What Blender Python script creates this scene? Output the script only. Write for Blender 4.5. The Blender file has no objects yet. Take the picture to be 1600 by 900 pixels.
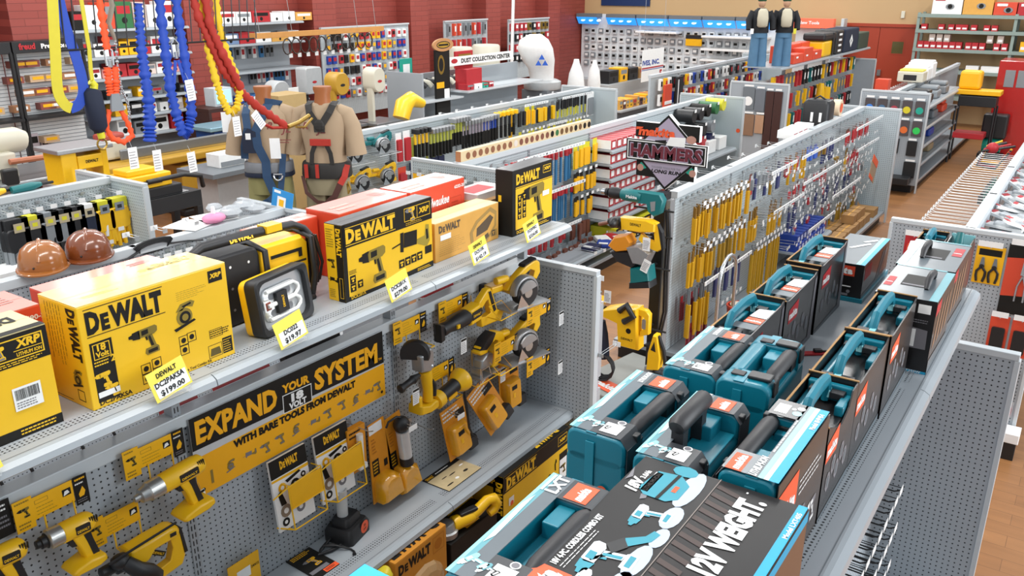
import bpy, math, random
from mathutils import Matrix, Vector
random.seed(7)
SC = bpy.context.scene
COL = SC.collection
# ---------------------------------------------------------------- camera, light, exposure
cam_d = bpy.data.cameras.new('camera'); cam = bpy.data.objects.new('camera', cam_d); COL.objects.link(cam)
cam_d.sensor_width = 36; cam_d.lens = 36 * 1342.6 / 1600; cam_d.clip_end = 200; cam_d.clip_start = 0.02
_p, _r, _y = 0.3418165, 0.0013924, -0.5987942
_fw = Vector((math.sin(_y) * math.cos(_p), math.cos(_y) * math.cos(_p), -math.sin(_p)))
_rt = Vector((math.cos(_y), -math.sin(_y), 0)); _up = _rt.cross(_fw)
_r2 = _rt * math.cos(_r) + _up * math.sin(_r); _u2 = _up * math.cos(_r) - _rt * math.sin(_r)
_m = Matrix((_r2, _u2, -_fw)).transposed().to_4x4(); _m.translation = (0, 0, 3.08)
cam.matrix_world = _m
SC.camera = cam
SC.view_settings.view_transform = 'Standard'; SC.view_settings.look = 'None'
SC.view_settings.exposure = 0.0; SC.view_settings.gamma = 1.0; SC.view_settings.use_curve_mapping = False
world = bpy.data.worlds.new('daylight'); SC.world = world; world.use_nodes = True
world.node_tree.nodes['Background'].inputs[0].default_value = (0.90, 0.95, 1.0, 1)
world.node_tree.nodes['Background'].inputs[1].default_value = 0.86
def area(name, loc, sx, sy, power, color=(1, 0.98, 0.95), rot=(0, 0, 0)):
    d = bpy.data.lights.new(name, 'AREA'); d.shape = 'RECTANGLE'; d.size = sx; d.size_y = sy; d.energy = power; d.color = color
    o = bpy.data.objects.new(name, d); COL.objects.link(o); o.location = loc; o.rotation_euler = rot
    return o
for _x in (-10.8, -6.4, -2.0):
    for _yy in (1.5, 7.5, 13.5, 19.0):
        area('ceiling_strip_light', (_x, _yy, 4.9), 0.35, 4.2, 125)
area('right_fill_light', (5.5, 6.0, 3.3), 6.0, 2.4, 640, (0.92, 0.96, 1.0), (0, math.radians(72), 0))  # unseen fill added on the right to brighten faces turned to it

# ---------------------------------------------------------------- materials
def lin(c):
    return c / 12.92 if c <= 0.04045 else ((c + 0.055) / 1.055) ** 2.4
def hexc(h):
    h = h.strip('#')
    return tuple(lin(int(h[i:i + 2], 16) / 255) for i in (0, 2, 4)) + (1,)
MATS = {}
def mat(name, col, rough=0.5, metal=0.0, var=0.08, scale=18, coat=0.0, spec=0.5, emit=0, alpha=None, trans=0, bump=0):
    if name in MATS: return MATS[name]
    m = bpy.data.materials.new(name); m.use_nodes = True; nt = m.node_tree; b = nt.nodes['Principled BSDF']
    c = hexc(col) if isinstance(col, str) else col
    tc = nt.nodes.new('ShaderNodeTexCoord'); nz = nt.nodes.new('ShaderNodeTexNoise'); nz.inputs['Scale'].default_value = scale
    nt.links.new(tc.outputs['Object'], nz.inputs['Vector'])
    mr = nt.nodes.new('ShaderNodeMapRange'); mr.inputs[3].default_value = 1 - var; mr.inputs[4].default_value = 1 + var * 0.6
    nt.links.new(nz.outputs['Fac'], mr.inputs[0])
    mx = nt.nodes.new('ShaderNodeVectorMath'); mx.operation = 'SCALE'; mx.inputs[0].default_value = c[:3]
    nt.links.new(mr.outputs[0], mx.inputs['Scale']); nt.links.new(mx.outputs[0], b.inputs['Base Color'])
    b.inputs['Roughness'].default_value = rough; b.inputs['Metallic'].default_value = metal
    b.inputs['Coat Weight'].default_value = coat; b.inputs['Coat Roughness'].default_value = 0.12
    b.inputs['Specular IOR Level'].default_value = spec
    if emit:
        b.inputs['Emission Color'].default_value = c; b.inputs['Emission Strength'].default_value = emit
    if alpha is not None: b.inputs['Alpha'].default_value = alpha
    if trans: b.inputs['Transmission Weight'].default_value = trans
    if bump:
        bp = nt.nodes.new('ShaderNodeBump'); bp.inputs['Strength'].default_value = bump; bp.inputs['Distance'].default_value = 0.004
        nt.links.new(nz.outputs['Fac'], bp.inputs['Height']); nt.links.new(bp.outputs[0], b.inputs['Normal'])
    MATS[name] = m
    return m
def peg_mat(name, col, axes, pitch=0.0254, r=0.0038, hole='#1c1e20'):
    """painted steel with a square grid of punched holes; axes = the two object axes the grid lies on"""
    m = mat(name, col, 0.45, 0.0, 0.07, 3); nt = m.node_tree; b = nt.nodes['Principled BSDF']
    src = b.inputs['Base Color'].links[0].from_socket
    tc = nt.nodes.new('ShaderNodeTexCoord'); sp = nt.nodes.new('ShaderNodeSeparateXYZ'); nt.links.new(tc.outputs['Object'], sp.inputs[0])
    fr = []
    for a in axes:
        n1 = nt.nodes.new('ShaderNodeMath'); n1.operation = 'MULTIPLY'; n1.inputs[1].default_value = 1 / pitch
        n2 = nt.nodes.new('ShaderNodeMath'); n2.operation = 'FRACT'; n3 = nt.nodes.new('ShaderNodeMath'); n3.operation = 'SUBTRACT'; n3.inputs[1].default_value = 0.5
        n4 = nt.nodes.new('ShaderNodeMath'); n4.operation = 'POWER'; n4.inputs[1].default_value = 2
        nt.links.new(sp.outputs[a], n1.inputs[0]); nt.links.new(n1.outputs[0], n2.inputs[0]); nt.links.new(n2.outputs[0], n3.inputs[0])
        n5 = nt.nodes.new('ShaderNodeMath'); n5.operation = 'ABSOLUTE'; nt.links.new(n3.outputs[0], n5.inputs[0])
        nt.links.new(n5.outputs[0], n4.inputs[0]); fr.append(n4)
    ad = nt.nodes.new('ShaderNodeMath'); nt.links.new(fr[0].outputs[0], ad.inputs[0]); nt.links.new(fr[1].outputs[0], ad.inputs[1])
    lt = nt.nodes.new('ShaderNodeMath'); lt.operation = 'LESS_THAN'; lt.inputs[1].default_value = (r / pitch) ** 2; nt.links.new(ad.outputs[0], lt.inputs[0])
    mx = nt.nodes.new('ShaderNodeMix'); mx.data_type = 'RGBA'; nt.links.new(lt.outputs[0], mx.inputs[0])
    nt.links.new(src, mx.inputs[6]); mx.inputs[7].default_value = hexc(hole); nt.links.new(mx.outputs[2], b.inputs['Base Color'])
    return m
PEGX = peg_mat('pegboard_grey_long', '#a8afb5', (1, 2)); PEGY = peg_mat('pegboard_grey_end', '#a2a9af', (0, 2))
PEGXL = peg_mat('pegboard_pale_long', '#b6c0c4', (1, 2)); PEGYL = peg_mat('pegboard_pale_end', '#b3bec2', (0, 2))
SLOT = peg_mat('shelf_slots', '#9aa0a5', (0, 1), 0.0145, 0.0036)
STEEL = mat('grey_shelf_paint', '#9ca2a7', 0.34, 0.0, 0.06, 5)
RAIL = mat('pale_rail_paint', '#c3c9cc', 0.28, 0.0, 0.05, 5)
STEELD = mat('dark_grey_paint', '#6d7378', 0.45)
KICK = mat('black_kick_plate', '#1b1b1d', 0.5)
YEL = mat('tool_yellow', '#f3bd14', 0.38, 0, 0.05, 30, coat=0.15)
YBOX = mat('carton_yellow', '#ecbb18', 0.5, 0, 0.05, 12, coat=0.12)
YTAG = mat('sign_yellow', '#f2b40d', 0.45)
YPALE = mat('price_card_yellow', '#f6e254', 0.5)
BLK = mat('tool_black', '#1d1d1f', 0.45, 0, 0.15, 40)
PBLK = mat('print_black', '#171512', 0.55, 0, 0.12, 25, spec=0.3)
PGREY = mat('print_grey', '#77757a', 0.55)
PWHT = mat('print_white', '#eceae6', 0.5)
WHT = mat('white_card', '#eeeeec', 0.55)
CREAM = mat('cream_paint', '#dcd8c4', 0.4)
ORG = mat('carton_orange', '#d4472a', 0.5, 0, 0.06, 10, coat=0.1)
RED = mat('carton_red', '#b3232a', 0.5)
PKRED = mat('logo_orange_red', '#ec5a2c', 0.5)
TEAL = mat('case_teal', '#0c7488', 0.36, 0, 0.06, 20, coat=0.1)
TEALD = mat('tool_teal', '#0d6a6c', 0.4)
CYAN = mat('print_cyan', '#14a3cf', 0.45)
CARD = mat('brown_cardboard', '#a9804f', 0.7)
TAN = mat('tan_carton', '#d9a24c', 0.55)
CHROME = mat('bright_metal', '#c9cbcd', 0.22, 0.9, 0.05)
ALU = mat('cast_aluminium', '#a5a6a7', 0.38, 0.6, 0.1, 40)
WIRE = mat('zinc_wire', '#b9bcbd', 0.35, 0.7)
WOOD = mat('pale_wood', '#c98f4c', 0.55, 0, 0.15, 9)
BROWN = mat('brown_shell', '#7c3f1c', 0.22, 0, 0.1, 8, coat=0.7)
GLOSSK = mat('black_gloss_carton', '#1b191a', 0.3, 0, 0.1, 20, coat=0.3, spec=0.35)
GLOSSG = mat('grey_gloss_carton', '#2a2727', 0.34, 0, 0.15, 14, coat=0.25)
CLEAR = mat('clear_plastic', '#e8ecee', 0.12, 0, 0.02, alpha=0.28)
BLUE = mat('strap_blue', '#1743ab', 0.6, 0, 0.1, 60)
NAVY = mat('navy_fabric', '#1c2438', 0.8)
STRY = mat('strap_yellow', '#cdc02a', 0.6)
STRO = mat('strap_orange', '#ee5420', 0.6, 0, 0.1, 60)
STRR = mat('strap_red', '#a82a1c', 0.7, 0, 0.1, 60)
GREEN = mat('tag_green', '#2fa567', 0.5)
TEALC = mat('sign_teal', '#1fa08a', 0.5)
def colmat(h, rough=0.5):
    return mat('print_' + h.strip('#'), h, rough)

# ---------------------------------------------------------------- mesh builder
TXT = {}
def text_geo(s, bold):
    k = (s, bold)
    if k not in TXT:
        c = bpy.data.curves.new('lettering', 'FONT'); c.body = s; c.offset = bold; c.resolution_u = 2
        o = bpy.data.objects.new('lettering', c); me = bpy.data.meshes.new_from_object(o)
        TXT[k] = ([tuple(v.co[:2]) for v in me.vertices], [tuple(p.vertices) for p in me.polygons])
        bpy.data.objects.remove(o); bpy.data.meshes.remove(me); bpy.data.curves.remove(c)
    return TXT[k]
class MB:
    def __init__(s):
        s.v = []; s.f = []; s.fm = []; s.mats = []; s.M = Matrix.Identity(4); s.st = []
    def push(s, m): s.st.append(s.M.copy()); s.M = s.M @ m; return s
    def pop(s): s.M = s.st.pop(); return s
    def mi(s, m):
        if m not in s.mats: s.mats.append(m)
        return s.mats.index(m)
    def add(s, vs, fs, m):
        b = len(s.v); s.v.extend(tuple(s.M @ Vector(v)) for v in vs); k = s.mi(m)
        for f in fs: s.f.append(tuple(b + i for i in f)); s.fm.append(k)
        return s
    def box(s, x0, x1, y0, y1, z0, z1, m, faces=None):
        vs = [(x, y, z) for z in (z0, z1) for y in (y0, y1) for x in (x0, x1)]
        F = {'b': (0, 2, 3, 1), 't': (4, 5, 7, 6), 'f': (0, 1, 5, 4), 'k': (2, 6, 7, 3), 'l': (0, 4, 6, 2), 'r': (1, 3, 7, 5)}
        if isinstance(m, dict):
            for k, f in F.items(): s.add([vs[i] for i in f], [(0, 1, 2, 3)], m.get(k, m['*']))
        else: s.add(vs, list(F.values()), m)
        return s
    def prism(s, pts, d0, d1, m, inset=0.0):
        """outline in local xy, from z=d0 to z=d1; inset rounds the far rim"""
        n = len(pts); cx = sum(p[0] for p in pts) / n; cy = sum(p[1] for p in pts) / n
        rings = [[(x, y, d0) for x, y in pts]]
        if inset:
            e = min(abs(d1 - d0) * 0.35, inset * 1.5); sg = 1 if d1 > d0 else -1
            rings.append([(x, y, d1 - sg * e) for x, y in pts]); k = inset
            def sh(p):
                l = math.hypot(p[0] - cx, p[1] - cy) or 1
                return (p[0] - (p[0] - cx) / l * k, p[1] - (p[1] - cy) / l * k, d1)
            rings.append([sh(p) for p in pts])
        else: rings.append([(x, y, d1) for x, y in pts])
        vs = [v for r in rings for v in r]; fs = [tuple(range(n))[::-1], tuple(range(n * (len(rings) - 1), n * len(rings)))]
        for k in range(len(rings) - 1):
            for i in range(n): j = (i + 1) % n; fs.append((k * n + i, k * n + j, k * n + n + j, k * n + n + i))
        return s.add(vs, fs, m)
    def lathe(s, prof, m, n=14):
        """profile of (radius, height) turned about local z"""
        vs = []; fs = []
        for r, z in prof:
            for i in range(n): a = 2 * math.pi * i / n; vs.append((r * math.cos(a), r * math.sin(a), z))
        for k in range(len(prof) - 1):
            for i in range(n): j = (i + 1) % n; fs.append((k * n + i, k * n + j, k * n + n + j, k * n + n + i))
        fs.append(tuple(range(n))[::-1]); fs.append(tuple(range(n * (len(prof) - 1), n * len(prof))))
        return s.add(vs, fs, m)
    def tube(s, pts, r, m, n=6, flat=1.0):
        P = [Vector(p) for p in pts]; rs = r if isinstance(r, (list, tuple)) else [r] * len(P); vs = []; fs = []
        up = Vector((0, 0, 1)); prev = None
        for i, p in enumerate(P):
            t = (P[min(i + 1, len(P) - 1)] - P[max(i - 1, 0)]).normalized()
            if prev is None: a = t.cross(up if abs(t.z) < 0.9 else Vector((1, 0, 0))).normalized()
            else: a = (prev - t * prev.dot(t)).normalized()
            prev = a; b = t.cross(a)
            for k in range(n):
                g = 2 * math.pi * k / n; vs.append(tuple(p + (a * math.cos(g) + b * math.sin(g) * flat) * rs[i]))
        for i in range(len(P) - 1):
            for k in range(n): j = (k + 1) % n; fs.append((i * n + k, i * n + j, i * n + n + j, i * n + n + k))
        fs.append(tuple(range(n))[::-1]); fs.append(tuple(range(n * (len(P) - 1), n * len(P))))
        return s.add(vs, fs, m)
    def ball(s, c, rx, ry, rz, m, n=12, k=8):
        vs = []; fs = []
        for i in range(k + 1):
            t = math.pi * i / k
            for j in range(n):
                a = 2 * math.pi * j / n; vs.append((c[0] + rx * math.sin(t) * math.cos(a), c[1] + ry * math.sin(t) * math.sin(a), c[2] + rz * math.cos(t)))
        for i in range(k):
            for j in range(n): q = (j + 1) % n; fs.append((i * n + j, i * n + n + j, i * n + n + q, i * n + q))
        return s.add(vs, fs, m)
    # flat printing on the local xy plane (z = small offset per layer)
    def rect(s, x0, y0, x1, y1, m, L=1):
        z = L * 0.0005
        return s.add([(x0, y0, z), (x1, y0, z), (x1, y1, z), (x0, y1, z)], [(0, 1, 2, 3)], m)
    def poly(s, pts, m, L=1):
        return s.add([(x, y, L * 0.0005) for x, y in pts], [tuple(range(len(pts)))], m)
    def disc(s, x, y, r, m, L=1, n=16, ry=None):
        ry = ry or r
        return s.poly([(x + r * math.cos(2 * math.pi * i / n), y + ry * math.sin(2 * math.pi * i / n)) for i in range(n)], m, L)
    def ring(s, x0, y0, x1, y1, w, m, L=1):
        s.rect(x0, y0, x1, y0 + w, m, L); s.rect(x0, y1 - w, x1, y1, m, L); s.rect(x0, y0 + w, x0 + w, y1 - w, m, L); s.rect(x1 - w, y0 + w, x1, y1 - w, m, L)
        return s
    def text(s, t, x, y, h, m, L=2, w=None, bold=0.02, shear=0.0, al='l'):
        V, F = text_geo(t, bold)
        if not V: return s
        x0 = min(v[0] for v in V); x1 = max(v[0] for v in V); k = h / 0.70; sx = (w / (x1 - x0)) if w else k
        W = (x1 - x0) * sx; ox = x - (W / 2 if al == 'c' else W if al == 'r' else 0)
        return s.add([(ox + (v[0] - x0) * sx + v[1] * k * shear, y + v[1] * k, L * 0.0005) for v in V], F, m)
    def build(s, name, parent=None, bevel=0.0, smooth=0, world=False, seg=2):
        me = bpy.data.meshes.new(name); me.from_pydata(s.v, [], s.f)
        for m in s.mats: me.materials.append(m)
        me.polygons.foreach_set('material_index', s.fm); me.update()
        o = bpy.data.objects.new(name, me); COL.objects.link(o)
        if smooth:
            me.polygons.foreach_set('use_smooth', [True] * len(me.polygons)); me.set_sharp_from_angle(angle=math.radians(smooth))
        if bevel:
            b = o.modifiers.new('bevel', 'BEVEL'); b.width = bevel; b.segments = seg; b.limit_method = 'ANGLE'; b.angle_limit = math.radians(40)
        if parent:
            o.parent = parent
            if world: o.matrix_parent_inverse = wm(parent).inverted()
        return o
def wm(o):
    m = Matrix.Translation(o.location) @ o.rotation_euler.to_matrix().to_4x4()
    return (wm(o.parent) @ o.matrix_parent_inverse @ m) if o.parent else m
def tag(o, label, cat, group=None, kind=None):
    o['label'] = label; o['category'] = cat
    if group: o['group'] = group
    if kind: o['kind'] = kind
    return o
def thing(name, label, cat, loc=(0, 0, 0), rz=0, group=None):
    o = bpy.data.objects.new(name, None); COL.objects.link(o); o.location = loc; o.rotation_euler = (0, 0, rz); o.empty_display_size = 0.05
    return tag(o, label, cat, group)
def struct(o): o['kind'] = 'structure'; return o
KIDS = {}
def kids(o): return [c for c in bpy.data.objects if c.parent == o] if o.name not in KIDS else KIDS[o.name]
def dup(src, loc, rz=0, label=None, group=None):
    """copy a thing with copies of its parts and sub-parts"""
    if src.name not in KIDS: KIDS[src.name] = [(c, [g for g in bpy.data.objects if g.parent == c]) for c in bpy.data.objects if c.parent == src]
    r = src.copy(); COL.objects.link(r); r.location = loc; r.rotation_euler = (0, 0, rz)
    if label: r['label'] = label
    if group: r['group'] = group
    for c, gs in KIDS[src.name]:
        n = c.copy(); COL.objects.link(n); n.parent = r
        for g in gs:
            q = g.copy(); COL.objects.link(q); q.parent = n
    return r
def frame(o, u, v):
    """matrix whose local x,y,z run along u, v and u x v from the point o"""
    u = Vector(u).normalized(); v = Vector(v).normalized(); n = u.cross(v)
    m = Matrix((u, v, n)).transposed().to_4x4(); m.translation = o
    return m
T = Matrix.Translation
def RX(d): return Matrix.Rotation(math.radians(d), 4, 'X')
def RY(d): return Matrix.Rotation(math.radians(d), 4, 'Y')
def RZ(d): return Matrix.Rotation(math.radians(d), 4, 'Z')
def rrect(x0, y0, x1, y1, r, k=4):
    pts = []
    for cx, cy, a in ((x1 - r, y1 - r, 0), (x0 + r, y1 - r, 90), (x0 + r, y0 + r, 180), (x1 - r, y0 + r, 270)):
        for i in range(k + 1): t = math.radians(a + 90 * i / k); pts.append((cx + r * math.cos(t), cy + r * math.sin(t)))
    return pts
def yz(x, y, z): return frame((x, y, z), (0, 1, 0), (0, 0, 1))       # faces +x: local x along y, local y up
def xz(x, y, z): return frame((x, y, z), (1, 0, 0), (0, 0, 1))       # faces -y
def xy(x, y, z): return frame((x, y, z), (1, 0, 0), (0, 1, 0))       # faces up
# ================================================================ the room
def plank_floor():
    m = bpy.data.materials.new('wood_plank_floor'); m.use_nodes = True; nt = m.node_tree; b = nt.nodes['Principled BSDF']
    tc = nt.nodes.new('ShaderNodeTexCoord'); br = nt.nodes.new('ShaderNodeTexBrick'); mp = nt.nodes.new('ShaderNodeMapping')
    mp.inputs['Rotation'].default_value = (0, 0, 0)
    nt.links.new(tc.outputs['Object'], mp.inputs[0]); nt.links.new(mp.outputs[0], br.inputs[0])
    br.inputs['Scale'].default_value = 1; br.inputs['Brick Width'].default_value = 1.1; br.inputs['Row Height'].default_value = 0.13
    br.inputs['Mortar Size'].default_value = 0.0015; br.inputs['Bias'].default_value = 0
    br.inputs['Color1'].default_value = hexc('#9c6c42'); br.inputs['Color2'].default_value = hexc('#8c5f39'); br.inputs['Mortar'].default_value = hexc('#6e4a2c')
    nz = nt.nodes.new('ShaderNodeTexNoise'); nz.inputs['Scale'].default_value = 2.2; nz.inputs['Detail'].default_value = 5
    mp2 = nt.nodes.new('ShaderNodeMapping'); mp2.inputs['Scale'].default_value = (1, 7, 1); nt.links.new(tc.outputs['Object'], mp2.inputs[0]); nt.links.new(mp2.outputs[0], nz.inputs['Vector'])
    mr = nt.nodes.new('ShaderNodeMapRange'); mr.inputs[3].default_value = 0.72; mr.inputs[4].default_value = 1.25; nt.links.new(nz.outputs['Fac'], mr.inputs[0])
    sc = nt.nodes.new('ShaderNodeVectorMath'); sc.operation = 'SCALE'; nt.links.new(br.outputs[0], sc.inputs[0]); nt.links.new(mr.outputs[0], sc.inputs['Scale'])
    nt.links.new(sc.outputs[0], b.inputs['Base Color']); b.inputs['Roughness'].default_value = 0.38
    return m
def block_wall():
    m = bpy.data.materials.new('red_painted_block'); m.use_nodes = True; nt = m.node_tree; b = nt.nodes['Principled BSDF']
    tc = nt.nodes.new('ShaderNodeTexCoord'); sp = nt.nodes.new('ShaderNodeSeparateXYZ'); cb = nt.nodes.new('ShaderNodeCombineXYZ')
    nt.links.new(tc.outputs['Object'], sp.inputs[0]); nt.links.new(sp.outputs[1], cb.inputs[0]); nt.links.new(sp.outputs[2], cb.inputs[1])
    br = nt.nodes.new('ShaderNodeTexBrick'); nt.links.new(cb.outputs[0], br.inputs[0]); br.inputs['Scale'].default_value = 1
    br.inputs['Brick Width'].default_value = 0.4; br.inputs['Row Height'].default_value = 0.1; br.inputs['Mortar Size'].default_value = 0.005
    br.inputs['Color1'].default_value = hexc('#94433a'); br.inputs['Color2'].default_value = hexc('#8b3d34'); br.inputs['Mortar'].default_value = hexc('#77322b')
    nt.links.new(br.outputs[0], b.inputs['Base Color']); b.inputs['Roughness'].default_value = 0.55
    bp = nt.nodes.new('ShaderNodeBump'); bp.inputs['Strength'].default_value = 0.4; bp.inputs['Distance'].default_value = 0.01; bp.invert = True
    nt.links.new(br.outputs['Fac'], bp.inputs['Height']); nt.links.new(bp.outputs[0], b.inputs['Normal'])
    return m
FLOOR = plank_floor(); BLOCK = block_wall(); TANW = mat('tan_wall_paint', '#c3a276', 0.6, 0, 0.05, 1.5); DOORR = mat('red_door_paint', '#a23a20', 0.4, 0, 0.06, 3)
struct(MB().box(-13.3, 7, -4, 23, -0.1, 0, FLOOR).build('floor'))
m_ = MB().box(-13.3, -12.85, -4, 23, 0, 3.6, BLOCK)
for yy in (0.7, 3.45, 6.2, 8.95, 11.7, 14.45, 17.15, 19.9): m_.box(-12.85, -12.45, yy, yy + 0.58, 0, 3.6, BLOCK)
struct(m_.build('wall_left'))
struct(MB().box(-13.3, 7, 22.5, 22.8, 0, 3.6, TANW).build('wall_back'))
# double door in the back wall
d = MB().box(-5.66, -5.58, 22.42, 22.5, 0, 2.17, DOORR).box(-3.95, -3.87, 22.42, 22.5, 0, 2.17, DOORR).box(-5.66, -3.87, 22.42, 22.5, 2.10, 2.17, DOORR).build('door_1')
struct(d)
for x0, x1 in ((-5.575, -4.775), (-4.765, -3.955)):
    lf = MB().box(x0, x1, 22.45, 22.49, 0.01, 2.095, DOORR).build('door_leaf', d)
    if x0 > -5: MB().box(-4.42, -4.2, 22.44, 22.45, 1.52, 1.78, mat('door_glass', '#6a5a30', 0.15)).ring if False else None
    hw = MB().box(x1 - 0.14 if x0 < -5 else x0 + 0.06, x1 - 0.06 if x0 < -5 else x0 + 0.14, 22.40, 22.45, 0.98, 1.12, CHROME).build('door_handle', lf)
w = MB().push(xz(-4.46, 22.445, 1.5)); w.ring(-0.02, -0.02, 0.28, 0.30, 0.025, DOORR, 4).rect(0, 0, 0.26, 0.28, mat('door_glass', '#5c5534', 0.12), 2); w.build('window_pane', d)
tag(MB().box(-4.36, -4.28, 22.46, 22.5, 2.30, 2.46, CREAM).build('wall_sensor', None, 0.01), 'cream sensor box on the tan wall above the red double door', 'sensor')
b_ = MB().push(xz(-12.3, 22.49, 2.47)); b_.box(0, 1.5, 0, 0.6, 0, 0.03, mat('banner_navy', '#16305c', 0.5)); tag(b_.build('wall_banner'), 'dark blue banner hanging high on the tan back wall', 'banner')

# ================================================================ gondola shelving
def gondola(label, X, y0, y1, ends=(1, 1), pale=False, top=1.53, deck=(1, 1), ups=(), uptop=1.53, grp='double sided gondola shelving', half=0.49, shelfs=()):
    px, py = (PEGXL, PEGYL) if pale else (PEGX, PEGY)
    t = thing('gondola_shelving', label, 'store shelving', (X, (y0 + y1) / 2, 0), 0, grp)
    MB().box(X - 0.02, X + 0.02, y0, y1, 0.16, top - 0.05, px).build('pegboard_panel', t, world=True)
    MB().box(X - 0.036, X + 0.036, y0, y1, top - 0.055, top, RAIL).build('top_rail', t, 0.004, world=True)
    for s in (0, 1):
        if deck[s]:
            sg = -1 if s == 0 else 1; a, b = sorted((X + sg * 0.02, X + sg * 0.47))
            MB().box(a, b, y0, y1, 0.12, 0.16, STEEL).build('base_deck', t, 0.004, world=True)
            a, b = sorted((X + sg * 0.02, X + sg * 0.42)); MB().box(a, b, y0, y1, 0.0, 0.12, KICK).build('kick_plate', t, world=True)
    for k, yy in enumerate((y0, y1)):
        if ends[k]:
            MB().box(X - half, X + half, yy - 0.018, yy + 0.018, 0.12, top - 0.02, py).build('endcap_panel', t, world=True)
            e = MB().box(X - half - 0.006, X + half + 0.006, yy - 0.024, yy + 0.024, top - 0.03, top, RAIL)
            for sx in (-half, half): e.box(X + sx - 0.012, X + sx + 0.012, yy - 0.024, yy + 0.024, 0.0, top - 0.03, RAIL)
            e.build('endcap_rail', t, 0.003, world=True)
    for yy in ups:
        u = MB().box(X - 0.026, X + 0.026, yy - 0.018, yy + 0.018, 0.1, uptop, STEEL)
        for sg in (-1, 1):
            z = 0.25
            while z < uptop - 0.03:
                for q in (-0.007, 0.007): u.box(X + sg * 0.0255, X + sg * 0.0268, yy + q - 0.0022, yy + q + 0.0022, z, z + 0.022, BLK)
                z += 0.035
        u.build('upright', t, world=True)
    return t
LIP = mat('shelf_lip_paint', '#9ca3a8', 0.3, 0, 0.05, 5)
def shelf(t, x0, x1, y0, y1, z, lip=1, name='shelf', depth=0.035, both=False):
    """sheet shelf with a sloped front lip on the +x (lip=1) or -x side and rows of slots near the front"""
    m = MB().box(x0, x1, y0, y1, z - 0.018, z, STEEL)
    for sg in ((1, -1) if both else (lip,)):
        xe = x1 if sg > 0 else x0
        pr = [(0, 0), (sg * 0.012, -0.003), (sg * 0.030, -0.014), (sg * 0.034, -depth), (sg * 0.026, -depth - 0.006), (0, -depth)]
        vs = []
        for y in (y0 + 0.002, y1 - 0.002): vs += [(xe + a, y, z + b) for a, b in pr]
        n = len(pr); m.add(vs, [tuple(range(n)), tuple(range(n, 2 * n))] + [(i, (i + 1) % n, n + (i + 1) % n, n + i) for i in range(n)], LIP)
        a, b = sorted((xe - sg * 0.045, xe - sg * 0.088)); m.add([(a, y0 + 0.03, z + 0.0006), (b, y0 + 0.03, z + 0.0006), (b, y1 - 0.03, z + 0.0006), (a, y1 - 0.03, z + 0.0006)], [(0, 1, 2, 3)], SLOT)
        a, b = sorted((xe - sg * 0.006, xe - sg * 0.009)); m.add([(a, y0, z + 0.0006), (b, y0, z + 0.0006), (b, y1, z + 0.0006), (a, y1, z + 0.0006)], [(0, 1, 2, 3)], STEELD)
    return m.build(name, t, world=True)
GA = gondola('grey pegboard gondola carrying the yellow and black power tool display', -2.71, -0.76, 4.122, (0, 1), ups=(0.464, 1.683, 2.902), uptop=1.74)
for yy in (4.08,): MB().box(-2.735, -2.685, yy - 0.018, yy + 0.018, 1.5, 1.74, STEEL).build('upright', GA, world=True)
for a, b in ((-0.76, 0.464), (0.464, 1.683), (1.683, 2.902), (2.902, 4.14)):
    shelf(GA, -3.0, -2.44, a, b, 1.77, both=True)
    shelf(GA, -2.68, -2.37, a, min(b, 4.1), 0.602)
GM = gondola('grey gondola under the rows of teal tool cases, its right side a bare pegboard', -0.6, -0.5, 4.16, (0, 1), ups=(0.5, 1.72, 2.94), uptop=1.74)
for a, b in ((-0.5, 0.55), (0.55, 1.76), (1.76, 2.98), (2.98, 4.215)):
    shelf(GM, -0.935, -0.34, a, b, 1.77, both=True)
GL = gondola('pale pegboard gondola with two brown hard hats on its top edge', -4.84, 0.2, 4.12, (0, 1), ups=(1.683, 2.902))
GG = gondola('pale pegboard gondola hung with work gloves on its facing side', -6.85, -0.5, 4.0, (0, 1), True)
GB = gondola('long gondola hung with saws, hammers and hatchets in front of the machines', -6.79, 6.2, 12.1, (0, 1), True, ups=(7.4, 8.65, 9.9, 11.1))
GC = gondola('middle gondola with red fronted bin boxes and a strip of wood discs on top', -4.8, 6.1, 12.24, (1, 1), True, ups=(7.3, 8.55, 9.8, 11.0))
GD = gondola('gondola behind the tool tower, densely hung with yellow bit packs and bagged bits', -2.69, 6.2, 12.24, (0, 1), True, ups=(7.4, 8.65, 9.9, 11.1))
GF = gondola('gondola right of the wide aisle with rows of white wire hooks on its left side', -0.6, 6.34, 13.5, (1, 0), ups=(7.55, 8.8))
GE = gondola('far gondola whose end panel is hung with round colored discs in packs', -2.69, 14.31, 20.3, (1, 0), ups=(15.5, 16.8, 18.0))
GH = gondola('far gondola with two dressed mannequins standing on its top shelf', -4.8, 14.3, 20.3, (1, 1), ups=(15.5, 16.8, 18.0), uptop=1.74)
shelf(GH, -5.1, -4.5, 14.3, 20.35, 1.77, both=True)
GI = gondola('far gondola in front of the back wall with hanging red and yellow packs', -6.8, 14.3, 20.3, (0, 1), True, ups=(15.5, 16.8, 18.0))
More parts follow.
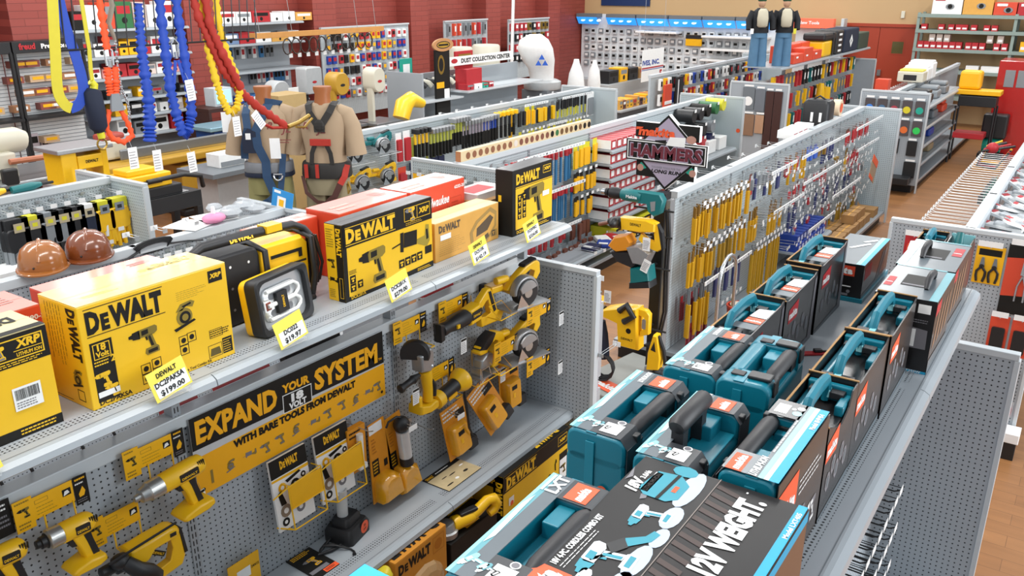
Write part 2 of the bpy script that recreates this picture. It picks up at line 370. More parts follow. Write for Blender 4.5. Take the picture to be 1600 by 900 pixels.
# ================================================================ printing helpers
rnd=random.Random(3)
def dewalt(m,x,y,h,w,c,L=2,sh=0.0):
    m.text('D',x,y,h,c,L,w*0.17,0.06,sh);m.text('E',x+w*0.185,y,h*0.74,c,L,w*0.105,0.06,sh)
    m.text('WALT',x+w*0.30,y,h,c,L,w*0.70,0.06,sh)
def fine(m,x0,y0,x1,y1,n,c,L=2,k=0.45):
    """n rows of small unreadable print"""
    st=(y1-y0)/n
    for i in range(n):
        y=y1-(i+0.7)*st;x=x0;e=x1-(x1-x0)*rnd.uniform(0,0.3)
        while x<e:
            d=min(rnd.uniform(0.03,0.09)*(x1-x0)+0.003,e-x);m.rect(x,y,x+d,y+st*k,c,L);x += d+0.012*(x1-x0)+0.001
def drill_icon(m,x,y,s,a,b,L=2,flip=1):
    """printed picture of a drill, about s wide, centred on x, y"""
    f=lambda pts:[(x+flip*px*s,y+py*s) for px,py in pts]
    m.poly(f([(-.18,.12),(.30,.13),(.42,.20),(.43,.34),(.36,.40),(-.14,.38),(-.20,.30)]),b,L)
    m.poly(f([(-.52,.20),(-.40,.17),(-.40,.31),(-.52,.28)]),a,L);m.poly(f([(-.40,.13),(-.16,.10),(-.16,.38),(-.40,.35)]),a,L)
    m.poly(f([(-.10,.33),(.12,.34),(.12,.20),(-.10,.18)]),a,L+1)
    m.poly(f([(.06,.14),(.24,.14),(.34,-.24),(.16,-.24)]),b,L);m.poly(f([(.10,.10),(.17,.12),(.26,-.22),(.17,-.22)]),a,L+1)
    m.poly(f([(.0,.12),(.07,.12),(.08,.0),(.03,-.01)]),a,L)
    m.poly(f([(-.02,-.26),(.36,-.24),(.42,-.30),(.42,-.46),(.0,-.48),(-.06,-.40)]),b,L);m.poly(f([(.04,-.33),(.36,-.31),(.36,-.42),(.04,-.43)]),a,L+1)
def saw_icon(m,x,y,s,a,b,L=2):
    f=lambda pts:[(x+px*s,y+py*s) for px,py in pts]
    m.poly(f([(-.30,.18),(-.10,.42),(.30,.46),(.44,.38),(.34,.22),(.10,.30),(-.05,.20)]),b,L)
    m.poly(f([(-.06,.34),(.28,.40),(.30,.34),(.0,.27)]),a,L+1)
    m.disc(x,y-.04*s,.30*s,b,L,18);m.disc(x+.02*s,y-.06*s,.21*s,a,L+1,18);m.disc(x+.02*s,y-.06*s,.12*s,b,L+2,14)
    m.poly(f([(-.44,-.36),(.34,-.20),(.40,-.27),(-.38,-.46)]),a,L+2)
def recip_icon(m,x,y,s,a,b,L=2):
    f=lambda pts:[(x+px*s,y+py*s) for px,py in pts]
    m.poly(f([(-.62,-.02),(-.36,.02),(-.36,.05),(-.62,.01)]),a,L)
    m.poly(f([(-.38,-.14),(-.28,-.16),(-.26,.24),(-.36,.24)]),a,L);m.poly(f([(-.27,-.08),(.14,-.10),(.16,.20),(-.25,.22)]),a,L)
    m.poly(f([(.15,.0),(.40,.02),(.44,.24),(.54,.22),(.56,-.12),(.46,-.22),(.16,-.10)]),b,L);m.poly(f([(.44,.14),(.50,.14),(.52,-.06),(.45,-.08)]),a,L+1)
def picto(m,x,y,s,a,b,L=2):
    m.rect(x,y,x+s,y+s,a,L);m.rect(x+s*.2,y+s*.55,x+s*.8,y+s*.75,b,L+1);m.disc(x+s*.5,y+s*.33,s*.17,b,L+1,8)
def barcode(m,x,y,w,h,L=2):
    m.rect(x,y,x+w,y+h,WHT,L);q=x+w*.08
    while q<x+w*.9:
        d=rnd.choice((.012,.02,.03))*w;m.rect(q,y+h*.45,q+d,y+h*.9,PBLK,L+1);q += d+rnd.choice((.012,.02))*w
    fine(m,x+w*.08,y+h*.06,x+w*.92,y+h*.38,3,PGREY,L+1)
class Carton:
    """box whose printed front faces +x of the store; local x runs along the aisle, y up, z outwards"""
    def __init__(s,name,label,cat,loc,w,d,h,body,rz=0,group=None):
        s.w,s.d,s.h=w,d,h
        s.t=thing(name,label,cat,loc,math.radians(rz),group)
        s.B=MB().push(yz(0,0,0)).box(0,w,0,h,-d,0,body)
    def front(s,m):return m.push(yz(0,0,0))
    def left(s,m):return m.push(yz(0,0,0) @ frame((0,0,-s.d),(0,0,1),(0,1,0)))
    def top(s,m):return m.push(yz(0,0,0) @ frame((0,s.h,0),(1,0,0),(0,0,-1)))
    def flaps(s,c,gap=None):
        """the two top flaps meeting in a taped seam"""
        for k,(a,b) in enumerate(((0,0.498),(0.502,1))):
            m=s.top(MB());m.box(0.001,s.w-0.001,s.d*a+0.0006,s.d*b-0.0006,0.0,0.003,c);m.build('top_flap',s.t)
        m=s.top(MB());m.rect(0,s.d*.47,s.w,s.d*.53,gap or c,7);m.build('packing_tape',s.t)
    def done(s,*parts):
        b=s.B.build('carton_body',s.t,0.003)
        for n,m in parts:m.build(n,b)
        return s.t
YTOP=mat('carton_yellow_lit_top','#f2d27a',0.3,0,0.05,12,coat=0.6)  # yellow bleached in the colour itself for ceiling glare on the lid
# ================================================================ cartons on the left top shelf
GRPD='power tool cartons on the top shelf'
c=Carton('tool_carton','large yellow kit carton standing behind the price card for $199.00','carton',(-2.517,1.290,1.77),0.562,0.222,0.356,YBOX,0,GRPD)
m=c.front(MB());w,h=c.w,c.h
m.rect(.02,h*.955,.02+w*.5,h*.963,PBLK);m.rect(.02,h*.695,.02+w*.5,h*.703,PBLK);dewalt(m,.022,h*.735,h*.19,w*.485,PBLK)
m.rect(.022,.02,.022+w*.135,h*.64,PBLK);m.ring(.03,h*.47,.03+w*.105,h*.62,.003,YBOX,2);m.text('18',.06,h*.55,.022,YBOX,2,.03,.04,0,'c');m.text('Volt',.06,h*.49,.017,YBOX,2,.045,.04,0,'c')
m.text('2',.085,h*.415,.022,YBOX,2,None,.04);fine(m,.028,h*.40,.08,h*.46,2,YBOX);drill_icon(m,.05,h*.27,.06,YBOX,YBOX);drill_icon(m,.075,h*.14,.05,YBOX,YBOX)
drill_icon(m,w*.38,h*.49,w*.20,PBLK,colmat('#7d6a22'));saw_icon(m,w*.66,h*.60,w*.19,PBLK,colmat('#8a7526'))
for i,(px,py) in enumerate(((.325,.16),(.40,.18),(.325,.06),(.40,.08),(.60,.30),(.66,.31),(.60,.20))):m.ring(w*px,h*py,w*px+.036,h*py+.036,.0025,PBLK);m.disc(w*px+.018,h*py+.018,.010,PBLK,2,10)
m.rect(w*.86,h*.84,w*.965,h*.965,PBLK);m.text('XRP',w*.912,h*.885,.016,YBOX,2,w*.085,.05,.2,'c')
fine(m,w*.62,h*.76,w*.84,h*.86,5,colmat('#9a8222'),2,.2)
m.ring(w*.82,h*.26,w*.92,h*.35,.002,PBLK);fine(m,w*.825,h*.27,w*.98,h*.34,3,PBLK);m.rect(w*.91,h*.05,w*.985,h*.22,PBLK);fine(m,w*.915,h*.06,w*.98,h*.21,6,YBOX,2,.3)
m.ring(w*.80,h*.05,w*.905,h*.19,.002,PBLK);m.poly([(w*.81,h*.07),(w*.895,h*.07),(w*.885,h*.15),(w*.82,h*.15)],colmat('#5c4d16'),2)
m.text('DC2PAKSA',.025,h*.028,.015,PBLK,2,.115,.03);m.rect(.025,h*.10,.10,h*.155,WHT,3)
m.text('Bare Tool Combo Kit',w*.60,h*.02,.010,PBLK,2,.12)
l=c.left(MB());l.push(frame((c.d*.60,h*.97,0),(0,-1,0),(1,0,0)).to_4x4());dewalt(l,0,.03,.045,h*.50,PBLK);l.pop()
l.push(frame((.03,h*.97,0),(0,-1,0),(1,0,0)))
fine(l,0,0,h*.65,.10,6,colmat('#8f7920'),2,.18);l.pop();saw_icon(l,c.d*.72,h*.28,.075,PBLK,colmat('#8a7526'));l.ring(c.d*.66,h*.06,c.d*.84,h*.17,.003,PBLK)
l.poly([(.01,0.01),(c.d*.5,.01),(c.d*.5,.012),(.01,.012)],PBLK)
tp=c.top(MB());tp.push(T((w,c.d,.0035)) @ RZ(180));tp.text('DEWALT',.03,.035,.045,colmat('#d9c98c'),2,.17,.04,.3);tp.pop();fine(tp,.06,.05,.19,.075,2,colmat('#d6c27a'),9);fine(tp,.32,.14,.5,.17,2,colmat('#e0cc82'),9)
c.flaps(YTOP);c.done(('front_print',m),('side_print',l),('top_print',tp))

c=Carton('tool_carton','yellow carton with a black top band and white barcode sticker at the shelf end','carton',(-2.535,0.70,1.77),0.50,0.20,0.33,YBOX,0,GRPD)
m=c.front(MB());w,h=c.w,c.h
m.rect(0,h*.70,w,h,PBLK);m.rect(0,0,w,h*.10,PBLK);m.ring(w*.62,h*.76,w*.97,h*.96,.004,YBOX,2);m.text('XRP',w*.88,h*.865,.024,YBOX,2,w*.145,.05,.15,'c')
m.rect(w*.79,h*.835,w*.965,h*.842,YBOX,2);m.text('LITHIUM ION',w*.88,h*.785,.011,YBOX,2,w*.15,.03,0,'c');drill_icon(m,w*.70,h*.86,.05,PGREY,YBOX)
fine(m,w*.55,h*.71,w*.97,h*.75,2,YBOX);fine(m,w*.74,h*.02,w*.98,h*.085,2,YBOX);dewalt(m,.03,h*.76,h*.17,w*.5,YBOX);drill_icon(m,w*.45,h*.2,.16,PBLK,colmat('#8a7526'))
bc=c.front(MB());bc.push(T((w*.735,h*.27,.0012)));barcode(bc,0,0,.085,.075);bc.pop()
tp=c.top(MB());tp.rect(0,.001,w,.03,PBLK,8);tp.push(T((w,c.d,.004)) @ RZ(180));tp.text('DEWALT',.04,.06,.05,PBLK,2,.22,.05);tp.pop()
c.flaps(mat('carton_dull_top','#c9bd8e',0.35,coat=.3));c.done(('front_print',m),('barcode_sticker',bc),('top_print',tp))  # lid duller and greyer than the yellow sides

c=Carton('tool_carton','yellow and black carton','carton',(-2.556,2.471,1.77),0.622,0.098,0.344,YBOX,2.0,GRPD)
c.t['label']='yellow and black carton picturing a drill and a reciprocating saw'
m=c.front(MB());w,h=c.w,c.h
m.rect(0,h*.70,w,h,PBLK);m.rect(0,0,.025,h,PBLK);m.poly([(0,0),(w,0),(w,h*.085),(w*.35,h*.05),(0,h*.06)],PBLK,2);dewalt(m,.022,h*.765,h*.165,w*.525,YBOX,3);m.rect(.02,h*.725,w*.56,h*.735,YBOX,3);m.rect(.02,h*.95,w*.56,h*.958,YBOX,3)
m.ring(w*.665,h*.775,w*.975,h*.96,.003,YBOX,3);m.rect(w*.815,h*.775,w*.82,h*.96,YBOX,3);m.text('XRP',w*.897,h*.835,.024,YBOX,3,w*.12,.05,.15,'c');drill_icon(m,w*.74,h*.865,.075,PGREY,YBOX,3);fine(m,w*.68,h*.715,w*.9,h*.76,2,YBOX,3,.3)
drill_icon(m,w*.31,h*.36,w*.30,PBLK,colmat('#8a7526'));recip_icon(m,w*.75,h*.48,w*.38,PBLK,colmat('#a08a2c'))
for i in range(4):picto(m,w*(.585+i*.072),h*(.16+i*.004),.040,PBLK,YBOX)
m.rect(w*.90,h*.22,w*.985,h*.33,PBLK,2);picto(m,w*.055,h*.22,.036,PBLK,YBOX);picto(m,w*.055,h*.11,.036,PBLK,YBOX);picto(m,w*.13,h*.13,.034,PBLK,YBOX);fine(m,w*.05,h*.34,w*.14,h*.40,3,PBLK)
m.text('DCK281X',.035,h*.02,.015,YBOX,4,.095,.03);fine(m,w*.80,h*.015,w*.98,h*.06,2,YBOX,4)
l=c.left(MB());l.rect(c.d*.60,0,c.d,h,PBLK);l.push(frame((c.d*.68,h*.96,0),(0,-1,0),(1,0,0)));dewalt(l,0,0,.024,h*.36,YBOX,3);l.pop();fine(l,.008,h*.70,c.d*.5,h*.95,8,colmat('#8f7920'));drill_icon(l,c.d*.3,h*.5,.045,PBLK,colmat('#5c4d16'));recip_icon(l,c.d*.35,h*.28,.05,PBLK,PBLK);l.ring(c.d*.72,h*.05,c.d*.92,h*.32,.002,YBOX,3);fine(l,.01,h*.04,c.d*.5,h*.16,5,colmat('#8f7920'))
c.flaps(GLOSSG);c.done(('front_print',m),('side_print',l))  # grey lid colour imitates reflection on glossy black card

c=Carton('tool_carton','tan carton with a brown line drawing of a circular saw','carton',(-2.588,3.124,1.77),0.545,0.145,0.198,TAN,0.5,GRPD)
m=c.front(MB());w,h=c.w,c.h;BRN=colmat('#5a4a38');BR2=colmat('#a9874a')
dewalt(m,.03,h*.74,h*.17,w*.32,BRN);fine(m,.03,h*.12,w*.45,h*.55,8,BR2,2,.2)
m.push(T((w*.76,h*.42,0)) @ RZ(20));o_=[(-.14,-.05),(-.12,.05),(-.05,.08),(.09,.08),(.13,.03),(.10,-.04),(.0,-.075),(-.1,-.08)]
m.poly(o_,BR2,2);m.poly([(x*.82,y*.78) for x,y in o_],TAN,3);m.poly([(-.08,.0),(-.06,.04),(.07,.045),(.09,.015),(.02,-.02)],BRN,4);m.poly([(-.12,-.06),(.02,-.06),(.02,-.035),(-.11,-.03)],BRN,4);m.pop()
m.rect(w*.87,h*.12,w*.97,h*.30,BR2,2);picto(m,w*.88,h*.14,.03,BRN,TAN,3)
st=c.front(MB()).push(T((.04,h*.53,.0015)));st.rect(0,0,.085,.028,WHT);c.flaps(mat('tan_carton_lit_top','#e8cf9a',.5));c.done(('front_print',m),('white_sticker',st))  # tan lightened on the lid to imitate overhead glare

c=Carton('tool_carton','tall yellow drill carton with a black left side at the shelf end','carton',(-2.537,3.722,1.77),0.414,0.112,0.362,PBLK,1.0,GRPD)
m=c.front(MB());w,h=c.w,c.h
m.rect(.03,h*.09,w,h*.72,YBOX);m.rect(.03,h*.73,w,h*.742,YBOX);dewalt(m,.035,h*.79,h*.14,w*.58,YBOX,2);m.ring(w*.75,h*.83,w*.95,h*.95,.003,YBOX,2);m.text('XRP',w*.85,h*.875,.016,YBOX,2,w*.16,.05,.1,'c')
drill_icon(m,w*.52,h*.42,w*.62,PBLK,colmat('#8a7526'),3)
for i in range(4):
    for j in range(2):picto(m,.05+j*.048,h*(.24+.095*i),.036,PBLK,YBOX,3)
m.text('DCD970K2',.04,h*.025,.016,YBOX,3,.12,.03);fine(m,w*.62,h*.02,w*.96,h*.07,2,YBOX,3)
l=c.left(MB());l.rect(.02,h*.52,.04,h*.62,YBOX,2)
st=c.front(MB()).push(T((w*.74,h*.47,.002)));st.rect(0,0,.07,.028,WHT);c.flaps(GLOSSG);c.done(('front_print',m),('side_print',l),('white_sticker',st))

# orange cartons of another maker, lying behind them
ORT=mat('orange_carton_lit_top','#e98f80',0.28,coat=.6)  # pale lid colour stands in for glare on the orange gloss
def orange_box(y0,y1,x0,x1,h,label,txt=None,num=None,rz=0):
    c=Carton('tool_carton',label,'carton',(x1,y0,1.77),y1-y0,x1-x0,h,ORG,rz,'orange cartons behind the yellow ones')
    m=c.front(MB());w=c.w
    if txt:m.text(txt,w*.25,h*.66,.045,WHT,2,.20,.03,.25)
    if num:m.text(num,w*.80,h*.86,.016,WHT,2,.09,.03)
    m.ring(w*.66,h*.22,w*.93,h*.72,.002,colmat('#b03013'));m.disc(w*.70,h*.52,.018,PBLK,2,10);fine(m,w*.74,h*.3,w*.91,h*.66,6,colmat('#b8391a'));saw_icon(m,w*.12,h*.45,.13,PGREY,colmat('#8d8d8d'))
    tp=c.top(MB());fine(tp,w*.1,.03,w*.45,c.d*.6,2,colmat('#e9b3a6'),9);fine(tp,w*.72,c.d*.35,w*.9,c.d*.75,4,colmat('#a98a84'),9)
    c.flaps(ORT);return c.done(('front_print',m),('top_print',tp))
orange_box(0.98,1.30,-2.98,-2.76,.315,'orange carton with a printed model number, left of the large yellow kit carton',None,'2490-22')
orange_box(1.385,1.85,-2.99,-2.79,.30,'orange carton lying behind the large yellow kit carton')
orange_box(2.30,2.66,-3.0,-2.90,.295,'orange carton behind the caged radio, a gray panel printed on its lid')
orange_box(2.68,3.165,-2.99,-2.78,.315,'orange carton behind the drill and reciprocating saw carton',None,None,1.5)
orange_box(3.185,3.64,-2.99,-2.79,.315,'orange carton with white handwriting style logo behind the tan saw carton','Milwaukee','6232-20',1)
b_=MB().box(-2.98,-2.70,3.66,4.03,1.77,1.95,CARD).build('carton_body');tag(b_,'plain brown carton behind the tall black sided drill carton','carton','orange cartons behind the yellow ones');b_.name='cardboard_carton'
d_=MB().box(-2.93,-2.74,3.68,3.98,1.95,1.985,mat('foam_grey','#c6c3c2',.6)).push(xy(0,0,1.985)).rect(-2.90,3.70,-2.78,3.90,RED,1);tag(d_.build('tool_blister_pack'),'gray and red flat pack lying on the plain brown carton','package')

# ================================================================ price cards on the shelf lip
def price_card(y,lines,label,z=1.777,lean=-9,x=-2.405):
    t=thing('price_card',label,'price card',(x,y,z),0,'yellow price cards on the shelf edge')
    m=MB().push(yz(0,0,0) @ RX(-12) @ RZ(lean*-1));m.box(-.072,.072,0,.105,-.0006,.0006,YPALE);m.push(T((0,0,.0008)));m.rect(-.060,.008,.066,.062,WHT)
    for i,(s_,hh,ww) in enumerate(lines):m.text(s_,0,.076-i*.031,hh,PBLK,3,ww,.03,.05,'c')
    m.pop();m.build('card',t);MB().box(-.008,.004,-.06,.06,-.012,.004,CLEAR).build('card_clip',t)
price_card(1.515,(('DEWALT',.016,.08),('DC2PAKSA',.018,.115),('$199.00',.018,.095)),'yellow price card in front of the large kit carton')
price_card(2.045,(('',.01,None),('DC022',.018,.07),('$19.97',.019,.085)),'yellow price card under the square work light')
price_card(2.665,(('',.01,None),('DCK281X',.017,.10),('$279.00',.018,.09)),'yellow price card below the drill and reciprocating saw carton')
price_card(3.26,(('DEWALT',.015,.075),('DC515K',.016,.08),('$142.19',.017,.09)),'yellow price card under the tan saw carton',1.785)
price_card(3.735,(('DEWALT',.015,.075),('DCD970K2',.015,.09),('$324.00',.017,.09)),'yellow price card under the tall drill carton',1.785)
price_card(0.88,(('',.01,None),('DC925',.017,.08),('$229.00',.018,.09)),'yellow price card cut by the picture edge, leftmost on the shelf edge',1.765)
# ================================================================ caged radio and square work light
t=thing('jobsite_radio','black and yellow caged jobsite radio charger with a long carrying handle','radio',(-2.80,1.88,1.77))
M_=yz(-2.73,1.88,1.77)
BLKP=mat('rubber_black','#232325',0.5,0,0.1,30)
m=MB().push(M_);m.prism(rrect(0,.0,.30,.30,.03),-.15,0,BLKP,.01);m.build('speaker_panel',t,world=True,smooth=40)
sp=MB().push(M_ @ T((0,0,.001)))
for i in range(3):
    for j in range(3):sp.disc(.06+i*.09,.07+j*.09,.006,WHT if j == 2 else PGREY,1,8)
sp.build('status_lights',t,world=True)
m=MB().push(M_);m.prism([(.30,.02),(.55,.02),(.57,.06),(.57,.26),(.54,.29),(.30,.29)],-.14,-.01,YEL,.012);m.rect(.43,.10,.50,.14,BLK,3).build('yellow_housing',t,.004,world=True)
m=MB().push(M_);m.rect(.34,.18,.54,.19,PBLK,8);m.poly([(.36,.24),(.53,.24),(.53,.20),(.51,.20),(.51,.225),(.36,.225)],PBLK,-14)
for x in (.31,.56):m.tube([(x,.0,.0),(x,.12,.03),(x,.28,.02),(x,.30,-.08),(x,.28,-.15),(x,.0,-.15)],.013,BLKP,8)
m.tube([(.31,.01,.015),(.56,.01,.015)],.013,BLKP,8)
m.build('cage_frame',t,world=True,smooth=50)
m=MB().push(M_);m.tube([(-.01,.29,.0),(.0,.33,-.03),(.06,.345,-.045),(.30,.345,-.045),(.52,.335,-.045),(.57,.31,-.03),(.58,.28,0)],[.014,.016,.020,.022,.018,.015,.013],BLKP,8)
m.push(frame((.22,.366,-.045),(1,0,0),(0,-.5,1)));m.pop();hd=m.build('carry_handle',t,world=True,smooth=50)
m=MB().push(M_);m.push(T((.18,.335,-.024)));m.push(RX(-25));dewalt(m,.0,.0,.022,.12,YEL,8);m.pop();m.pop();m.box(.36,.44,.335,.365,-.075,-.015,YEL);m.build('handle_badge',hd,world=True)
m=MB().push(M_)
for k in range(5):m.tube([(.575+.012*k,.285-.004*k,-.02),(.590+.011*k,.15,.012*(k % 2)),(.575+.012*k,.03+.01*k,-.01),(.585+.01*k,.14,-.05),(.575+.012*k,.285-.004*k,-.02)],.007,BLK,6)
m.build('wrapped_cord',t,world=True,smooth=60)

t=thing('work_light','square work light with black rubber frame and silver reflector, standing on the shelf','work light',(-2.56,1.985,1.77),math.radians(9))
L0=yz(.02,0,0) @ RX(-7)
SILV=mat('silver_reflector','#d4d6d8',0.25,.55,.06,10);TUBE=mat('lamp_tube','#f4f3ee',0.3)
m=MB().push(L0);P=rrect(0,0,.315,.232,.028);Q=rrect(.020,.018,.295,.214,.04);n=len(P)
vs=[(x,y,z) for z,R_ in ((-.03,P),(.022,P),(.028,[(x+(.157-x)*.04,y+(.116-y)*.04) for x,y in P]),(.024,Q),(-.005,Q)) for x,y in R_]
m.add(vs,[(k*n+i,k*n+(i+1) % n,k*n+n+(i+1) % n,k*n+n+i) for k in range(4) for i in range(n)]+[tuple(range(n))],BLKP);m.build('rubber_frame',t,smooth=35)
m=MB().push(L0);m.prism(rrect(.0,.004,.315,.228,.03),-.06,-.03,YEL,.004);m.build('back_shell',t,smooth=40)
m=MB().push(L0);m.prism(Q,-.004,.0,SILV);m.build('reflector',t)
m=MB().push(L0)
for yy,s in ((.150,1),(.082,-1)):
    m.prism(rrect(.045,yy-.036,.245,yy+.036,.034),.0,.012,SILV,.006);m.prism(rrect(.075,yy-.014,.205,yy+.014,.012),.012,.0135,mat('reflector_shadow','#8b8d92',.3,.4))
m.build('reflector_dish',t,smooth=40)
for yy in (.145,.088):
    m=MB().push(L0);m.tube([(.06,yy-.027,.02),(.22,yy-.027,.02),(.243,yy-.012,.02),(.247,yy,.02),(.243,yy+.012,.02),(.22,yy+.027,.02),(.06,yy+.027,.02)],.0075,TUBE,8);m.build('lamp_tube',t,smooth=60)
m=MB().push(L0);m.box(.105,.165,.075,.158,.01,.03,BLK);m.push(T((.137,.118,.0305)) @ RZ(90));m.text('DEWALT',0,-.006,.012,YEL,1,.05,.03,0,'c');m.pop();m.build('lamp_bridge',t,.003)
m=MB().push(L0);m.box(.045,.085,.095,.138,.008,.014,WHT).box(.052,.08,.10,.132,.014,.016,mat('red_indicator','#7d3b2a',.4));m.build('switch_plate',t,.002)

# ================================================================ hand power tools (drawn nose to -x, handle down, z outwards)
MET=mat('gearcase_metal','#b4b5b3',0.3,0.8,0.06,30)
GRPT='bare power tools hung on the grey pegboard'
def axis(m,x,y,z):return m.push(T((x,y,z)) @ RY(90))        # lathe along +x
def pistol(label,Mx,L=.16,R=.036,nose='metal',foot=(.10,.075),hand=.14,name='impact_wrench',cat='power tool',tilt=0,body=YEL,battery=False,rest=BLK):
    t=thing(name,label,cat,tuple(Mx.translation-Vector((0,0,.15))),0,GRPT)
    M0=Mx @ RZ(tilt)
    m=axis(MB().push(M0),0,0,0);m.lathe([(R*.8,.0),(R,.012),(R*1.03,L*.5),(R*1.05,L*.8),(R*.92,L-.008),(R*.7,L)],body,18);m.pop();m.build('motor_housing',t,world=True,smooth=40)
    m=MB().push(M0)
    for k in range(4):m.box(L*.80+k*.008,L*.80+k*.008+.003,.005,R*.75,R*.70,R*.92,BLK)
    m.prism(rrect(L*.35,-.012,L*.78,.016,.004),R*.9,R*1.07,BLK);m.push(T((L*.38,-.006,R*1.075)));m.text('DEWALT',0,0,.009,YEL,1,L*.36,.03);m.pop();m.build('name_plate',t,world=True)
    m=axis(MB().push(M0),0,0,0)
    if nose == 'metal':m.lathe([(.007,-.10),(.012,-.098),(.014,-.078),(.026,-.074),(.030,-.05),(.037,-.044),(R*.98,-.004),(R*.98,.008)],MET,18)
    elif nose == 'short':m.lathe([(.010,-.075),(.014,-.074),(.015,-.062),(.021,-.060),(.021,-.045),(.027,-.042)],BLK,16);m.lathe([(.027,-.042),(.035,-.036),(R,-.004),(R,.006)],MET,18)
    elif nose == 'chuck':m.lathe([(.007,-.09),(.012,-.088),(.022,-.06),(.023,-.02),(.030,-.012),(R,0)],BLK,18)
    m.pop();m.build('nose',t,world=True,smooth=40)
    gx=L*.52
    m=MB().push(M0);m.prism([(gx-.028,-R*.6),(gx+.034,-R*.6),(gx+.040,-.055),(gx+.060,-hand),(gx+.012,-hand),(gx-.008,-.075)],-.019,.019,body,.005);m.build('grip',t,world=True,smooth=40,bevel=.004)
    m=MB().push(M0);m.prism([(gx+.010,-R*.85),(gx+.036,-R*.8),(gx+.043,-.06),(gx+.058,-hand+.012),(gx+.034,-hand+.012),(gx+.018,-.06)],-.021,.0215,rest,.004);m.build('grip_pad',t,world=True,smooth=40)
    m=MB().push(M0);m.prism([(gx-.035,-R*.7),(gx-.012,-R*.7),(gx-.005,-.07),(gx-.026,-.066),(gx-.036,-.05)],-.011,.012,rest,.003);m.build('trigger',t,world=True)
    fx=gx-.035
    m=MB().push(M0);m.prism([(fx-.005,-hand),(fx+foot[0]*.5,-hand+.016),(fx+foot[0],-hand+.006),(fx+foot[0]+.006,-hand-.016),(fx+foot[0]*.8,-hand-.028),(fx-.01,-hand-.026),(fx-.018,-hand-.012)],-foot[1]/2,foot[1]/2,body,.008);m.build('battery_mount',t,.005,world=True,smooth=45)
    if name == 'impact_driver':MB().push(M0).prism([(fx+.0,-hand-.028),(fx+foot[0]*.8,-hand-.03),(fx+foot[0]*.78,-hand-.036),(fx,-hand-.036)],-.02,.02,BLK).build('contact_slot',t,world=True)
    return t,M0
pistol('yellow impact wrench with a silver nose, hung beside the banner',yz(-2.57,1.50,1.362),.185,.038,'metal',(.125,.09),.155,'impact_wrench',tilt=3)
pistol('yellow impact driver with short black nose on the lower left of the pegboard',yz(-2.58,1.135,1.365),.115,.035,'short',(.105,.085),.135,'impact_driver',tilt=-2)
pistol('yellow driver cut by the left picture edge',yz(-2.58,0.90,1.395),.125,.035,'short',(.105,.085),.14,'impact_driver',tilt=-3)

def sign(label,y,z,h=.092,w1=.062,w2=.135,x=-2.655,card=True,arms=((.09,.07),(.19,.07)),tall=.115,reach=.10,dz=0):
    """yellow tool sign: a tall picture square and a long strip, a black offer card, and the wire cradle below"""
    t=thing('tool_sign',label,'sign',(x,y,z-.1),0,'yellow tool signs on the pegboard')
    M0=yz(x,y,z)
    m=MB().push(M0);m.box(0,w1,-tall*.82,tall*.18,0,.003,YTAG);m.box(w1,w1+w2,-h*.78,h*.10,0,.003,YTAG)
    m.push(T((0,0,.0032)));drill_icon(m,w1*.5,-.028,.042,PBLK,colmat('#7d6a22'),1);fine(m,.006,.004,w1-.008,.016,1,colmat('#8f7320'),1);fine(m,.008,-.088,w1-.01,-.062,2,colmat('#8f7320'),1)
    m.ring(w1+.006,-.018,w1+.05,-.004,.0012,colmat('#8f7320'),1);fine(m,w1+.008,-.062,w1+w2*.62,-.024,3,colmat('#a98a1e'),1,.2);m.rect(w1+w2*.72,-.038,w1+w2*.94,-.012,PBLK,1);m.poly([(w1+w2*.74,-.036),(w1+w2*.9,-.03),(w1+w2*.86,-.018),(w1+w2*.78,-.02)],WHT,2);m.pop();m.build('sign_panel',t,world=True)
    if card:
        m=MB().push(M0 @ T((w1+w2+.004,0,0)));m.box(0,.048,-.096,.012,0,.002,PBLK);m.push(T((0,0,.0024)));fine(m,.005,-.008,.043,.008,1,YTAG,1);fine(m,.004,-.022,.044,-.010,1,WHT,1);m.poly([(.012,-.055),(.028,-.03),(.036,-.05),(.03,-.066),(.014,-.068)],YTAG,1);fine(m,.005,-.09,.043,-.074,2,PGREY,1);m.pop();m.build('offer_card',t,world=True)
    if arms:
        m=MB().push(M0)
        for ax,al in arms:m.tube([(ax,-h*.7,.004),(ax,-h*.7-al,.006),(ax,-h*.7-al-.004,reach)],.0035,YEL,6)
        a0,a1=arms[0],arms[-1];m.tube([(a0[0],-h*.7-a0[1]-.004,reach),(a1[0],-h*.7-a1[1]-.004,reach)],.0035,YEL,6);m.tube([(a0[0],-h*.7-a0[1],.006),(a1[0],-h*.7-a1[1],.006)],.0035,YEL,6);m.build('wire_cradle',t,world=True,smooth=60)
    return t
sign('yellow tool sign above the impact driver with short black nose',1.045,1.482)
sign('yellow tool sign above the silver nosed impact wrench',1.430,1.482)
sign('lower yellow tool sign above the rotary hammer',1.262,1.285,card=False)
sign('yellow tool sign above the angle grinder',2.865,1.50)
sign('yellow tool sign above the reciprocating saw',3.215,1.497,arms=())
sign('yellow tool sign between the angle grinder and the spot light',3.085,1.165,arms=((.14,.10),(.19,.10)))
sign('yellow tool sign in front of the jigsaw',3.49,1.205,x=-2.50,arms=())
sign('yellow tool sign below the upper circular saw',3.725,1.362,x=-2.44,arms=())
sign('yellow tool sign below the lower circular saw',3.725,1.045,x=-2.44,arms=())
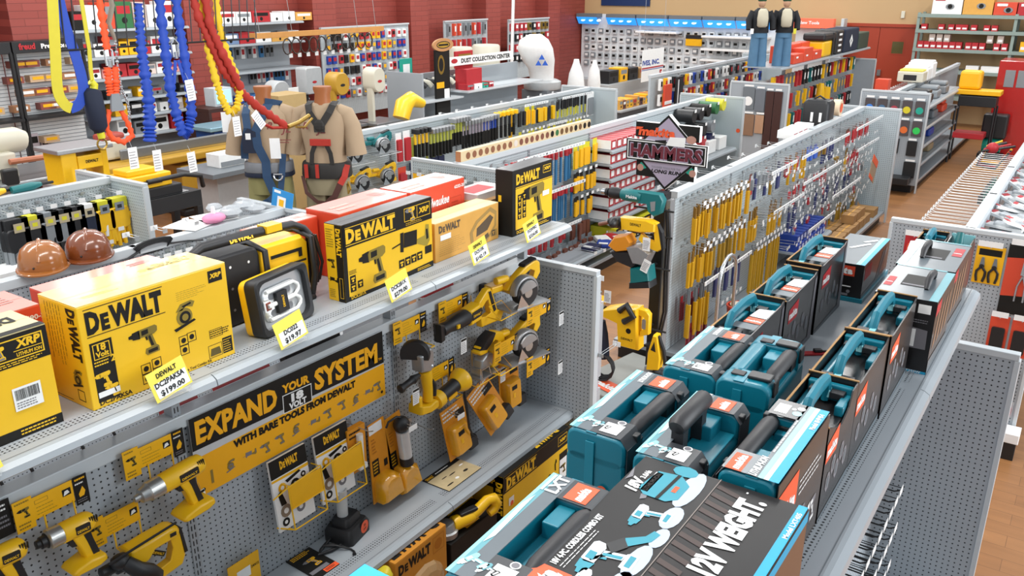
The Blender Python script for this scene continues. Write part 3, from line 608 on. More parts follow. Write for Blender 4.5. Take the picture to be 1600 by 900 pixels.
def tool_tag(label,x,y,z,w=.05,h=.085,rz=0):
    t=thing('tool_tag',label,'price tag',(x,y,z-h),0,'white tags hanging from tools')
    m=MB().push(yz(x,y,z) @ RZ(rz));m.box(-w/2,w/2,-h,0,0,.001,WHT);m.push(T((0,0,.0012)));m.rect(-w*.46,-h*.17,w*.46,-h*.03,PBLK,1);fine(m,-w*.42,-h*.92,w*.42,-h*.24,6,PGREY,1,.3);m.pop();m.build('tag_card',t,world=True)
    m=MB().push(yz(x,y,z) @ RZ(rz));m.tube([(0,-.004,.001),(.004,.03,-.01)],.001,WIRE,4);m.build('tag_string',t,world=True)
tool_tag('white tag hanging under the reciprocating saw',-2.56,3.30,1.315)
tool_tag('white tag on the angle grinder body',-2.55,2.895,1.19)
tool_tag('white tag on the rotary hammer',-2.50,1.31,1.075,rz=12)
tool_tag('white tag below the impact wrench, turned edge on',-2.60,1.685,1.235,.03,.075,rz=8)
tool_tag('white tag on the endcap beside the upper circular saw',-2.40,4.03,1.27)
tool_tag('white tag on the endcap beside the lower circular saw',-2.40,4.03,.955)
tool_tag('white tag on the rear battery charger pack',-2.56,3.66,1.005)
tool_tag('white tag half hidden behind the spot light cord',-2.62,3.30,.90,.03,.09)

# rotary hammer
t=thing('rotary_hammer','yellow rotary hammer with D handle and black side grip, lower left','power tool',(-2.58,1.4,1.0),0,GRPT);M0=yz(-2.575,1.40,1.135) @ RZ(-3)
m=MB().push(M0);m.prism([(-.06,.045),(.02,.055),(.11,.06),(.135,.05),(.145,.03),(.13,.012),(.03,.0),(.0,-.03),(-.05,-.03),(-.07,.0)],-.035,.035,YEL,.01);m.build('gear_housing',t,.006,world=True,smooth=45)
m=MB().push(M0);m.prism([(.095,.055),(.135,.05),(.150,.02),(.165,-.09),(.150,-.125),(.06,-.14),(-.04,-.165),(-.05,-.12),(.03,-.10),(.10,-.085),(.115,-.03)],-.02,.02,YEL,.006);m.prism([(-.045,-.03),(.005,-.03),(.0,-.14),(-.045,-.14)],-.02,.02,YEL,.004);m.build('rear_handle',t,.005,world=True,smooth=45)
m=MB().push(M0);m.prism([(.137,.05),(.152,.035),(.172,-.08),(.160,-.08),(.146,.0)],-.022,.022,BLK,.003);m.build('grip_pad',t,world=True)
m=axis(MB().push(M0),-.16,.0,.0);m.lathe([(.014,0),(.020,.004),(.022,.05),(.032,.056),(.034,.10)],BLK,16);m.build('chuck',t,world=True,smooth=40)
m=MB().push(M0);m.tube([(-.085,.02,.04),(-.06,-.01,.07),(-.02,-.035,.075),(.0,-.06,.07),(-.01,-.10,.06)],[.026,.03,.028,.03,.026],BLK,10);m.ball((-.10,.03,.03),.035,.03,.03,BLK);m.build('side_grip',t,world=True,smooth=60)
m=MB().push(M0);m.tube([(-.15,.055,.05),(.115,.085,.05)],.005,BLK,6);m.build('depth_rod',t,world=True)
m=MB().push(M0);m.prism([(-.05,-.15),(.06,-.135),(.06,-.10),(-.04,-.115)],.02,.022,BLK);m.box(.095,.12,.025,.04,.034,.037,BLK);m.push(T((.05,-.02,.024)) @ RZ(-35));m.rect(-.03,-.01,.03,.01,PBLK,1);m.text('DEWALT',-.025,-.005,.009,YEL,2,.05);m.pop();m.build('name_plate',t,world=True)
# angle grinder
t=thing('angle_grinder','yellow angle grinder hung upright with a black guard and side handle','power tool',(-2.58,3.0,1.05),0,GRPT);M0=yz(-2.575,2.975,1.30)
m=MB().push(M0);m.prism([(-.045,.05),(.03,.075),(.055,.06),(.055,-.03),(.03,-.06),(-.04,-.04)],-.03,.04,ALU,.008);m.ball((.035,-.03,.03),.016,.016,.016,CHROME);m.build('gear_head',t,.005,world=True,smooth=45)
m=MB().push(M0 @ T((-.035,.05,-.01)) @ RY(-62));m.prism([(.075*math.cos(a*.35),.075*math.sin(a*.35)) for a in range(-1,11)],-.018,.018,BLK,.004);m.build('wheel_guard',t,world=True,smooth=40)
m=axis(MB().push(M0 @ RZ(8)),-.20,-.045,.02);m.lathe([(.010,0),(.022,.004),(.023,.02),(.017,.03),(.018,.09),(.024,.10),(.020,.115),(.010,.15)],BLK,14);m.build('side_handle',t,world=True,smooth=40)
m=MB().push(M0);m.tube([(.012,-.05,.01),(.022,-.10,.01),(.03,-.16,.01),(.032,-.225,.005)],[.034,.031,.027,.028],YEL,14);m.build('motor_housing',t,world=True,smooth=60)
m=MB().push(M0);m.tube([(.04,-.11,.03),(.052,-.14,.032),(.054,-.20,.03)],[.010,.014,.012],BLK,8);m.build('paddle_switch',t,world=True,smooth=60)
m=MB().push(M0);m.prism([(-.06,-.215),(.0,-.235),(.06,-.225),(.085,-.24),(.08,-.275),(.02,-.285),(-.065,-.265)],-.045,.045,YEL,.01);m.prism([(-.06,-.17),(-.035,-.17),(-.035,-.23),(-.06,-.23)],-.03,.03,YEL,.003);m.build('battery_mount',t,.006,world=True,smooth=45)
# reciprocating saw
t=thing('reciprocating_saw','yellow reciprocating saw with a black rubber nose hung high on the pegboard','power tool',(-2.58,3.35,1.3),0,GRPT);M0=yz(-2.57,3.13,1.415) @ RZ(2)
m=axis(MB().push(M0),.0,.0,0);m.lathe([(.02,-.005),(.034,.0),(.036,.015),(.032,.05),(.036,.08),(.044,.13),(.044,.20),(.040,.215)],BLK,16);m.build('rubber_nose',t,world=True,smooth=45)
m=MB().push(M0);m.prism([(-.03,.045),(.0,.035),(.0,-.05),(-.03,-.055)],-.025,.025,BLK,.004);m.tube([(-.02,.04,.0),(-.05,.055,0),(-.05,.0,0)],.003,BLK,5);m.box(.08,.10,-.012,.008,.036,.046,YEL);m.build('saw_shoe',t,world=True)
m=MB().push(M0);m.prism([(.205,.042),(.30,.052),(.315,-.01),(.31,-.045),(.21,-.05)],-.034,.034,YEL,.01);m.build('motor_housing',t,.006,world=True,smooth=45)
m=MB().push(M0);m.prism([(.30,.05),(.38,.10),(.41,.10),(.43,.06),(.47,-.05),(.51,-.06),(.525,-.085),(.50,-.12),(.42,-.11),(.32,-.10),(.31,-.04),(.36,-.05),(.405,-.045),(.385,.045),(.36,.04),(.31,.0)],-.02,.02,YEL,.005);m.build('rear_handle',t,.004,world=True,smooth=45)
m=MB().push(M0);m.prism([(.385,.085),(.405,.085),(.45,-.04),(.43,-.045),(.405,.02)],.018,.024,BLK,.003);m.prism([(.22,-.02),(.30,-.015),(.30,.03),(.22,.025)],.034,.037,BLK);m.push(T((.228,-.004,.0372)));m.text('DEWALT',0,0,.012,YEL,1,.065,.03);m.pop();m.build('name_plate',t,world=True)
# jigsaw
t=thing('jigsaw','yellow jigsaw with black top handle and metal shoe on a wire cradle','power tool',(-2.58,3.5,1.0),0,GRPT);M0=yz(-2.565,3.54,1.13)
m=MB().push(M0);m.prism([(-.11,.085),(-.06,.115),(.04,.135),(.10,.11),(.12,.05),(.08,-.02),(.04,-.07),(-.01,-.07),(-.01,.03),(.03,.045),(.05,.08),(.02,.095),(-.04,.08),(-.06,.04),(-.12,.045),(-.13,.06)],-.028,.028,YEL,.006);m.build('body_handle',t,.004,world=True,smooth=45)
m=MB().push(M0);m.prism([(-.12,.075),(-.06,.125),(.0,.143),(.02,.135),(-.01,.09),(-.07,.06)],-.031,.032,BLK,.005);m.build('grip_pad',t,world=True,smooth=45)
m=MB().push(M0);m.prism([(-.12,-.05),(-.01,-.05),(.0,.02),(-.05,.04),(-.11,.01)],-.03,.03,ALU,.008);m.build('gear_case',t,.005,world=True,smooth=45)
m=MB().push(M0);m.box(-.15,.03,-.09,-.08,-.05,.05,ALU).box(-.13,-.12,-.08,-.03,-.03,.03,CHROME).box(-.10,-.095,-.14,-.08,-.004,.004,CHROME);m.tube([(-.14,-.075,.05),(-.14,-.03,.045),(-.07,-.03,.045),(-.06,-.075,.05)],.004,CHROME,6);m.build('saw_shoe',t,world=True)
m=MB().push(M0);m.tube([(-.20,.0,-.09),(-.20,-.095,-.09),(-.20,-.10,.06),(.10,-.10,.06),(.10,-.10,-.09)],.003,YEL,5);m.tube([(.0,-.10,-.09),(.0,-.10,.06)],.003,YEL,5);tag(m.build('wire_cradle'),'thin yellow wire cradle under the jigsaw','wire rack').name='wire_rack'
# spot light
t=thing('spot_light','yellow and black cordless spot light lying across the pegboard above the packs','flashlight',(-2.58,3.2,1.0),0,GRPT);M0=yz(-2.57,3.03,1.035) @ RZ(10)
m=axis(MB().push(M0),.03,0,0);m.lathe([(.03,0),(.046,.006),(.046,.05),(.036,.06)],YEL,18);m.build('rear_cap',t,world=True,smooth=40)
m=axis(MB().push(M0),-.04,0,0);m.lathe([(.028,0),(.032,.02),(.026,.07)],BLK,14);m.build('swivel',t,world=True,smooth=40)
m=axis(MB().push(M0),.085,0,0);m.lathe([(.036,0),(.038,.03),(.038,.12),(.042,.13)],BLK,18);m.build('battery_body',t,world=True,smooth=40)
m=axis(MB().push(M0),.205,0,0);m.lathe([(.042,0),(.060,.03),(.066,.05),(.066,.066),(.058,.075)],YEL,20);m.build('lamp_head',t,world=True,smooth=40)
m=MB().push(M0);m.prism(rrect(.10,-.028,.17,-.008,.004),.034,.041,YTAG);m.build('name_plate',t,world=True)
m=MB().push(M0);m.tube([(.235,-.06,.03),(.225,-.15,.04),(.21,-.27,.05),(.23,-.33,.05),(.26,-.38,.06)],[.007,.008,.007,.004,.002],BLK,7);m.build('hanging_strap',t,world=True,smooth=60)
# circular saws near the endcap
def circ(label,Mx,blade_dark=True,body=YEL):
    t=thing('circular_saw',label,'power saw',tuple(Mx.translation-Vector((0,0,.12))),0,GRPT);M0=Mx
    m=MB().push(M0);R=.095
    up=[(R*math.cos(math.radians(a)),R*math.sin(math.radians(a))) for a in range(-10,200,15)];m.prism(up,.0,.045,ALU,.008);m.build('blade_guard',t,.003,world=True,smooth=40)
    m=MB().push(M0);m.prism([(.078*math.cos(math.radians(a)),.078*math.sin(math.radians(a))) for a in range(0,360,18)],-.004,.050,BLK);m.prism([(.03*math.cos(math.radians(a)),.03*math.sin(math.radians(a))) for a in range(0,360,30)],.05,.056,MET);m.build('blade',t,world=True,smooth=40)
    m=MB().push(M0);m.prism([(.072*math.cos(math.radians(a)),.072*math.sin(math.radians(a))) for a in range(20,170,15)]+[(-.05,.0),(.05,.02)],.046,.058,ALU,.004);m.build('lower_guard',t,world=True,smooth=40)
    m=MB().push(M0);m.push(T((-.03,.02,-.13)));m.lathe([(.04,0),(.048,.01),(.048,.10),(.036,.14)],body,16);m.pop();m.build('motor_housing',t,world=True,smooth=40)
    m=MB().push(M0);m.prism([(-.11,.02),(-.06,.07),(.04,.135),(.12,.155),(.155,.13),(.16,.07),(.13,.03),(.10,.05),(.115,.09),(.08,.11),(.0,.07),(-.06,.0)],-.05,-.006,body,.008);m.build('main_handle',t,.005,world=True,smooth=45)
    m=MB().push(M0);m.prism([(.02,.128),(.10,.152),(.125,.15),(.12,.163),(.03,.142)],-.052,-.004,BLK,.004);m.build('grip_pad',t,world=True)
    m=axis(MB().push(M0),-.175,.085,-.03);m.lathe([(.014,0),(.022,.006),(.023,.05),(.018,.09)],body,12);m.build('front_knob',t,world=True,smooth=40)
    m=MB().push(M0);m.box(-.19,-.10,.01,.05,-.12,-.04,body).box(-.20,-.15,.0,.05,-.14,-.10,BLK);m.build('battery_mount',t,.008,world=True)
    m=MB().push(M0);m.box(-.15,.16,-.085,-.078,-.07,.07,ALU);m.prism([(-.09,-.078),(.0,-.078),(-.06,.0)],.058,.06,CHROME);m.build('base_shoe',t,world=True)
    return t
circ('upper yellow circular saw on the wire rack in the gondola corner',yz(-2.50,3.76,1.46) @ RY(-12))
circ('lower yellow circular saw on the wire rack in the gondola corner',yz(-2.50,3.77,1.135) @ RY(-12))
for k,z in enumerate((1.375,1.05)):
    m=MB().push(yz(-2.66,3.50,z))
    for x in (.0,.12,.40):m.tube([(x,.10,.0),(x,.0,.004),(x,-.004,.20)],.003,YEL,5)
    m.tube([(.0,-.004,.20),(.42,-.004,.20)],.003,YEL,5);m.tube([(.0,-.004,.10),(.42,-.004,.10)],.003,YEL,5);m.tube([(.0,.06,.12),(.0,-.004,.2),(.12,-.004,.2),(.12,.06,.12),(0,.06,.12)],.0025,YEL,5)
    tag(m.build('wire_rack'),('yellow wire rack holding the upper circular saw','yellow wire rack holding the lower circular saw')[k],'wire rack')
# ================================================================ banner and everything else on the left pegboard
t=thing('display_banner','wide black and yellow EXPAND YOUR 18 VOLT SYSTEM banner on the pegboard','sign',(-2.665,2.25,1.16));M0=yz(-2.665,1.715,1.16)
BY=mat('banner_yellow','#f4ae12',0.4,0,.03);BG=mat('banner_grey','#c3c5c6',.5)
m=MB().push(M0);m.box(0,1.085,.0,.345,-.004,0,BG);m.build('backing_board',t,.001,world=True)
m=MB().push(M0);m.poly([(0,.205),(1.085,.178),(1.085,.343),(0,.345)],PBLK,1)
m.push(T((.02,.232,0)) @ RZ(-1.6));m.text('EXPAND',0,0,.090,BY,3,.405,.045);m.pop();m.push(T((.455,.268,0)) @ RZ(-1.6));m.text('YOUR',0,0,.036,BY,3,.155,.05);m.pop()
m.push(T((.452,.172,0)) @ RZ(-1.6));m.rect(0,0,.165,.086,WHT,2);m.rect(.004,.004,.161,.082,PBLK,3);m.text('18',.082,.042,.034,WHT,4,.07,.06,0,'c');m.text('VOLT',.082,.010,.026,WHT,4,.10,.05,0,'c');m.pop()
m.push(T((.637,.212,0)) @ RZ(-1.6));m.text('SYSTEM',0,0,.092,BY,3,.405,.045);m.text('TM',.41,.0,.012,BY,3);m.pop();m.build('slogan_panel',t,world=True)
m=MB().push(M0);m.poly([(0,0),(1.085,.005),(1.085,.172),(.62,.176),(.0,.170)],BY,1)
m.push(T((.185,.135,0)) @ RZ(-.3));m.text('WITH BARE TOOLS FROM DEWALT',0,0,.030,PBLK,4,.70,.06);m.pop();m.disc(.025,.025,.009,PBLK,3,10);m.disc(1.06,.03,.008,PBLK,3,10)
DB=colmat('#8d7431');xs=[.07,.16,.26,.34,.42,.51,.62,.70,.79,.88,.97,1.03]
for i,x in enumerate(xs):
    y=.062+.005*(i % 3)
    if i in (0,):m.rect(x-.006,y-.03,x+.006,y+.03,DB,3)
    elif i % 4 == 1:saw_icon(m,x,y,.055,PGREY,DB,3)
    elif i % 4 == 2:recip_icon(m,x,y,.06,PGREY,DB,3)
    else:drill_icon(m,x,y,.055,PGREY,DB,3)
m.build('tool_strip',t,world=True)
def brochure_rack(label,y,z):
    t=thing('brochure_rack',label,'brochure rack',(-2.62,y,z-.33),0,'wire brochure racks');M0=yz(-2.64,y,z) @ RX(-6)
    m=MB().push(M0);m.box(0,.205,-.335,.0,.0,.012,WHT);m.push(T((0,0,.0125)));m.rect(0,-.085,.205,0,PBLK,1);dewalt(m,.055,-.055,.034,.10,YTAG,2)
    m.poly([(0,-.09),(.205,-.09),(.205,-.105),(0,-.10)],YTAG,1)
    for i,(x,yy,r,c) in enumerate(((.05,-.14,.022,YTAG),(.12,-.155,.026,PBLK),(.17,-.13,.014,PBLK),(.10,-.19,.02,colmat('#6e3a2c')),(.05,-.25,.03,colmat('#8c7a66')),(.04,-.30,.02,PBLK),(.13,-.27,.025,PGREY))):m.disc(x,yy,r,c,2,12);m.disc(x,yy,r*.45,WHT,3,10)
    m.poly([(.07,-.115),(.15,-.10),(.16,-.11),(.08,-.13)],PBLK,2);m.poly([(.02,-.16),(.04,-.15),(.06,-.22),(.03,-.22)],PBLK,2);m.pop();m.build('brochure',t,world=True)
    m=MB().push(M0 @ T((0,0,.05)));m.box(.055,.235,-.235,-.125,0,.0025,YTAG);m.build('yellow_plate',t,world=True)
    m=MB().push(M0)
    for x in (.05,.24):m.tube([(x,-.12,-.01),(x,-.12,.052),(x,-.335,.052),(x,-.34,-.01)],.0035,YEL,6)
    m.tube([(-.02,-.16,.03),(.05,-.13,.052),(.24,-.115,.052)],.0035,YEL,6);m.tube([(-.005,-.31,.0),(.05,-.335,.052),(.24,-.335,.052)],.0035,YEL,6);m.tube([(.05,-.235,.054),(.24,-.235,.054)],.003,YEL,5)
    m.build('wire_frame',t,world=True,smooth=60)
brochure_rack('left wire brochure rack with a yellow plate, below the banner',2.03,1.17)
brochure_rack('right wire brochure rack with a yellow plate, beside the orange clamshell packs',2.285,1.17)
ORP=mat('amber_card','#dd8f1a',.45);ORP2=mat('amber_card_dark','#b96f12',.5)
# stick pack, two long light packs
t=thing('light_tube_pack','narrow yellow pack holding a white light tube','package',(-2.6,2.52,.88),0,'hung orange packs');M0=yz(-2.61,2.475,.885)
MB().push(M0).box(0,.115,0,.235,-.03,0,ORP).build('card',t,world=True);m=MB().push(M0);m.tube([(.065,.035,.012),(.065,.20,.012)],.017,TUBE,10);m.box(.04,.09,.02,.045,0,.03,WHT).build('light_tube',t,world=True,smooth=60)
m=MB().push(M0);m.push(T((.0,.2,.0008)));fine(m,.01,-.02,.10,.025,2,PBLK,1);m.pop();m.build('card_print',t,world=True)
def long_pack(label,y,z,tilt,lamp):
    t=thing('work_light_pack',label,'package',(-2.58,y+.08,z),0,'hung orange packs');M0=yz(-2.59,y,z) @ RZ(tilt)
    m=MB().push(M0);m.prism([(.0,.0),(.17,.0),(.165,.10),(.14,.30),(.13,.44),(.02,.44),(.01,.25)],-.03,-.025,ORP);m.build('card',t,world=True)
    m=MB().push(M0);m.prism([(.015,.01),(.16,.01),(.15,.12),(.11,.15),(.05,.15),(.02,.12)],-.025,.05,mat('amber_clamshell','#e6a01e',.12,0,.1,60,coat=.8),.02);m.build('clamshell',t,world=True,smooth=45)
    if lamp:
        m=MB().push(M0);m.tube([(.085,.20,.02),(.085,.36,.02)],.034,mat('lamp_clear','#cfd2d3',.15,.2),12);m.build('lamp_tube',t,world=True,smooth=60)
        m=MB().push(M0);m.ball((.085,.395,.02),.045,.045,.04,BLK);m.tube([(.085,.435,.02),(.06,.455,.02),(.01,.45,.01),(.0,.42,0)],.006,BLK,6);m.tube([(.085,.16,.02),(.085,.205,.02)],.036,BLK,12);m.build('lamp_head',t,world=True,smooth=60)
    m=MB().push(M0);m.push(T((0,0,-.024)));m.rect(.02,.15,.065,.24,PBLK,1);fine(m,.025,.16,.06,.23,4,YTAG,2);m.rect(.10,.17,.125,.21,PBLK,1);fine(m,.03,.27,.06,.36,5,ORP2,1);m.pop();m.build('card_print',t,world=True)
    if not lamp:m=MB().push(M0);m.box(.02,.11,.385,.435,-.024,-.022,WHT).build('header_label',t,world=True)
long_pack('orange clamshell pack with a white header label, left of the lamp pack',2.625,.645,4,False)
long_pack('orange clamshell pack with a black topped lamp tube inside',2.765,.625,7,True)
# battery charger packs
def charger_pack(label,M0,tagged=False,lying=True):
    t=thing('charger_pack',label,'package',tuple(M0.translation),0,'battery charger packs')
    MB().push(M0).box(0,.20,0,.30,-.004,0,ORP).build('card',t,world=True)
    m=MB().push(M0);m.prism(rrect(.02,.02,.15,.20,.02),0,.055,mat('amber_clamshell','#e6a01e',.12,0,.1,60,coat=.8),.015);m.build('clamshell',t,world=True,smooth=45)
    m=MB().push(M0);m.prism(rrect(.125,.005,.20,.075,.008),0,.05,BLK,.006);m.build('battery',t,world=True,smooth=45)
    m=MB().push(M0);m.push(T((0,0,.0006)));fine(m,.01,.225,.19,.29,3,WHT,1);m.rect(.11,.21,.19,.25,PBLK,1);m.pop();m.push(T((0,0,.056)));m.rect(.05,.14,.10,.165,PBLK,1);m.rect(.06,.09,.08,.12,YTAG,1);m.pop();m.build('card_print',t,world=True)
charger_pack('upright battery charger pack with a black cord beside it, on the lower shelf',yz(-2.575,3.185,.622) @ RZ(6) @ RX(-8))
charger_pack('battery charger pack leaning back over to the left, on the lower shelf',yz(-2.53,3.50,.65) @ RZ(24) @ RX(-16))
charger_pack('battery charger pack standing in the corner by the endcap',yz(-2.58,3.67,.70) @ RX(-4))
t=thing('battery_charger','black battery charger with a clear tube and round orange sticker on the lower shelf','charger',(-2.60,2.42,.602))
m=MB().push(T((-2.60,2.42,.602)) @ RZ(12));m.prism(rrect(-.075,-.085,.08,.085,.02),0,.075,BLK,.015);m.prism(rrect(-.05,-.06,.05,.06,.02),.07,.115,BLK,.012);m.build('charger_base',t,world=True,smooth=40)
m=MB().push(T((-2.605,2.405,.715)));m.lathe([(.026,0),(.028,.11),(.030,.14),(.024,.14),(.022,.02)],mat('frosted_tube','#d5d7d6',.25,0,.05,alpha=.85),14);m.build('clear_tube',t,world=True,smooth=40)
m=MB().push(T((-2.60,2.42,.602)) @ RZ(12) @ frame((.0805,.03,.045),(0,1,0),(0,0,1)));m.disc(0,0,.032,PKRED,1,20);m.text('25',0,.004,.012,PBLK,2,None,.03,0,'c');m.text('OFF',0,-.016,.010,PBLK,2,None,.03,0,'c');m.build('orange_sticker',t,world=True)
m=MB();m.tube([(-2.62,2.34,.625),(-2.60,2.25,.615),(-2.585,2.22,.612),(-2.56,2.28,.612),(-2.55,2.33,.615),(-2.58,2.31,.62),(-2.60,2.27,.625),(-2.55,2.30,.63),(-2.50,2.34,.608),(-2.47,2.335,.608),(-2.455,2.32,.61)],[.008,.008,.008,.009,.009,.008,.007,.006,.005,.005,.010],BLK,7);m.build('power_cord',t,world=True,smooth=60)
def flat_card(label,pts,z,art):
    t=thing('brochure',label,'brochure',(sum(p[0] for p in pts)/4,sum(p[1] for p in pts)/4,z));o=pts[0]
    M0=frame((o[0],o[1],z+.006),(pts[1][0]-o[0],pts[1][1]-o[1],0),Matrix.Rotation(math.pi/2,3,'Z') @ Vector((pts[1][0]-o[0],pts[1][1]-o[1],0)))
    W=math.hypot(pts[1][0]-o[0],pts[1][1]-o[1]);H=math.hypot(pts[3][0]-o[0],pts[3][1]-o[1])
    MB().push(M0).box(0,W,0,H,-.005,0,PBLK).build('cover',t,world=True);m=MB().push(M0);art(m,W,H);m.build('cover_print',t,world=True)
def art1(m,W,H):
    drill_icon(m,W*.5,H*.52,W*.55,PGREY,YTAG,2);fine(m,W*.1,H*.82,W*.9,H*.97,3,YTAG,1);m.rect(W*.45,0,W,H*.14,PKRED,1);fine(m,W*.5,H*.03,W*.95,H*.11,2,PBLK,2);m.rect(W*.05,H*.16,W*.8,H*.28,PGREY,1)
def art2(m,W,H):
    m.rect(0.0,0,W,H*.80,mat('brochure_photo','#c7b48c',.4,0,.3,14),1);m.text('DEWALT',W*.03,H*.84,H*.10,YTAG,2,W*.2);fine(m,W*.3,H*.86,W*.8,H*.93,1,WHT,2)
    for x,y,a,b in ((.2,.2,.10,.03),(.5,.5,.10,.025),(.75,.3,.07,.05),(.45,.25,.05,.05),(.3,.55,.08,.02),(.85,.6,.06,.03)):m.disc(W*x,H*y,W*a,PBLK if a>.06 else WHT,2,8,H*b)
flat_card('black brochure with a yellow drill lying flat near the charger',[(-2.47,2.10),(-2.465,2.235),(-2.67,2.24),(-2.675,2.10)],.602,art1)
flat_card('flat brochure with tool pictures on a pale wood photo, at the shelf seam',[(-2.42,2.975),(-2.42,3.255),(-2.615,3.245),(-2.60,2.96)],.602,art2)
t=thing('tool_sign','yellow hang card with a white label low on the pegboard at the picture bottom','sign',(-2.64,1.9,.70),0,'yellow tool signs on the pegboard');M0=yz(-2.655,1.80,.735)
m=MB().push(M0);m.box(-.01,.15,-.2,.045,0,.004,YTAG);m.build('sign_panel',t,world=True);m=MB().push(M0);m.push(T((0,0,.005)));m.rect(.03,-.05,.10,.0,WHT,1);m.text('24/612',.105,-.02,.012,PBLK,2,.04,.02);m.pop();m.build('sign_print',t,world=True)
# peg hooks with white labels on this pegboard
def peg_hook(label,M0,L=.15,lab=True,group='wire hooks on the power tool pegboard',drop=0.0):
    t=thing('peg_hook',label,'peg hook',tuple(M0.translation),0,group)
    m=MB().push(M0);m.box(-.02,.02,-.015,.015,0,.006,WIRE);m.tube([(0,0,.004),(0,-.004,L*.85),(0,.008,L)],.0028,WIRE,5);m.build('hook_wire',t,world=True)
    if lab:m=MB().push(M0);m.tube([(0,.012,.004),(0,.012,L)],.002,WIRE,4);m.box(-.03,.03,-.012,.016,L,L+.002,WHT);m.build('price_label',t,world=True)
peg_hook('wire hook with white label left of the angle grinder base',yz(-2.685,2.80,1.03),.19)
peg_hook('empty wire hook above the narrow light tube pack',yz(-2.685,2.55,1.115),.17,False)
peg_hook('empty wire hook between the lamp pack and the charger packs',yz(-2.685,2.98,.93),.17,False)
peg_hook('wire hook with white label in front of the upright charger pack',yz(-2.685,3.22,.90),.16)
t=thing('offer_card','gray and black offer card at the left picture edge below the shelf','sign',(-2.66,1.02,1.37));m=MB().push(yz(-2.665,.985,1.395));m.box(0,.06,0,.13,0,.002,PBLK);m.push(T((0,0,.0024)));fine(m,.006,.09,.054,.12,2,WHT,1);fine(m,.006,.03,.054,.08,3,PGREY,1);m.pop();m.build('card',t,world=True)
# ---- cartons on the base deck
c=Carton('tool_carton','long yellow and black kit carton on the bottom deck by the endcap','carton',(-2.30,3.29,.16),.69,.24,.405,YBOX,0,'cartons on the bottom deck')
m=c.front(MB());w,h=c.w,c.h
m.rect(0,h*.74,w,h,PBLK);dewalt(m,.03,h*.79,h*.15,w*.42,YBOX,2);m.rect(.02,h*.765,w*.48,h*.775,YBOX,2);m.rect(.02,h*.96,w*.48,h*.97,YBOX,2);m.ring(w*.82,h*.80,w*.97,h*.95,.003,YBOX,2);m.text('XRP',w*.895,h*.85,.02,YBOX,2,w*.11,.05,.1,'c')
m.rect(w*.845,h*.15,w*.98,h*.66,PBLK,1);m.rect(w*.855,h*.2,w*.97,h*.55,WHT,2);drill_icon(m,w*.91,h*.38,.07,PBLK,colmat('#8a7526'),3);m.tube([(w*.78,h*.45,.002),(w*.775,h*.55,.002),(w*.79,h*.62,.002),(w*.80,h*.55,.002),(w*.79,h*.45,.002)],.004,PBLK,4);m.disc(w*.69,h*.42,.016,PBLK,2,10)
for i in range(4):drill_icon(m,w*(.14+.16*i),h*.30,.09,PBLK,colmat('#8a7526'))
l=c.left(MB());l.rect(c.d*.72,0,c.d,h,PBLK);l.push(frame((c.d*.80,h*.9,0),(0,-1,0),(1,0,0)));dewalt(l,0,0,.04,h*.5,YBOX,2);l.pop();l.rect(0,h*.8,c.d,h,PBLK);l.text('XRP',c.d*.4,h*.86,.03,YBOX,2,.09,.04)
s_=c.front(MB()).push(T((w*.07,h*.50,.003)));s_.rect(0,0,.05,.05,WHT,1);s_.disc(.03,.008,.016,PKRED,2,12)
tp=c.top(MB());tp.push(T((w,c.d,.004)) @ RZ(180));dewalt(tp,.08,c.d-.07,.05,.25,YBOX,2);tp.pop();c.flaps(PBLK);c.done(('front_print',m),('side_print',l),('price_sticker',s_),('top_print',tp))
AMB=mat('amber_carton','#cf8a2b',.5)
c=Carton('tool_carton','amber cardboard carton with a clear bubble, on the bottom deck at the picture bottom','carton',(-2.30,2.42,.16),.375,.18,.395,AMB,0,'cartons on the bottom deck')
m=c.front(MB());w,h=c.w,c.h;dewalt(m,.02,h*.80,h*.13,w*.62,PBLK,2);m.ring(w*.72,h*.72,w*.95,h*.95,.004,ORP2);m.disc(w*.83,h*.83,.03,ORP2,2,10)
bb=c.front(MB());bb.ball((w*.55,h*.38,.0),w*.36,h*.30,.05,mat('bubble_plastic','#c9a877',.15,0,.1,alpha=.55,coat=.5));bb2=c.front(MB());bb2.ball((w*.45,h*.34,.0),w*.16,h*.2,.035,YEL)
tp=c.top(MB());tp.push(T((w,c.d,.004)) @ RZ(180));dewalt(tp,.02,c.d-.085,.06,w*.9,PBLK,2);tp.pop();c.flaps(AMB);c.done(('front_print',m),('bubble',bb),('tool_inside',bb2),('top_print',tp))
c=Carton('tool_carton','black and yellow carton carrying a yellow grinder on its lid, bottom deck','carton',(-2.30,2.83,.16),.40,.26,.25,PBLK,0,'cartons on the bottom deck')
m=c.front(MB());fine(m,.02,.03,.36,.12,3,YTAG);tp=c.top(MB());tp.push(T((0,0,.004)));tp.rect(.16,.02,.27,.09,YTAG,1);drill_icon(tp,.21,.055,.06,PBLK,PBLK,2);tp.pop();c.flaps(PBLK);c.done(('front_print',m),('top_print',tp))
b_=Carton('tool_carton','yellow carton behind the grinder under the lower shelf','carton',(-2.47,3.02,.16),.22,.15,.40,YBOX,0,'cartons on the bottom deck');m=b_.front(MB());fine(m,.02,.1,.2,.35,5,PBLK);b_.flaps(YBOX);b_.done(('front_print',m))
t=thing('angle_grinder','yellow grinder with a gray guard resting on a black carton on the bottom deck','power tool',(-2.38,2.95,.414));M0=T((-2.37,2.88,.466)) @ RZ(72)
m=axis(MB().push(M0),.04,0,0);m.lathe([(.034,0),(.04,.01),(.036,.10),(.03,.13)],YEL,14);m.pop();m.build('motor_housing',t,world=True,smooth=40)
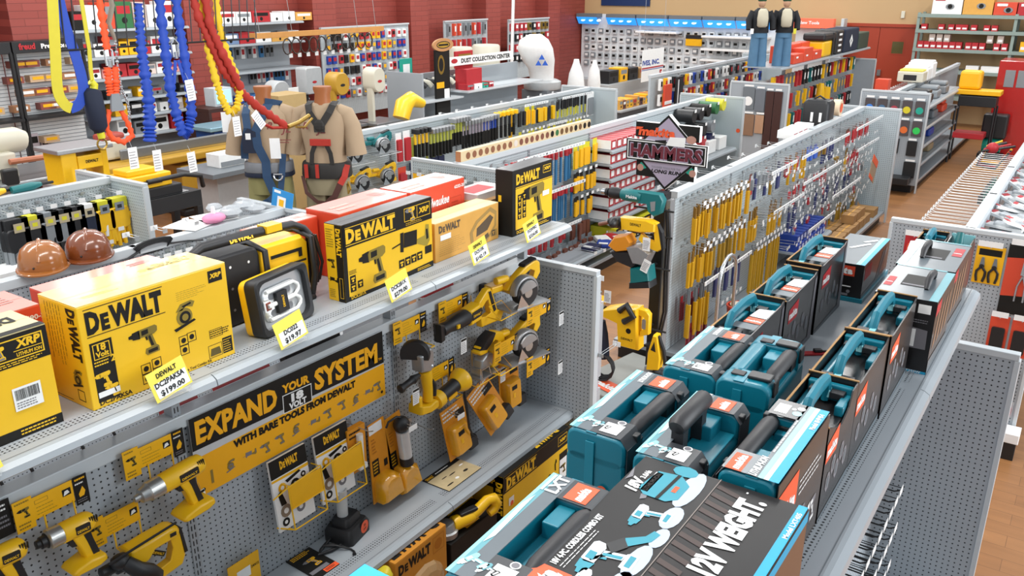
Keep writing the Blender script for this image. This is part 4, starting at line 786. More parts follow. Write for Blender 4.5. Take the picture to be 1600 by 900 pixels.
m=MB().push(M0);m.tube([(.15,.0,.0),(.20,.0,.02),(.26,.0,.055),(.30,.0,.05),(.32,.0,.01),(.30,0,-.02),(.27,.0,-.03)],[.03,.03,.028,.03,.03,.026,.022],YEL,10);m.build('rear_handle',t,world=True,smooth=60)
m=MB().push(M0);m.box(.08,.19,-.02,.02,.03,.05,BLK);m.build('switch',t,.006,world=True);m=MB().push(M0);m.push(T((0,0,-.045)));m.lathe([(.06,0),(.062,.03),(.05,.034),(.04,.07)],ALU,18);m.pop();m.build('wheel_guard',t,world=True,smooth=40)
m=MB().push(M0);m.push(T((.02,.06,-.05)));m.lathe([(.07,0),(.07,.006)],YTAG,18);m.pop();m.build('yellow_disc',t,world=True)
t=thing('tool_pouch','crumpled yellow bag beside the amber carton at the picture bottom','bag',(-2.28,2.30,.16));m=MB();m.tube([(-2.29,2.33,.16),(-2.29,2.33,.40),(-2.29,2.32,.52),(-2.29,2.34,.57),(-2.30,2.36,.575)],[.05,.05,.045,.04,.02],mat('bag_yellow','#d2c02c',.4),10);m.build('bag_body',t,world=True,smooth=60)
m=MB().push(yz(-2.235,2.30,.50));m.push(T((0,0,.004)));fine(m,.0,-.03,.06,.03,4,PBLK,1);m.pop();m.build('bag_print',t,world=True)
# things seen through the gap under the left top shelf
def flat_pack(label,x,y,z,w,h,d,c1,c2,rx=0):
    t=thing('tool_blister_pack',label,'package',(x,y,z),0,'packs on the far side of the tool gondola')
    MB().push(yz(x,y,z) @ RX(rx)).box(0,w,0,h,-d,0,c1).build('card',t,world=True);m=MB().push(yz(x,y,z) @ RX(rx));m.push(T((0,0,.001)));m.rect(w*.1,h*.2,w*.9,h*.6,c2,1);fine(m,w*.1,h*.68,w*.9,h*.9,2,WHT,1);m.pop();m.build('card_print',t,world=True)
flat_pack('red pack seen under the shelf right of the large kit carton price card',-2.80,1.95,1.50,.28,.16,.03,RED,PBLK,-30)
flat_pack('red and white pack seen under the shelf beside the first slotted upright',-2.80,1.70,1.50,.16,.12,.03,RED,WHT,-30)
flat_pack('red pack with a black tool handle seen under the shelf below the tan carton',-2.80,3.28,1.50,.25,.17,.03,RED,PBLK,-15)
flat_pack('black pack seen under the shelf above the banner',-2.80,2.32,1.48,.34,.16,.04,PBLK,NAVY,-15)
for k,yy in enumerate((1.02,1.12,1.30,1.42)):
    tag(MB().tube([(-2.78,yy,1.72),(-2.76,yy+.03,1.62),(-2.76,yy+.06,1.50),(-2.75,yy+.02,1.42)],.006,BLK,6).build('power_cord',smooth=60),('black cord hanging under the shelf, leftmost of four','black cord hanging under the shelf, second from the left','black cord hanging under the shelf, third from the left','black cord hanging under the shelf, nearest the first upright')[k],'cord','cords under the top shelf')
# ================================================================ teal tool cases on the right top shelf
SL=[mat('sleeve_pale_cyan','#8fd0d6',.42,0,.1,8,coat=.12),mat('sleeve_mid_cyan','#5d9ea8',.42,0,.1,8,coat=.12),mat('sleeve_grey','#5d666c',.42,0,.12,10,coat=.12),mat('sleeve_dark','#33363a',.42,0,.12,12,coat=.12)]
HBLK=mat('handle_black','#2b2a2c',.5,0,.1,30)
TEAL2=mat('case_teal_inner','#137d92',.4,0,.06,20)
def tool_case(label,x0,x1,y0,y1,h,sleeve=True,handle='down',z=1.77,txt=None,rz=0,dot=None,flip=False,group='teal tool cases with black handles'):
    W,L=x1-x0,y1-y0;cx,cy=(x0+x1)/2,(y0+y1)/2
    t=thing('tool_case',label,'tool case',(cx,cy,z),math.radians(rz),group)
    G=T((-W/2,-L/2,0)) if not flip else RZ(180) @ T((-W/2,-L/2,0))
    nx,ny0,ny1,dp=W*.36,L*.22,L*.80,.055          # carrying recess
    m=MB().push(G)
    E=xz(0,0,0)                                              # ends: local x across, y up, z towards -y
    m.push(E);m.prism(rrect(0,0,W,h-dp,.022),-L+.0,0,TEAL,0);m.pop()
    for a,b,full in ((0,ny0,1),(ny1,L,1)):
        m.push(frame((0,b,0),(1,0,0),(0,0,1)));m.prism([p for p in rrect(0,h-dp-.03,W,h,.026)],0,b-a,TEAL,0);m.pop()
    m.push(frame((0,ny1,0),(1,0,0),(0,0,1)));m.prism([(0,h-dp-.03),(nx,h-dp-.03),(nx,h),(.026,h),(.008,h-.008),(0,h-.026)],0,ny1-ny0,TEAL,0);m.pop()
    sh=m.build('case_shell',t,.007,smooth=40)
    m=MB().push(G);xs=W*.42
    for yy,o in ((-.003,0),(L+.003,0)):m.box(xs-.012,xs+.012,yy-.002,yy+.002,.02,h-.022,TEAL2)
    m.box(xs-.014,xs+.014,.0,ny0,h-.001,h+.002,TEAL2).box(xs-.014,xs+.014,ny1,L,h-.001,h+.002,TEAL2);m.build('seam_ridge',sh,.001)
    m=MB().push(G);m.box(nx+.004,W-.006,ny0+.004,ny1-.004,h-dp,h-dp+.006,TEAL2).box(nx+.01,nx+.05,ny1-.075,ny1-.002,h-dp,h-.012,TEAL2).box(nx+.01,nx+.045,ny0+.002,ny0+.03,h-dp,h-.03,TEAL2)
    m.box(nx+.004,W-.01,ny0,ny0+.008,h-dp,h-.02,BLK);m.build('recess_floor',t,.003)
    hb=MB().push(G)
    if handle == 'down':
        X=W-.022;hb.tube([(X,ny0-.012,h-.035),(X,ny0+.0,h-.018),(X,ny0+.03,h-.012),(X,ny1-.03,h-.012),(X,ny1+.0,h-.018),(X,ny1+.012,h-.035)],[.015,.018,.021,.021,.018,.015],HBLK,12);hb.box(X-.012,X+.016,ny1-.05,ny1+.005,h-.05,h-.012,BLK)
    else:
        X=nx+.012;hb.tube([(X,ny0+.01,h+.038),(X,ny0+.02,h+.042),(X,ny1-.04,h+.042),(X,ny1-.03,h+.038)],[.019,.024,.024,.019],HBLK,14);hb.box(X-.015,X+.015,ny0+.02,ny0+.05,h-.05,h+.03,HBLK).box(X-.015,X+.015,ny1-.08,ny1-.05,h-.05,h+.03,HBLK)
    hb.build('handle',t,0,smooth=50)
    if sleeve:
        m=MB().push(G);z0=h+.0015;e=.004
        st=((.006,W*.09,0),(W*.09,W*.17,1),(W*.17,W*.27,2),(W*.27,nx+.004,2))  # pale cyan strips paint the reflection along the left edge
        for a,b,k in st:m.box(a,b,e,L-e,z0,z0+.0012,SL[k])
        for a,b in ((e,ny0+.004),(ny1-.004,L-e)):m.box(nx+.004,W*.90,a,b,z0,z0+.0012,SL[3])
        for a,b in ((e,ny0+.004),(ny1-.004,L-e)):     # the flaps folded down over the right side
            m.add([(W*.90,a,z0+.001),(W*.90,b,z0+.001),(W+.004,b,h-.022),(W+.004,a,h-.022)],[(0,1,2,3)],SL[3]);m.box(W+.003,W+.0045,a,b,h*.05,h-.022,SL[3])
        m.box(W+.003,W+.0045,ny0,ny1,h*.05,h-.075,SL[3])
        sv=m.build('card_sleeve',t)
        m=MB().push(G @ T((0,0,h+.0032)))
        m.push(T((W*.80,ny1+.006,0)) @ RZ(90));m.rect(-.004,0,L-ny1-.018,W*.34,PKRED,1);m.text('makita',.0,W*.09,.020,WHT,2,L-ny1-.03,.05,.15);m.pop()
        m.rect(W*.50,.016,W*.80,ny0-.018,WHT,1);m.disc(W*.70,ny0-.006,.011,WHT,1,12);m.disc(W*.70,ny0-.006,.008,PGREY,2,12)
        m.push(T((W*.24,ny0*.55,0)) @ RZ(65));drill_icon(m,0,0,.052,WHT,SL[0],1);drill_icon(m,.01,-.035,.04,WHT,SL[1],1);m.pop()
        m.push(T((W*.34,ny1+.004,0)) @ RZ(90));m.text(txt or 'LITHIUM-ION',0,0,.014 if not txt else .028,WHT,2,.068,.04);m.rect(0,.032,.066,.038,WHT,1);m.pop()
        m.poly([(W*.11,ny0+.02),(W*.17,ny0+.05),(W*.12,ny1-.02),(W*.07,ny1-.06)],WHT,1)
        m.build('sleeve_print',sv)
        for a in (ny0-.03,ny1+.012):
            MB().push(G).box(W*.93,W+.006,a,a+.022,h-.026,h-.006,BLK).build('latch',t,.003)
    else:
        for a in (.03,L-.075):
            m=MB().push(G);m.box(W*.52,W*.95,a,a+.042,h+.001,h+.010,BLK);m.box(W+.0,W+.006,a,a+.042,h-.04,h+.006,BLK);m.build('latch',t,.003)
            m=MB().push(G);m.box(W*.2,W*.45,a+.004,a+.034,h+.001,h+.006,HBLK);m.build('hinge_plate',t,.002)
    if dot:
        m=MB().push(G @ xz(0,-.0055,0));m.disc(W*.66,h*.52,.014,PKRED,1,16);m.build('orange_sticker',sh)
        m=MB().push(G @ xz(0,-.0055,0));m.rect(W*.58,h*.12,W*.74,h*.30,WHT,1);m.rect(W*.60,h*.14,W*.66,h*.28,PBLK,2);m.build('white_label',sh)
    return t
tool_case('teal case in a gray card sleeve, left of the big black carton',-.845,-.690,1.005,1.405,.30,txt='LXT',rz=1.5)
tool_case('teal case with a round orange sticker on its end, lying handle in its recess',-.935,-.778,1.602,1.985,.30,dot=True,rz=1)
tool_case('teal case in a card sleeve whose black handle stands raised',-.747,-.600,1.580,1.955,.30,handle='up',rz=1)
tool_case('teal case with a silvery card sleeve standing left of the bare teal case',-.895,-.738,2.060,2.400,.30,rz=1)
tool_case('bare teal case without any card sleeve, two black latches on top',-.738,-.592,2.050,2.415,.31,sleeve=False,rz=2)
# case in the right hand row, with a printed card wrap
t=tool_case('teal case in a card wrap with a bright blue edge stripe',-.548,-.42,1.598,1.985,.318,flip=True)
WRB=mat('wrap_brown_black','#3a312c',.4,0,.15,10,coat=.3)
m=MB().push(T((-.4155,1.598,1.77)) @ yz(0,0,0));m.box(.0,.387,.0,.318,0,.002,WRB);m.push(T((0,0,.0025)));m.poly([(0,.17),(.12,.17),(.15,.20),(.15,.285),(.0,.285)],PKRED,1);m.text('makita',.012,.20,.04,WHT,2,.125,.05,.1);fine(m,.17,.20,.37,.25,3,WHT,1,.25);drill_icon(m,.2,.11,.10,WHT,PGREY,1);drill_icon(m,.31,.09,.08,WHT,PGREY,1);m.pop();m.build('side_wrap',t,world=True)
m=MB().push(T((-.4155,1.598,2.0935)) @ frame((0,0,0),(0,1,0),(-1,0,0)));m.rect(0,.0,.387,.022,CYAN,1);m.rect(0,.022,.387,.032,WHT,1);m.rect(0,.032,.387,.045,SL[0],1);m.rect(0.0,.045,.387,.055,SL[2],1);m.rect(.0,.055,.09,.125,SL[2],1);m.rect(.0,.082,.075,.118,PKRED,2);m.text('makita',.005,.090,.018,WHT,3,.065,.05,.1)
m.text('LITHIUM-ION',.0,.05,.016,WHT,3,.09,.04,.15);fine(m,.12,.046,.30,.054,1,WHT,3);m.text('Model BHP454',.27,.005,.012,WHT,3,.09,.03);m.rect(.30,.05,.387,.125,SL[3],1);m.rect(.315,.085,.365,.115,WHT,2);m.disc(.33,.062,.012,SL[0],2,10);m.disc(.36,.06,.010,WHT,2,8);m.disc(.35,.075,.006,WHT,2,8);m.build('top_wrap',t,world=True)

def handled_box(label,x0,x1,y0,y1,h,patch=.55,group='drill kits in open topped card sleeves',paper=False,cut=False):
    z=1.77;t=thing('drill_kit',label,'tool kit',((x0+x1)/2,(y0+y1)/2,z),0,group);L=y1-y0;W=x1-x0;w=.004
    m=MB().push(T((x0,y0,z)))
    m.box(0,W,0,w,0,h,GLOSSK).box(0,W,L-w,L,0,h+.012,GLOSSK).box(0,w,0,L,0,h,GLOSSK)
    m.push(yz(W-w,0,0));m.prism([(0,0),(L,0),(L,h+.012),(L*.8,h+.008),(L*.72,h-.03),(L*.5,h-.05),(L*.30,h-.035),(L*.1,h-.01),(0,h)] if cut else [(0,0),(L,0),(L,h+.012),(L*.9,h),(L*.1,h-.008),(0,h)],0,w,GLOSSG);m.pop()
    m.build('card_sleeve',t,world=True)
    m=MB().push(T((x0,y0,z)));m.box(.0,W,-.001,w+.001,h,h+.003,CARD).box(0,W,L-w-.001,L+.001,h+.012,h+.015,CARD).box(-.001,w+.001,0,L,h,h+.003,CARD);m.build('cardboard_rim',t,world=True)
    m=MB().push(T((x0,y0,z)));m.box(.008,W-.008,.01,L-.01,.01,h-.05,GLOSSG).box(.008,W-.008,.008,.03,h-.05,h-.012,TEAL).box(.008,W-.008,L-.03,L-.008,h-.05,h-.002,TEAL).box(.008,.03,.03,L-.03,h-.05,h-.03,TEAL).box(W-.032,W-.008,L*.6,L-.03,h-.05,h-.02,TEAL);m.build('inner_case',t,.004,world=True)
    hx=W*.46 if not paper else W*.30
    m=MB().push(T((x0+hx,y0,z)));m.tube([(0,L*.18,h-.04),(0,L*.19,h-.005),(0,L*.25,h+.022),(0,L*.55,h+.030),(0,L*.78,h+.024),(0,L*.84,h-.0),(0,L*.85,h-.04)],[.017,.018,.019,.02,.019,.018,.017],TEAL,8,.75);m.build('handle',t,world=True,smooth=35)
    for a in (.10,.80):
        m=MB().push(T((x0,y0,z)));m.box(hx-.045,hx-.006,L*a,L*a+.032,h-.03,h-.012,HBLK).box(hx+.012,hx+.05,L*a,L*a+.032,h-.03,h-.012,HBLK);m.box(hx-.006,hx+.012,L*a,L*a+.028,h-.03,h-.008,SL[0]);m.build('latch',t,.002,world=True)
    if paper:
        m=MB().push(T((x0,y0,z)) @ xy(0,0,h-.006));m.rect(W*.5,L*.36,W*.95,L*.50,PKRED,1);m.text('makita',W*.53,L*.40,.014,WHT,2,W*.4,.04);m.poly([(W*.5,L*.52),(W*.95,L*.52),(W*.97,L*.78),(W*.55,L*.74)],WHT,1);m.rect(W*.35,L*.20,W*.95,L*.34,SL[2],1);m.build('manual_sheet',t,world=True)
    m=MB().push(T((x1,y0,z)) @ yz(.0005,0,0));p=L*patch;m.poly([(p,h*.62),(p+.10,h*.62),(p+.11,h*.68),(p+.11,h*.88),(p,h*.82)],PKRED if not paper else RED,1);m.text('makita',p+.005,h*.68,.026,WHT,2,.095,.05,.1)
    for i in range(5):m.disc(L*(.2+.14*i),h*(.35+.12*(i % 2)),.022,PGREY,1,7,.030);m.disc(L*(.2+.14*i),h*(.35+.12*(i % 2)),.012,SL[2],2,6,.018)
    m.poly([(0,.002),(L,.002),(L,.025),(0,.012)],SL[2],1)
    if paper:m.poly([(L*.86,.01),(L*.99,.01),(L*.99,h*.97),(L*.93,h*.95)],PGREY,2)
    m.build('side_print',t,world=True)
    m=MB().push(xz(x0,y0-.0005,z));fine(m,W*.2,h*.2,W*.8,h*.5,4,PGREY,1);m.build('end_print',t,world=True)
    return t
handled_box('drill kit with teal handle and wavy cut card side, right behind the blue striped case',-.548,-.412,1.99,2.282,.275,.02,cut=True)
handled_box('drill kit with teal handle, second behind the blue striped case',-.548,-.414,2.288,2.665,.275,.03)
handled_box('drill kit with teal handle, pushed up against the big black carton',-.540,-.410,2.672,3.065,.285,.1)
handled_box('drill kit with teal handle nearest the bare teal case, left row',-.918,-.790,2.47,2.835,.265,.1,paper=True)
handled_box('drill kit with teal handle in the middle of the left row',-.918,-.788,2.845,3.225,.265,.12,paper=True)
handled_box('drill kit with teal handle at the far end of the left row',-.920,-.786,3.255,3.645,.285,.12,paper=True)
# two upright glossy cartons with a recessed carry handle
def grip_carton(label,x0,x1,y0,y1,h,face):
    z=1.77;t=thing('tool_carton',label,'carton',((x0+x1)/2,(y0+y1)/2,z),0,'glossy black cartons with carry handles');W=x1-x0;L=y1-y0
    m=MB().push(T((x0,y0,z)));m.box(0,W,0,L,0,h,{'*':GLOSSK,'t':SL[2],'r':WRB});m.build('carton_body',t,.002,world=True)
    m=MB().push(T((x0,y0,z)) @ xy(0,0,h+.0005));m.rect(W*.28,L*.34,W*.72,L*.70,PBLK,1);m.rect(W*.30,L*.36,W*.66,L*.40,PGREY,2);m.rect(0,L*.96,W,L,SL[1],1)
    if face:m.rect(W*.86,0,W,L,SL[1],1);m.rect(W*.03,L*.25,W*.16,L*.55,RED,1);m.text('makita',W*.04,L*.36,.010,WHT,2,W*.11,.05)
    else:m.rect(0,0,W*.16,L,SL[1],1);m.rect(W*.78,L*.52,W*.95,L*.82,RED,1);m.text('makita',W*.79,L*.62,.012,WHT,2,W*.14,.05)
    m.build('lid_print',t,world=True)
    m=MB().push(T((x0,y0,z)));X=W*(.72 if face else .34);m.tube([(X,L*.30,h+.002),(X,L*.36,h+.030),(X,L*.50,h+.036),(X,L*.64,h+.030),(X,L*.70,h+.002)],[.008,.012,.013,.012,.008],HBLK,8);m.build('carry_handle',t,world=True,smooth=45)
    m=MB().push(T((x0,y0,z)) @ xz(0,-.0005,0));
    if face:
        m.rect(W*.06,h*.78,W*.64,h*.95,ORG,1);m.text('makita',W*.10,h*.82,.028,WHT,2,W*.5,.06,.1);m.rect(W*.72,h*.82,W*.92,h*.94,WHT,1);m.prism([(W*.64,h*.34),(W*.93,h*.34),(W*.92,h*.60),(W*.66,h*.62)],0,.001,PGREY);m.rect(W*.66,h*.36,W*.74,h*.60,WHT,3);m.rect(0,0,W,h*.035,CYAN,2);m.text('XT255W',W*.62,h*.006,.008,WHT,3,W*.3);fine(m,W*.66,h*.68,W*.92,h*.74,2,PGREY,1);fine(m,W*.08,h*.62,W*.3,h*.74,3,WHT,1)
    m.v and m.build('end_print',t,world=True)
    m=MB().push(T((x1,y0,z)) @ yz(.0005,0,0));m.rect(0,h*.80,L*.25,h*.96,RED,1)
    for i in range(4):m.poly([(L*(.1+.2*i),h*.3),(L*(.2+.2*i),h*.35),(L*(.28+.2*i),h*.85),(L*(.2+.2*i),h*.8)],colmat('#8d6b50'),1)
    m.poly([(0,0),(L,0),(L,h*.14),(0,h*.2)],SL[2],2);m.build('side_print',t,world=True)
grip_carton('glossy black lid grip carton with an orange end panel and white sticker',-.556,-.35,3.112,3.500,.274,True)
grip_carton('glossy black carton with a lid grip standing behind the one with the orange end panel',-.566,-.355,3.508,3.935,.272,False)
handled_box('open kit box with teal handle beside white sheets, ending the right row',-.585,-.475,3.95,4.20,.235,.1)
t=thing('tool_carton','narrow open carton with a teal grip sticking out, last in the right row','carton',(-.42,4.07,1.77),0,'glossy black cartons with carry handles');m=MB();w=.004
m.box(-.465,-.465+w,3.95,4.2,1.77,2.01,GLOSSK).box(-.37-w,-.37,3.95,4.2,1.77,2.01,WRB).box(-.465,-.37,3.95,3.954,1.77,2.0,GLOSSK).box(-.465,-.37,4.196,4.2,1.77,2.02,SL[0]).box(-.46,-.375,3.955,4.195,1.775,1.93,PBLK);m.build('carton_body',t,world=True)
m=MB();m.tube([(-.42,4.06,1.93),(-.42,4.08,2.01),(-.42,4.10,2.05)],[.016,.018,.014],TEALD,8);m.build('tool_grip',t,world=True,smooth=50)
t=thing('leaflet','white sheet tucked beside the teal handle of the last kit box','paper',(-.57,3.945,2.0));m=MB();m.add([(-.60,3.942,1.985),(-.545,3.938,2.005),(-.54,3.99,2.02),(-.60,3.995,2.01)],[(0,1,2,3)],WHT);m.build('sheet',t,world=True);t['label']='white sheets tucked beside the last teal handle of the right row'
# long glossy carton at the end of the left row
t=thing('tool_carton','long low glossy carton on a teal base, farthest on the left of the shelf','carton',(-.80,3.98,1.77),0);m=MB();m.box(-.905,-.722,3.732,4.225,1.785,1.94,{'*':GLOSSK,'t':SL[2],'r':WRB});m.build('carton_body',t,.002,world=True);MB().box(-.912,-.712,3.725,4.23,1.77,1.79,TEAL).build('base_tray',t,.002,world=True)
m=MB().push(xy(-.905,3.732,1.9412));W=.183;L=.493;m.rect(W*.80,0,W*.90,L,SL[0],1);m.rect(W*.90,0,W,L,CYAN,1);m.poly([(W*.3,L*.5),(W*.38,L*.48),(W*.72,L*.7),(W*.66,L*.74)],WHT,1);m.poly([(W*.48,L*.76),(W*.56,L*.74),(W*.8,L*.86),(W*.74,L*.9)],WHT,1);m.rect(W*.05,L*.1,W*.35,L*.24,RED,1);m.build('lid_print',t,world=True)
m=MB().push(xz(-.905,3.7315,1.785));m.rect(W*.0,.10,W*.80,.145,ORG,1);m.text('makita',W*.05,.11,.026,WHT,2,W*.7,.06,.1);m.rect(W*.3,.05,W*.75,.055,WHT,1);m.disc(W*.7,.03,.008,PGREY,1,8);m.rect(W*.4,.01,W*.7,.02,PGREY,1);m.build('end_print',t,world=True)
m=MB().push(yz(-.7215,3.732,1.785));m.rect(.02,.08,.14,.14,RED,1);m.poly([(.25,.02),(.28,.02),(.40,.13),(.36,.13)],PGREY,1);m.poly([(.31,.02),(.33,.02),(.45,.13),(.42,.13)],PGREY,1);m.rect(0,0,.49,.02,SL[2],1);m.build('side_print',t,world=True)
t=thing('utility_blade','red and black bladed scraper lying on the shelf between the two rows','hand tool',(-.70,3.09,1.77));m=MB().push(T((-.705,3.09,1.772)) @ RZ(38));m.prism([(-.075,-.016),(.055,-.018),(.078,.0),(.05,.014),(-.075,.012)],0,.006,RED);m.build('blister_card',t,world=True);m=MB().push(T((-.705,3.09,1.778)) @ RZ(38));m.box(-.03,.0,-.008,.012,0,.012,BLK).box(0,.06,-.003,.006,0,.006,BLK);m.build('tool_head',t,.002,world=True)
# big black combo carton in the foreground
t=thing('tool_carton','big black combo kit carton lettered 12V WEIGHT in the foreground','carton',(-.53,1.28,1.77),0)
m=MB().push(T((-.345,.98,1.77)));m.box(-.365,0,0,.60,0,.298,{'*':GLOSSK,'r':mat('carton_brown_side','#6b4a34',.45,0,.2,8,coat=.2)});m.build('carton_body',t,.003,world=True)
F0=T((-.345,.98,2.0685)) @ frame((0,0,0),(0,1,0),(-1,0,0))
for a,b in ((0,.186),(.188,.365)):MB().push(F0).box(.001,.599,a,b,0,.002,mat('black_matt_carton','#1c1a1a',.45,0,.12,20,spec=.35)).build('top_flap',t,world=True)
m=MB().push(F0 @ T((0,0,.0025)))
m.rect(0.0,.001,.60,.020,CYAN,1);m.text('Model LXT405',.47,.004,.010,WHT,2,.10,.03)
m.text('COMPACT POWER. 12V WEIGHT.',.558,.075,.052,WHT,2,.62,.06,0,'r') if False else None
m.text('R. 12V WEIGHT.',.565,.078,.050,WHT,2,.345,.06,.05,'r');m.rect(.578,.12,.584,.124,WHT,2)
m.rect(.0,.1855,.60,.1875,colmat('#8a7f78'),2)
BRS=colmat('#3d2c27')
for i in range(14):m.poly([(.12+.033*i,.13),(.135+.033*i,.13),(.15+.033*i,.183),(.135+.033*i,.183)],BRS,1)
m.push(T((.455,.320,0)) @ RZ(0));m.text('18V',0,0,.026,WHT,2,.05,.06,.15);m.text('3.0Ah',.055,.004,.012,WHT,2,.035,.04);m.rect(.012,-.022,.095,-.005,WHT,2);m.text('LITHIUM-ION',.015,-.019,.010,PBLK,3,.075,.04);m.poly([(-.02,-.02),(-.01,-.03),(.012,-.024),(.0,-.014)],PGREY,1);m.poly([(.03,.04),(.05,.03),(.09,.045),(.05,.04)],PGREY,2);m.pop()
TC=colmat('#2d93a6');PALE=colmat('#b9c6d6')
def pic_bag(x,y):m.disc(x+.02,y-.035,.075,PALE,1,16,.022);m.poly([(x-.05,y-.01),(x-.05,y+.04),(x-.03,y+.06),(x+.05,y+.05),(x+.06,y+.0),(x+.03,y-.03),(x-.03,y-.03)],TC,2);m.poly([(x-.05,y+.005),(x+.06,y+.0),(x+.06,y+.008),(x-.05,y+.013)],PBLK,3);m.rect(x-.01,y-.015,x+.015,y-.005,PKRED,3);m.disc(x+.08,y+.0,.022,TC,2,10,.028)
pic_bag(.505,.262)
for (x,y,s) in ((.385,.255,.085),(.215,.262,.11),(.14,.250,.09)):
    m.disc(x+.03*s/.1,y-.045*s/.1,.05*s/.1,PALE,1,14,.02);drill_icon(m,x,y,s,TC,colmat('#dfe6ea'),2)
m.disc(.335,.208,.035,PALE,1,14,.016);m.poly([(.275,.248),(.315,.215),(.345,.210),(.350,.225),(.325,.232),(.298,.262)],TC,2);m.poly([(.240,.262),(.275,.244),(.298,.264),(.262,.284)],GREYP if 0 else BLK,3);m.poly([(.20,.285),(.238,.258),(.244,.264),(.207,.291)],WHT,2)
m.text('18V 4-PC. CORDLESS COMBO KIT',.155,.331,.013,WHT,2,.185,.045);fine(m,.155,.312,.30,.326,2,WHT,2,.25)
m.rect(.0,.29,.145,.362,PKRED,1);m.text('makita',.015,.305,.042,WHT,2,.12,.06,.15)
m.build('top_print',t,world=True)
m=MB().push(yz(-.3445,.98,1.77));m.rect(0,.27,.60,.296,CYAN,1);fine(m,.1,.18,.55,.24,2,colmat('#cfc5bd'),1,.3);drill_icon(m,.45,.12,.12,PGREY,colmat('#cfc5bd'),1);drill_icon(m,.25,.12,.12,PGREY,colmat('#cfc5bd'),1);m.build('side_print',t,world=True)
# blue carton whose corner shows at the bottom
c=MB().box(-.748,-.56,.40,.725,1.77,2.30,{'*':mat('carton_blue','#1f86c4',.45),'t':mat('carton_cyan','#17b3ea',.45)}).build('carton_body',None,.002);tag(c,'bright blue carton, only its corner showing at the bottom picture edge','carton');c.name='tool_carton'
# hooks and packs on the right side of this gondola
rr=random.Random(11)
hk=MB();hk.box(-.02,.02,-.015,.015,0,.006,BLK);hk.tube([(0,0,.004),(0,-.004,.17),(0,.006,.20)],.003,BLK,5)
def hook_thing(label,group,L=.22,dark=True):
    t=thing('peg_hook',label,'peg hook',(0,0,0),0,group);w_=BLK if dark else WIRE
    m=MB().push(yz(0,0,0));m.box(-.02,.02,-.015,.015,0,.006,w_);m.tube([(0,0,.004),(0,-.004,L*.9),(0,.008,L)],.003,w_,5);m.tube([(0,.018,.004),(0,.018,L)],.002,w_,4);m.build('hook_wire',t)
    m=MB().push(yz(0,0,0));m.box(-.028,.028,-.012,.018,L,L+.0018,WHT);m.build('price_label',t);return t
hp=hook_thing('black wire hook with a white label under the right shelf lip','black hooks on the right side of the case gondola');first=True
for z in (1.30,1.12,.95):
    for k in range(12):
        y=2.15+k*.085+(.03 if z<1.2 else 0)
        if first:hp.location=(-.578,y,z);first=False
        else:dup(hp,(-.578,y,z))
for k,(y,z,c1) in enumerate(((3.55,1.33,ORG),(3.75,1.33,RED),(3.30,1.25,RED),(2.55,.82,NAVY),(2.75,.80,NAVY),(2.35,.75,NAVY),(2.95,.78,NAVY))):
    t=thing('tool_blister_pack',('orange hang pack under the shelf lip near the far end','red hang pack farthest under the shelf lip','red hang pack above the black hooks','navy hang pack low among the black hooks, second nearest','navy hang pack low among the black hooks, third nearest','navy hang pack low among the black hooks, nearest','navy hang pack low among the black hooks, farthest')[k],'package',(-.5,y,z-.2),0,'packs under the right shelf lip')
    MB().push(yz(-.50,y,z)).box(-.05,.05,-.2,0,-.01,.01,c1).build('card',t,world=True);m=MB().push(yz(-.489,y,z));m.rect(-.035,-.15,.035,-.06,PBLK if k<3 else PGREY,1);m.build('card_print',t,world=True)
# ================================================================ merchandise on the middle gondolas
R6=random.Random(21)
BLUEC=mat('pack_blue','#1d3f9a',.45);BROWNP=mat('pack_brown','#6a3a2a',.5);NAVYP=mat('pack_navy','#20264a',.45);BRASS=mat('brass','#a8873c',.35,.7)
LIME=mat('pack_lime_yellow','#d6cf2a',.45);GREYP=mat('pack_grey','#83888c',.5);REDT=mat('pack_red','#b52c33',.45);GREENP=mat('pack_green','#2c6a3c',.5)
CLEARP=mat('bag_clear','#c9ced2',.2,0,.1,40,alpha=.6)
class Kind:
    """one prototype of a thing, then copies of it with their parts"""
    def __init__(s,name,label,cat,group,parts):
        s.name,s.label,s.cat,s.group,s.parts,s.src=name,label,cat,group,parts,None
    def put(s,x,y,z,rz=0,label=None,group=None):
        if s.src is None:
            t=thing(s.name,label or s.label,s.cat,(x,y,z),rz,group or s.group)
            for n,fn,kw in s.parts:
                m=MB().push(yz(0,0,0));fn(m);m.build(n,t,**kw)
            s.src=t;return t
        return dup(s.src,(x,y,z),rz,label or s.label,group or s.group)
def pack(name,label,group,w,h,d,c1,c2,cat='package',head=.22,bl=.8):
    def card(m):m.box(-w/2,w/2,-h,0,0,.0015,c1)
    def blister(m):m.prism(rrect(-w/2*bl,-h*.96,w/2*bl,-h*head,min(w,h)*.12,2),.0015,d,c2)
    return Kind(name,label,cat,group,[('card',card,{}),('blister',blister,{})])
def longpack(name,label,group,w,h,c1,c2,cat='package',frac=.3):
    def sleeve(m):m.box(-w/2,w/2,-h,-h*frac,0,w*.8,c1)
    def bit(m):m.box(-w*.3,w*.3,-h*frac,0,.002,w*.5,c2)
    return Kind(name,label,cat,group,[('sleeve',sleeve,{}),('header',bit,{})])
def hookkind(label,group,L,wire=WIRE,lab=True,name='peg_hook',n=1):
    def w_(m):m.box(-.016,.016,-.012,.012,0,.005,wire);m.tube([(0,0,.004),(0,-.003,L*.9),(0,.010,L)],.0028,wire,4);m.tube([(0,.016,.004),(0,.016,L)],.002,wire,4)
    def l_(m):m.box(-.026,.026,-.012,.020,L,L+.002,WHT)
    return Kind(name,label,'peg hook',group,[('hook_wire',w_,{})]+([('price_label',l_,{})] if lab else []))
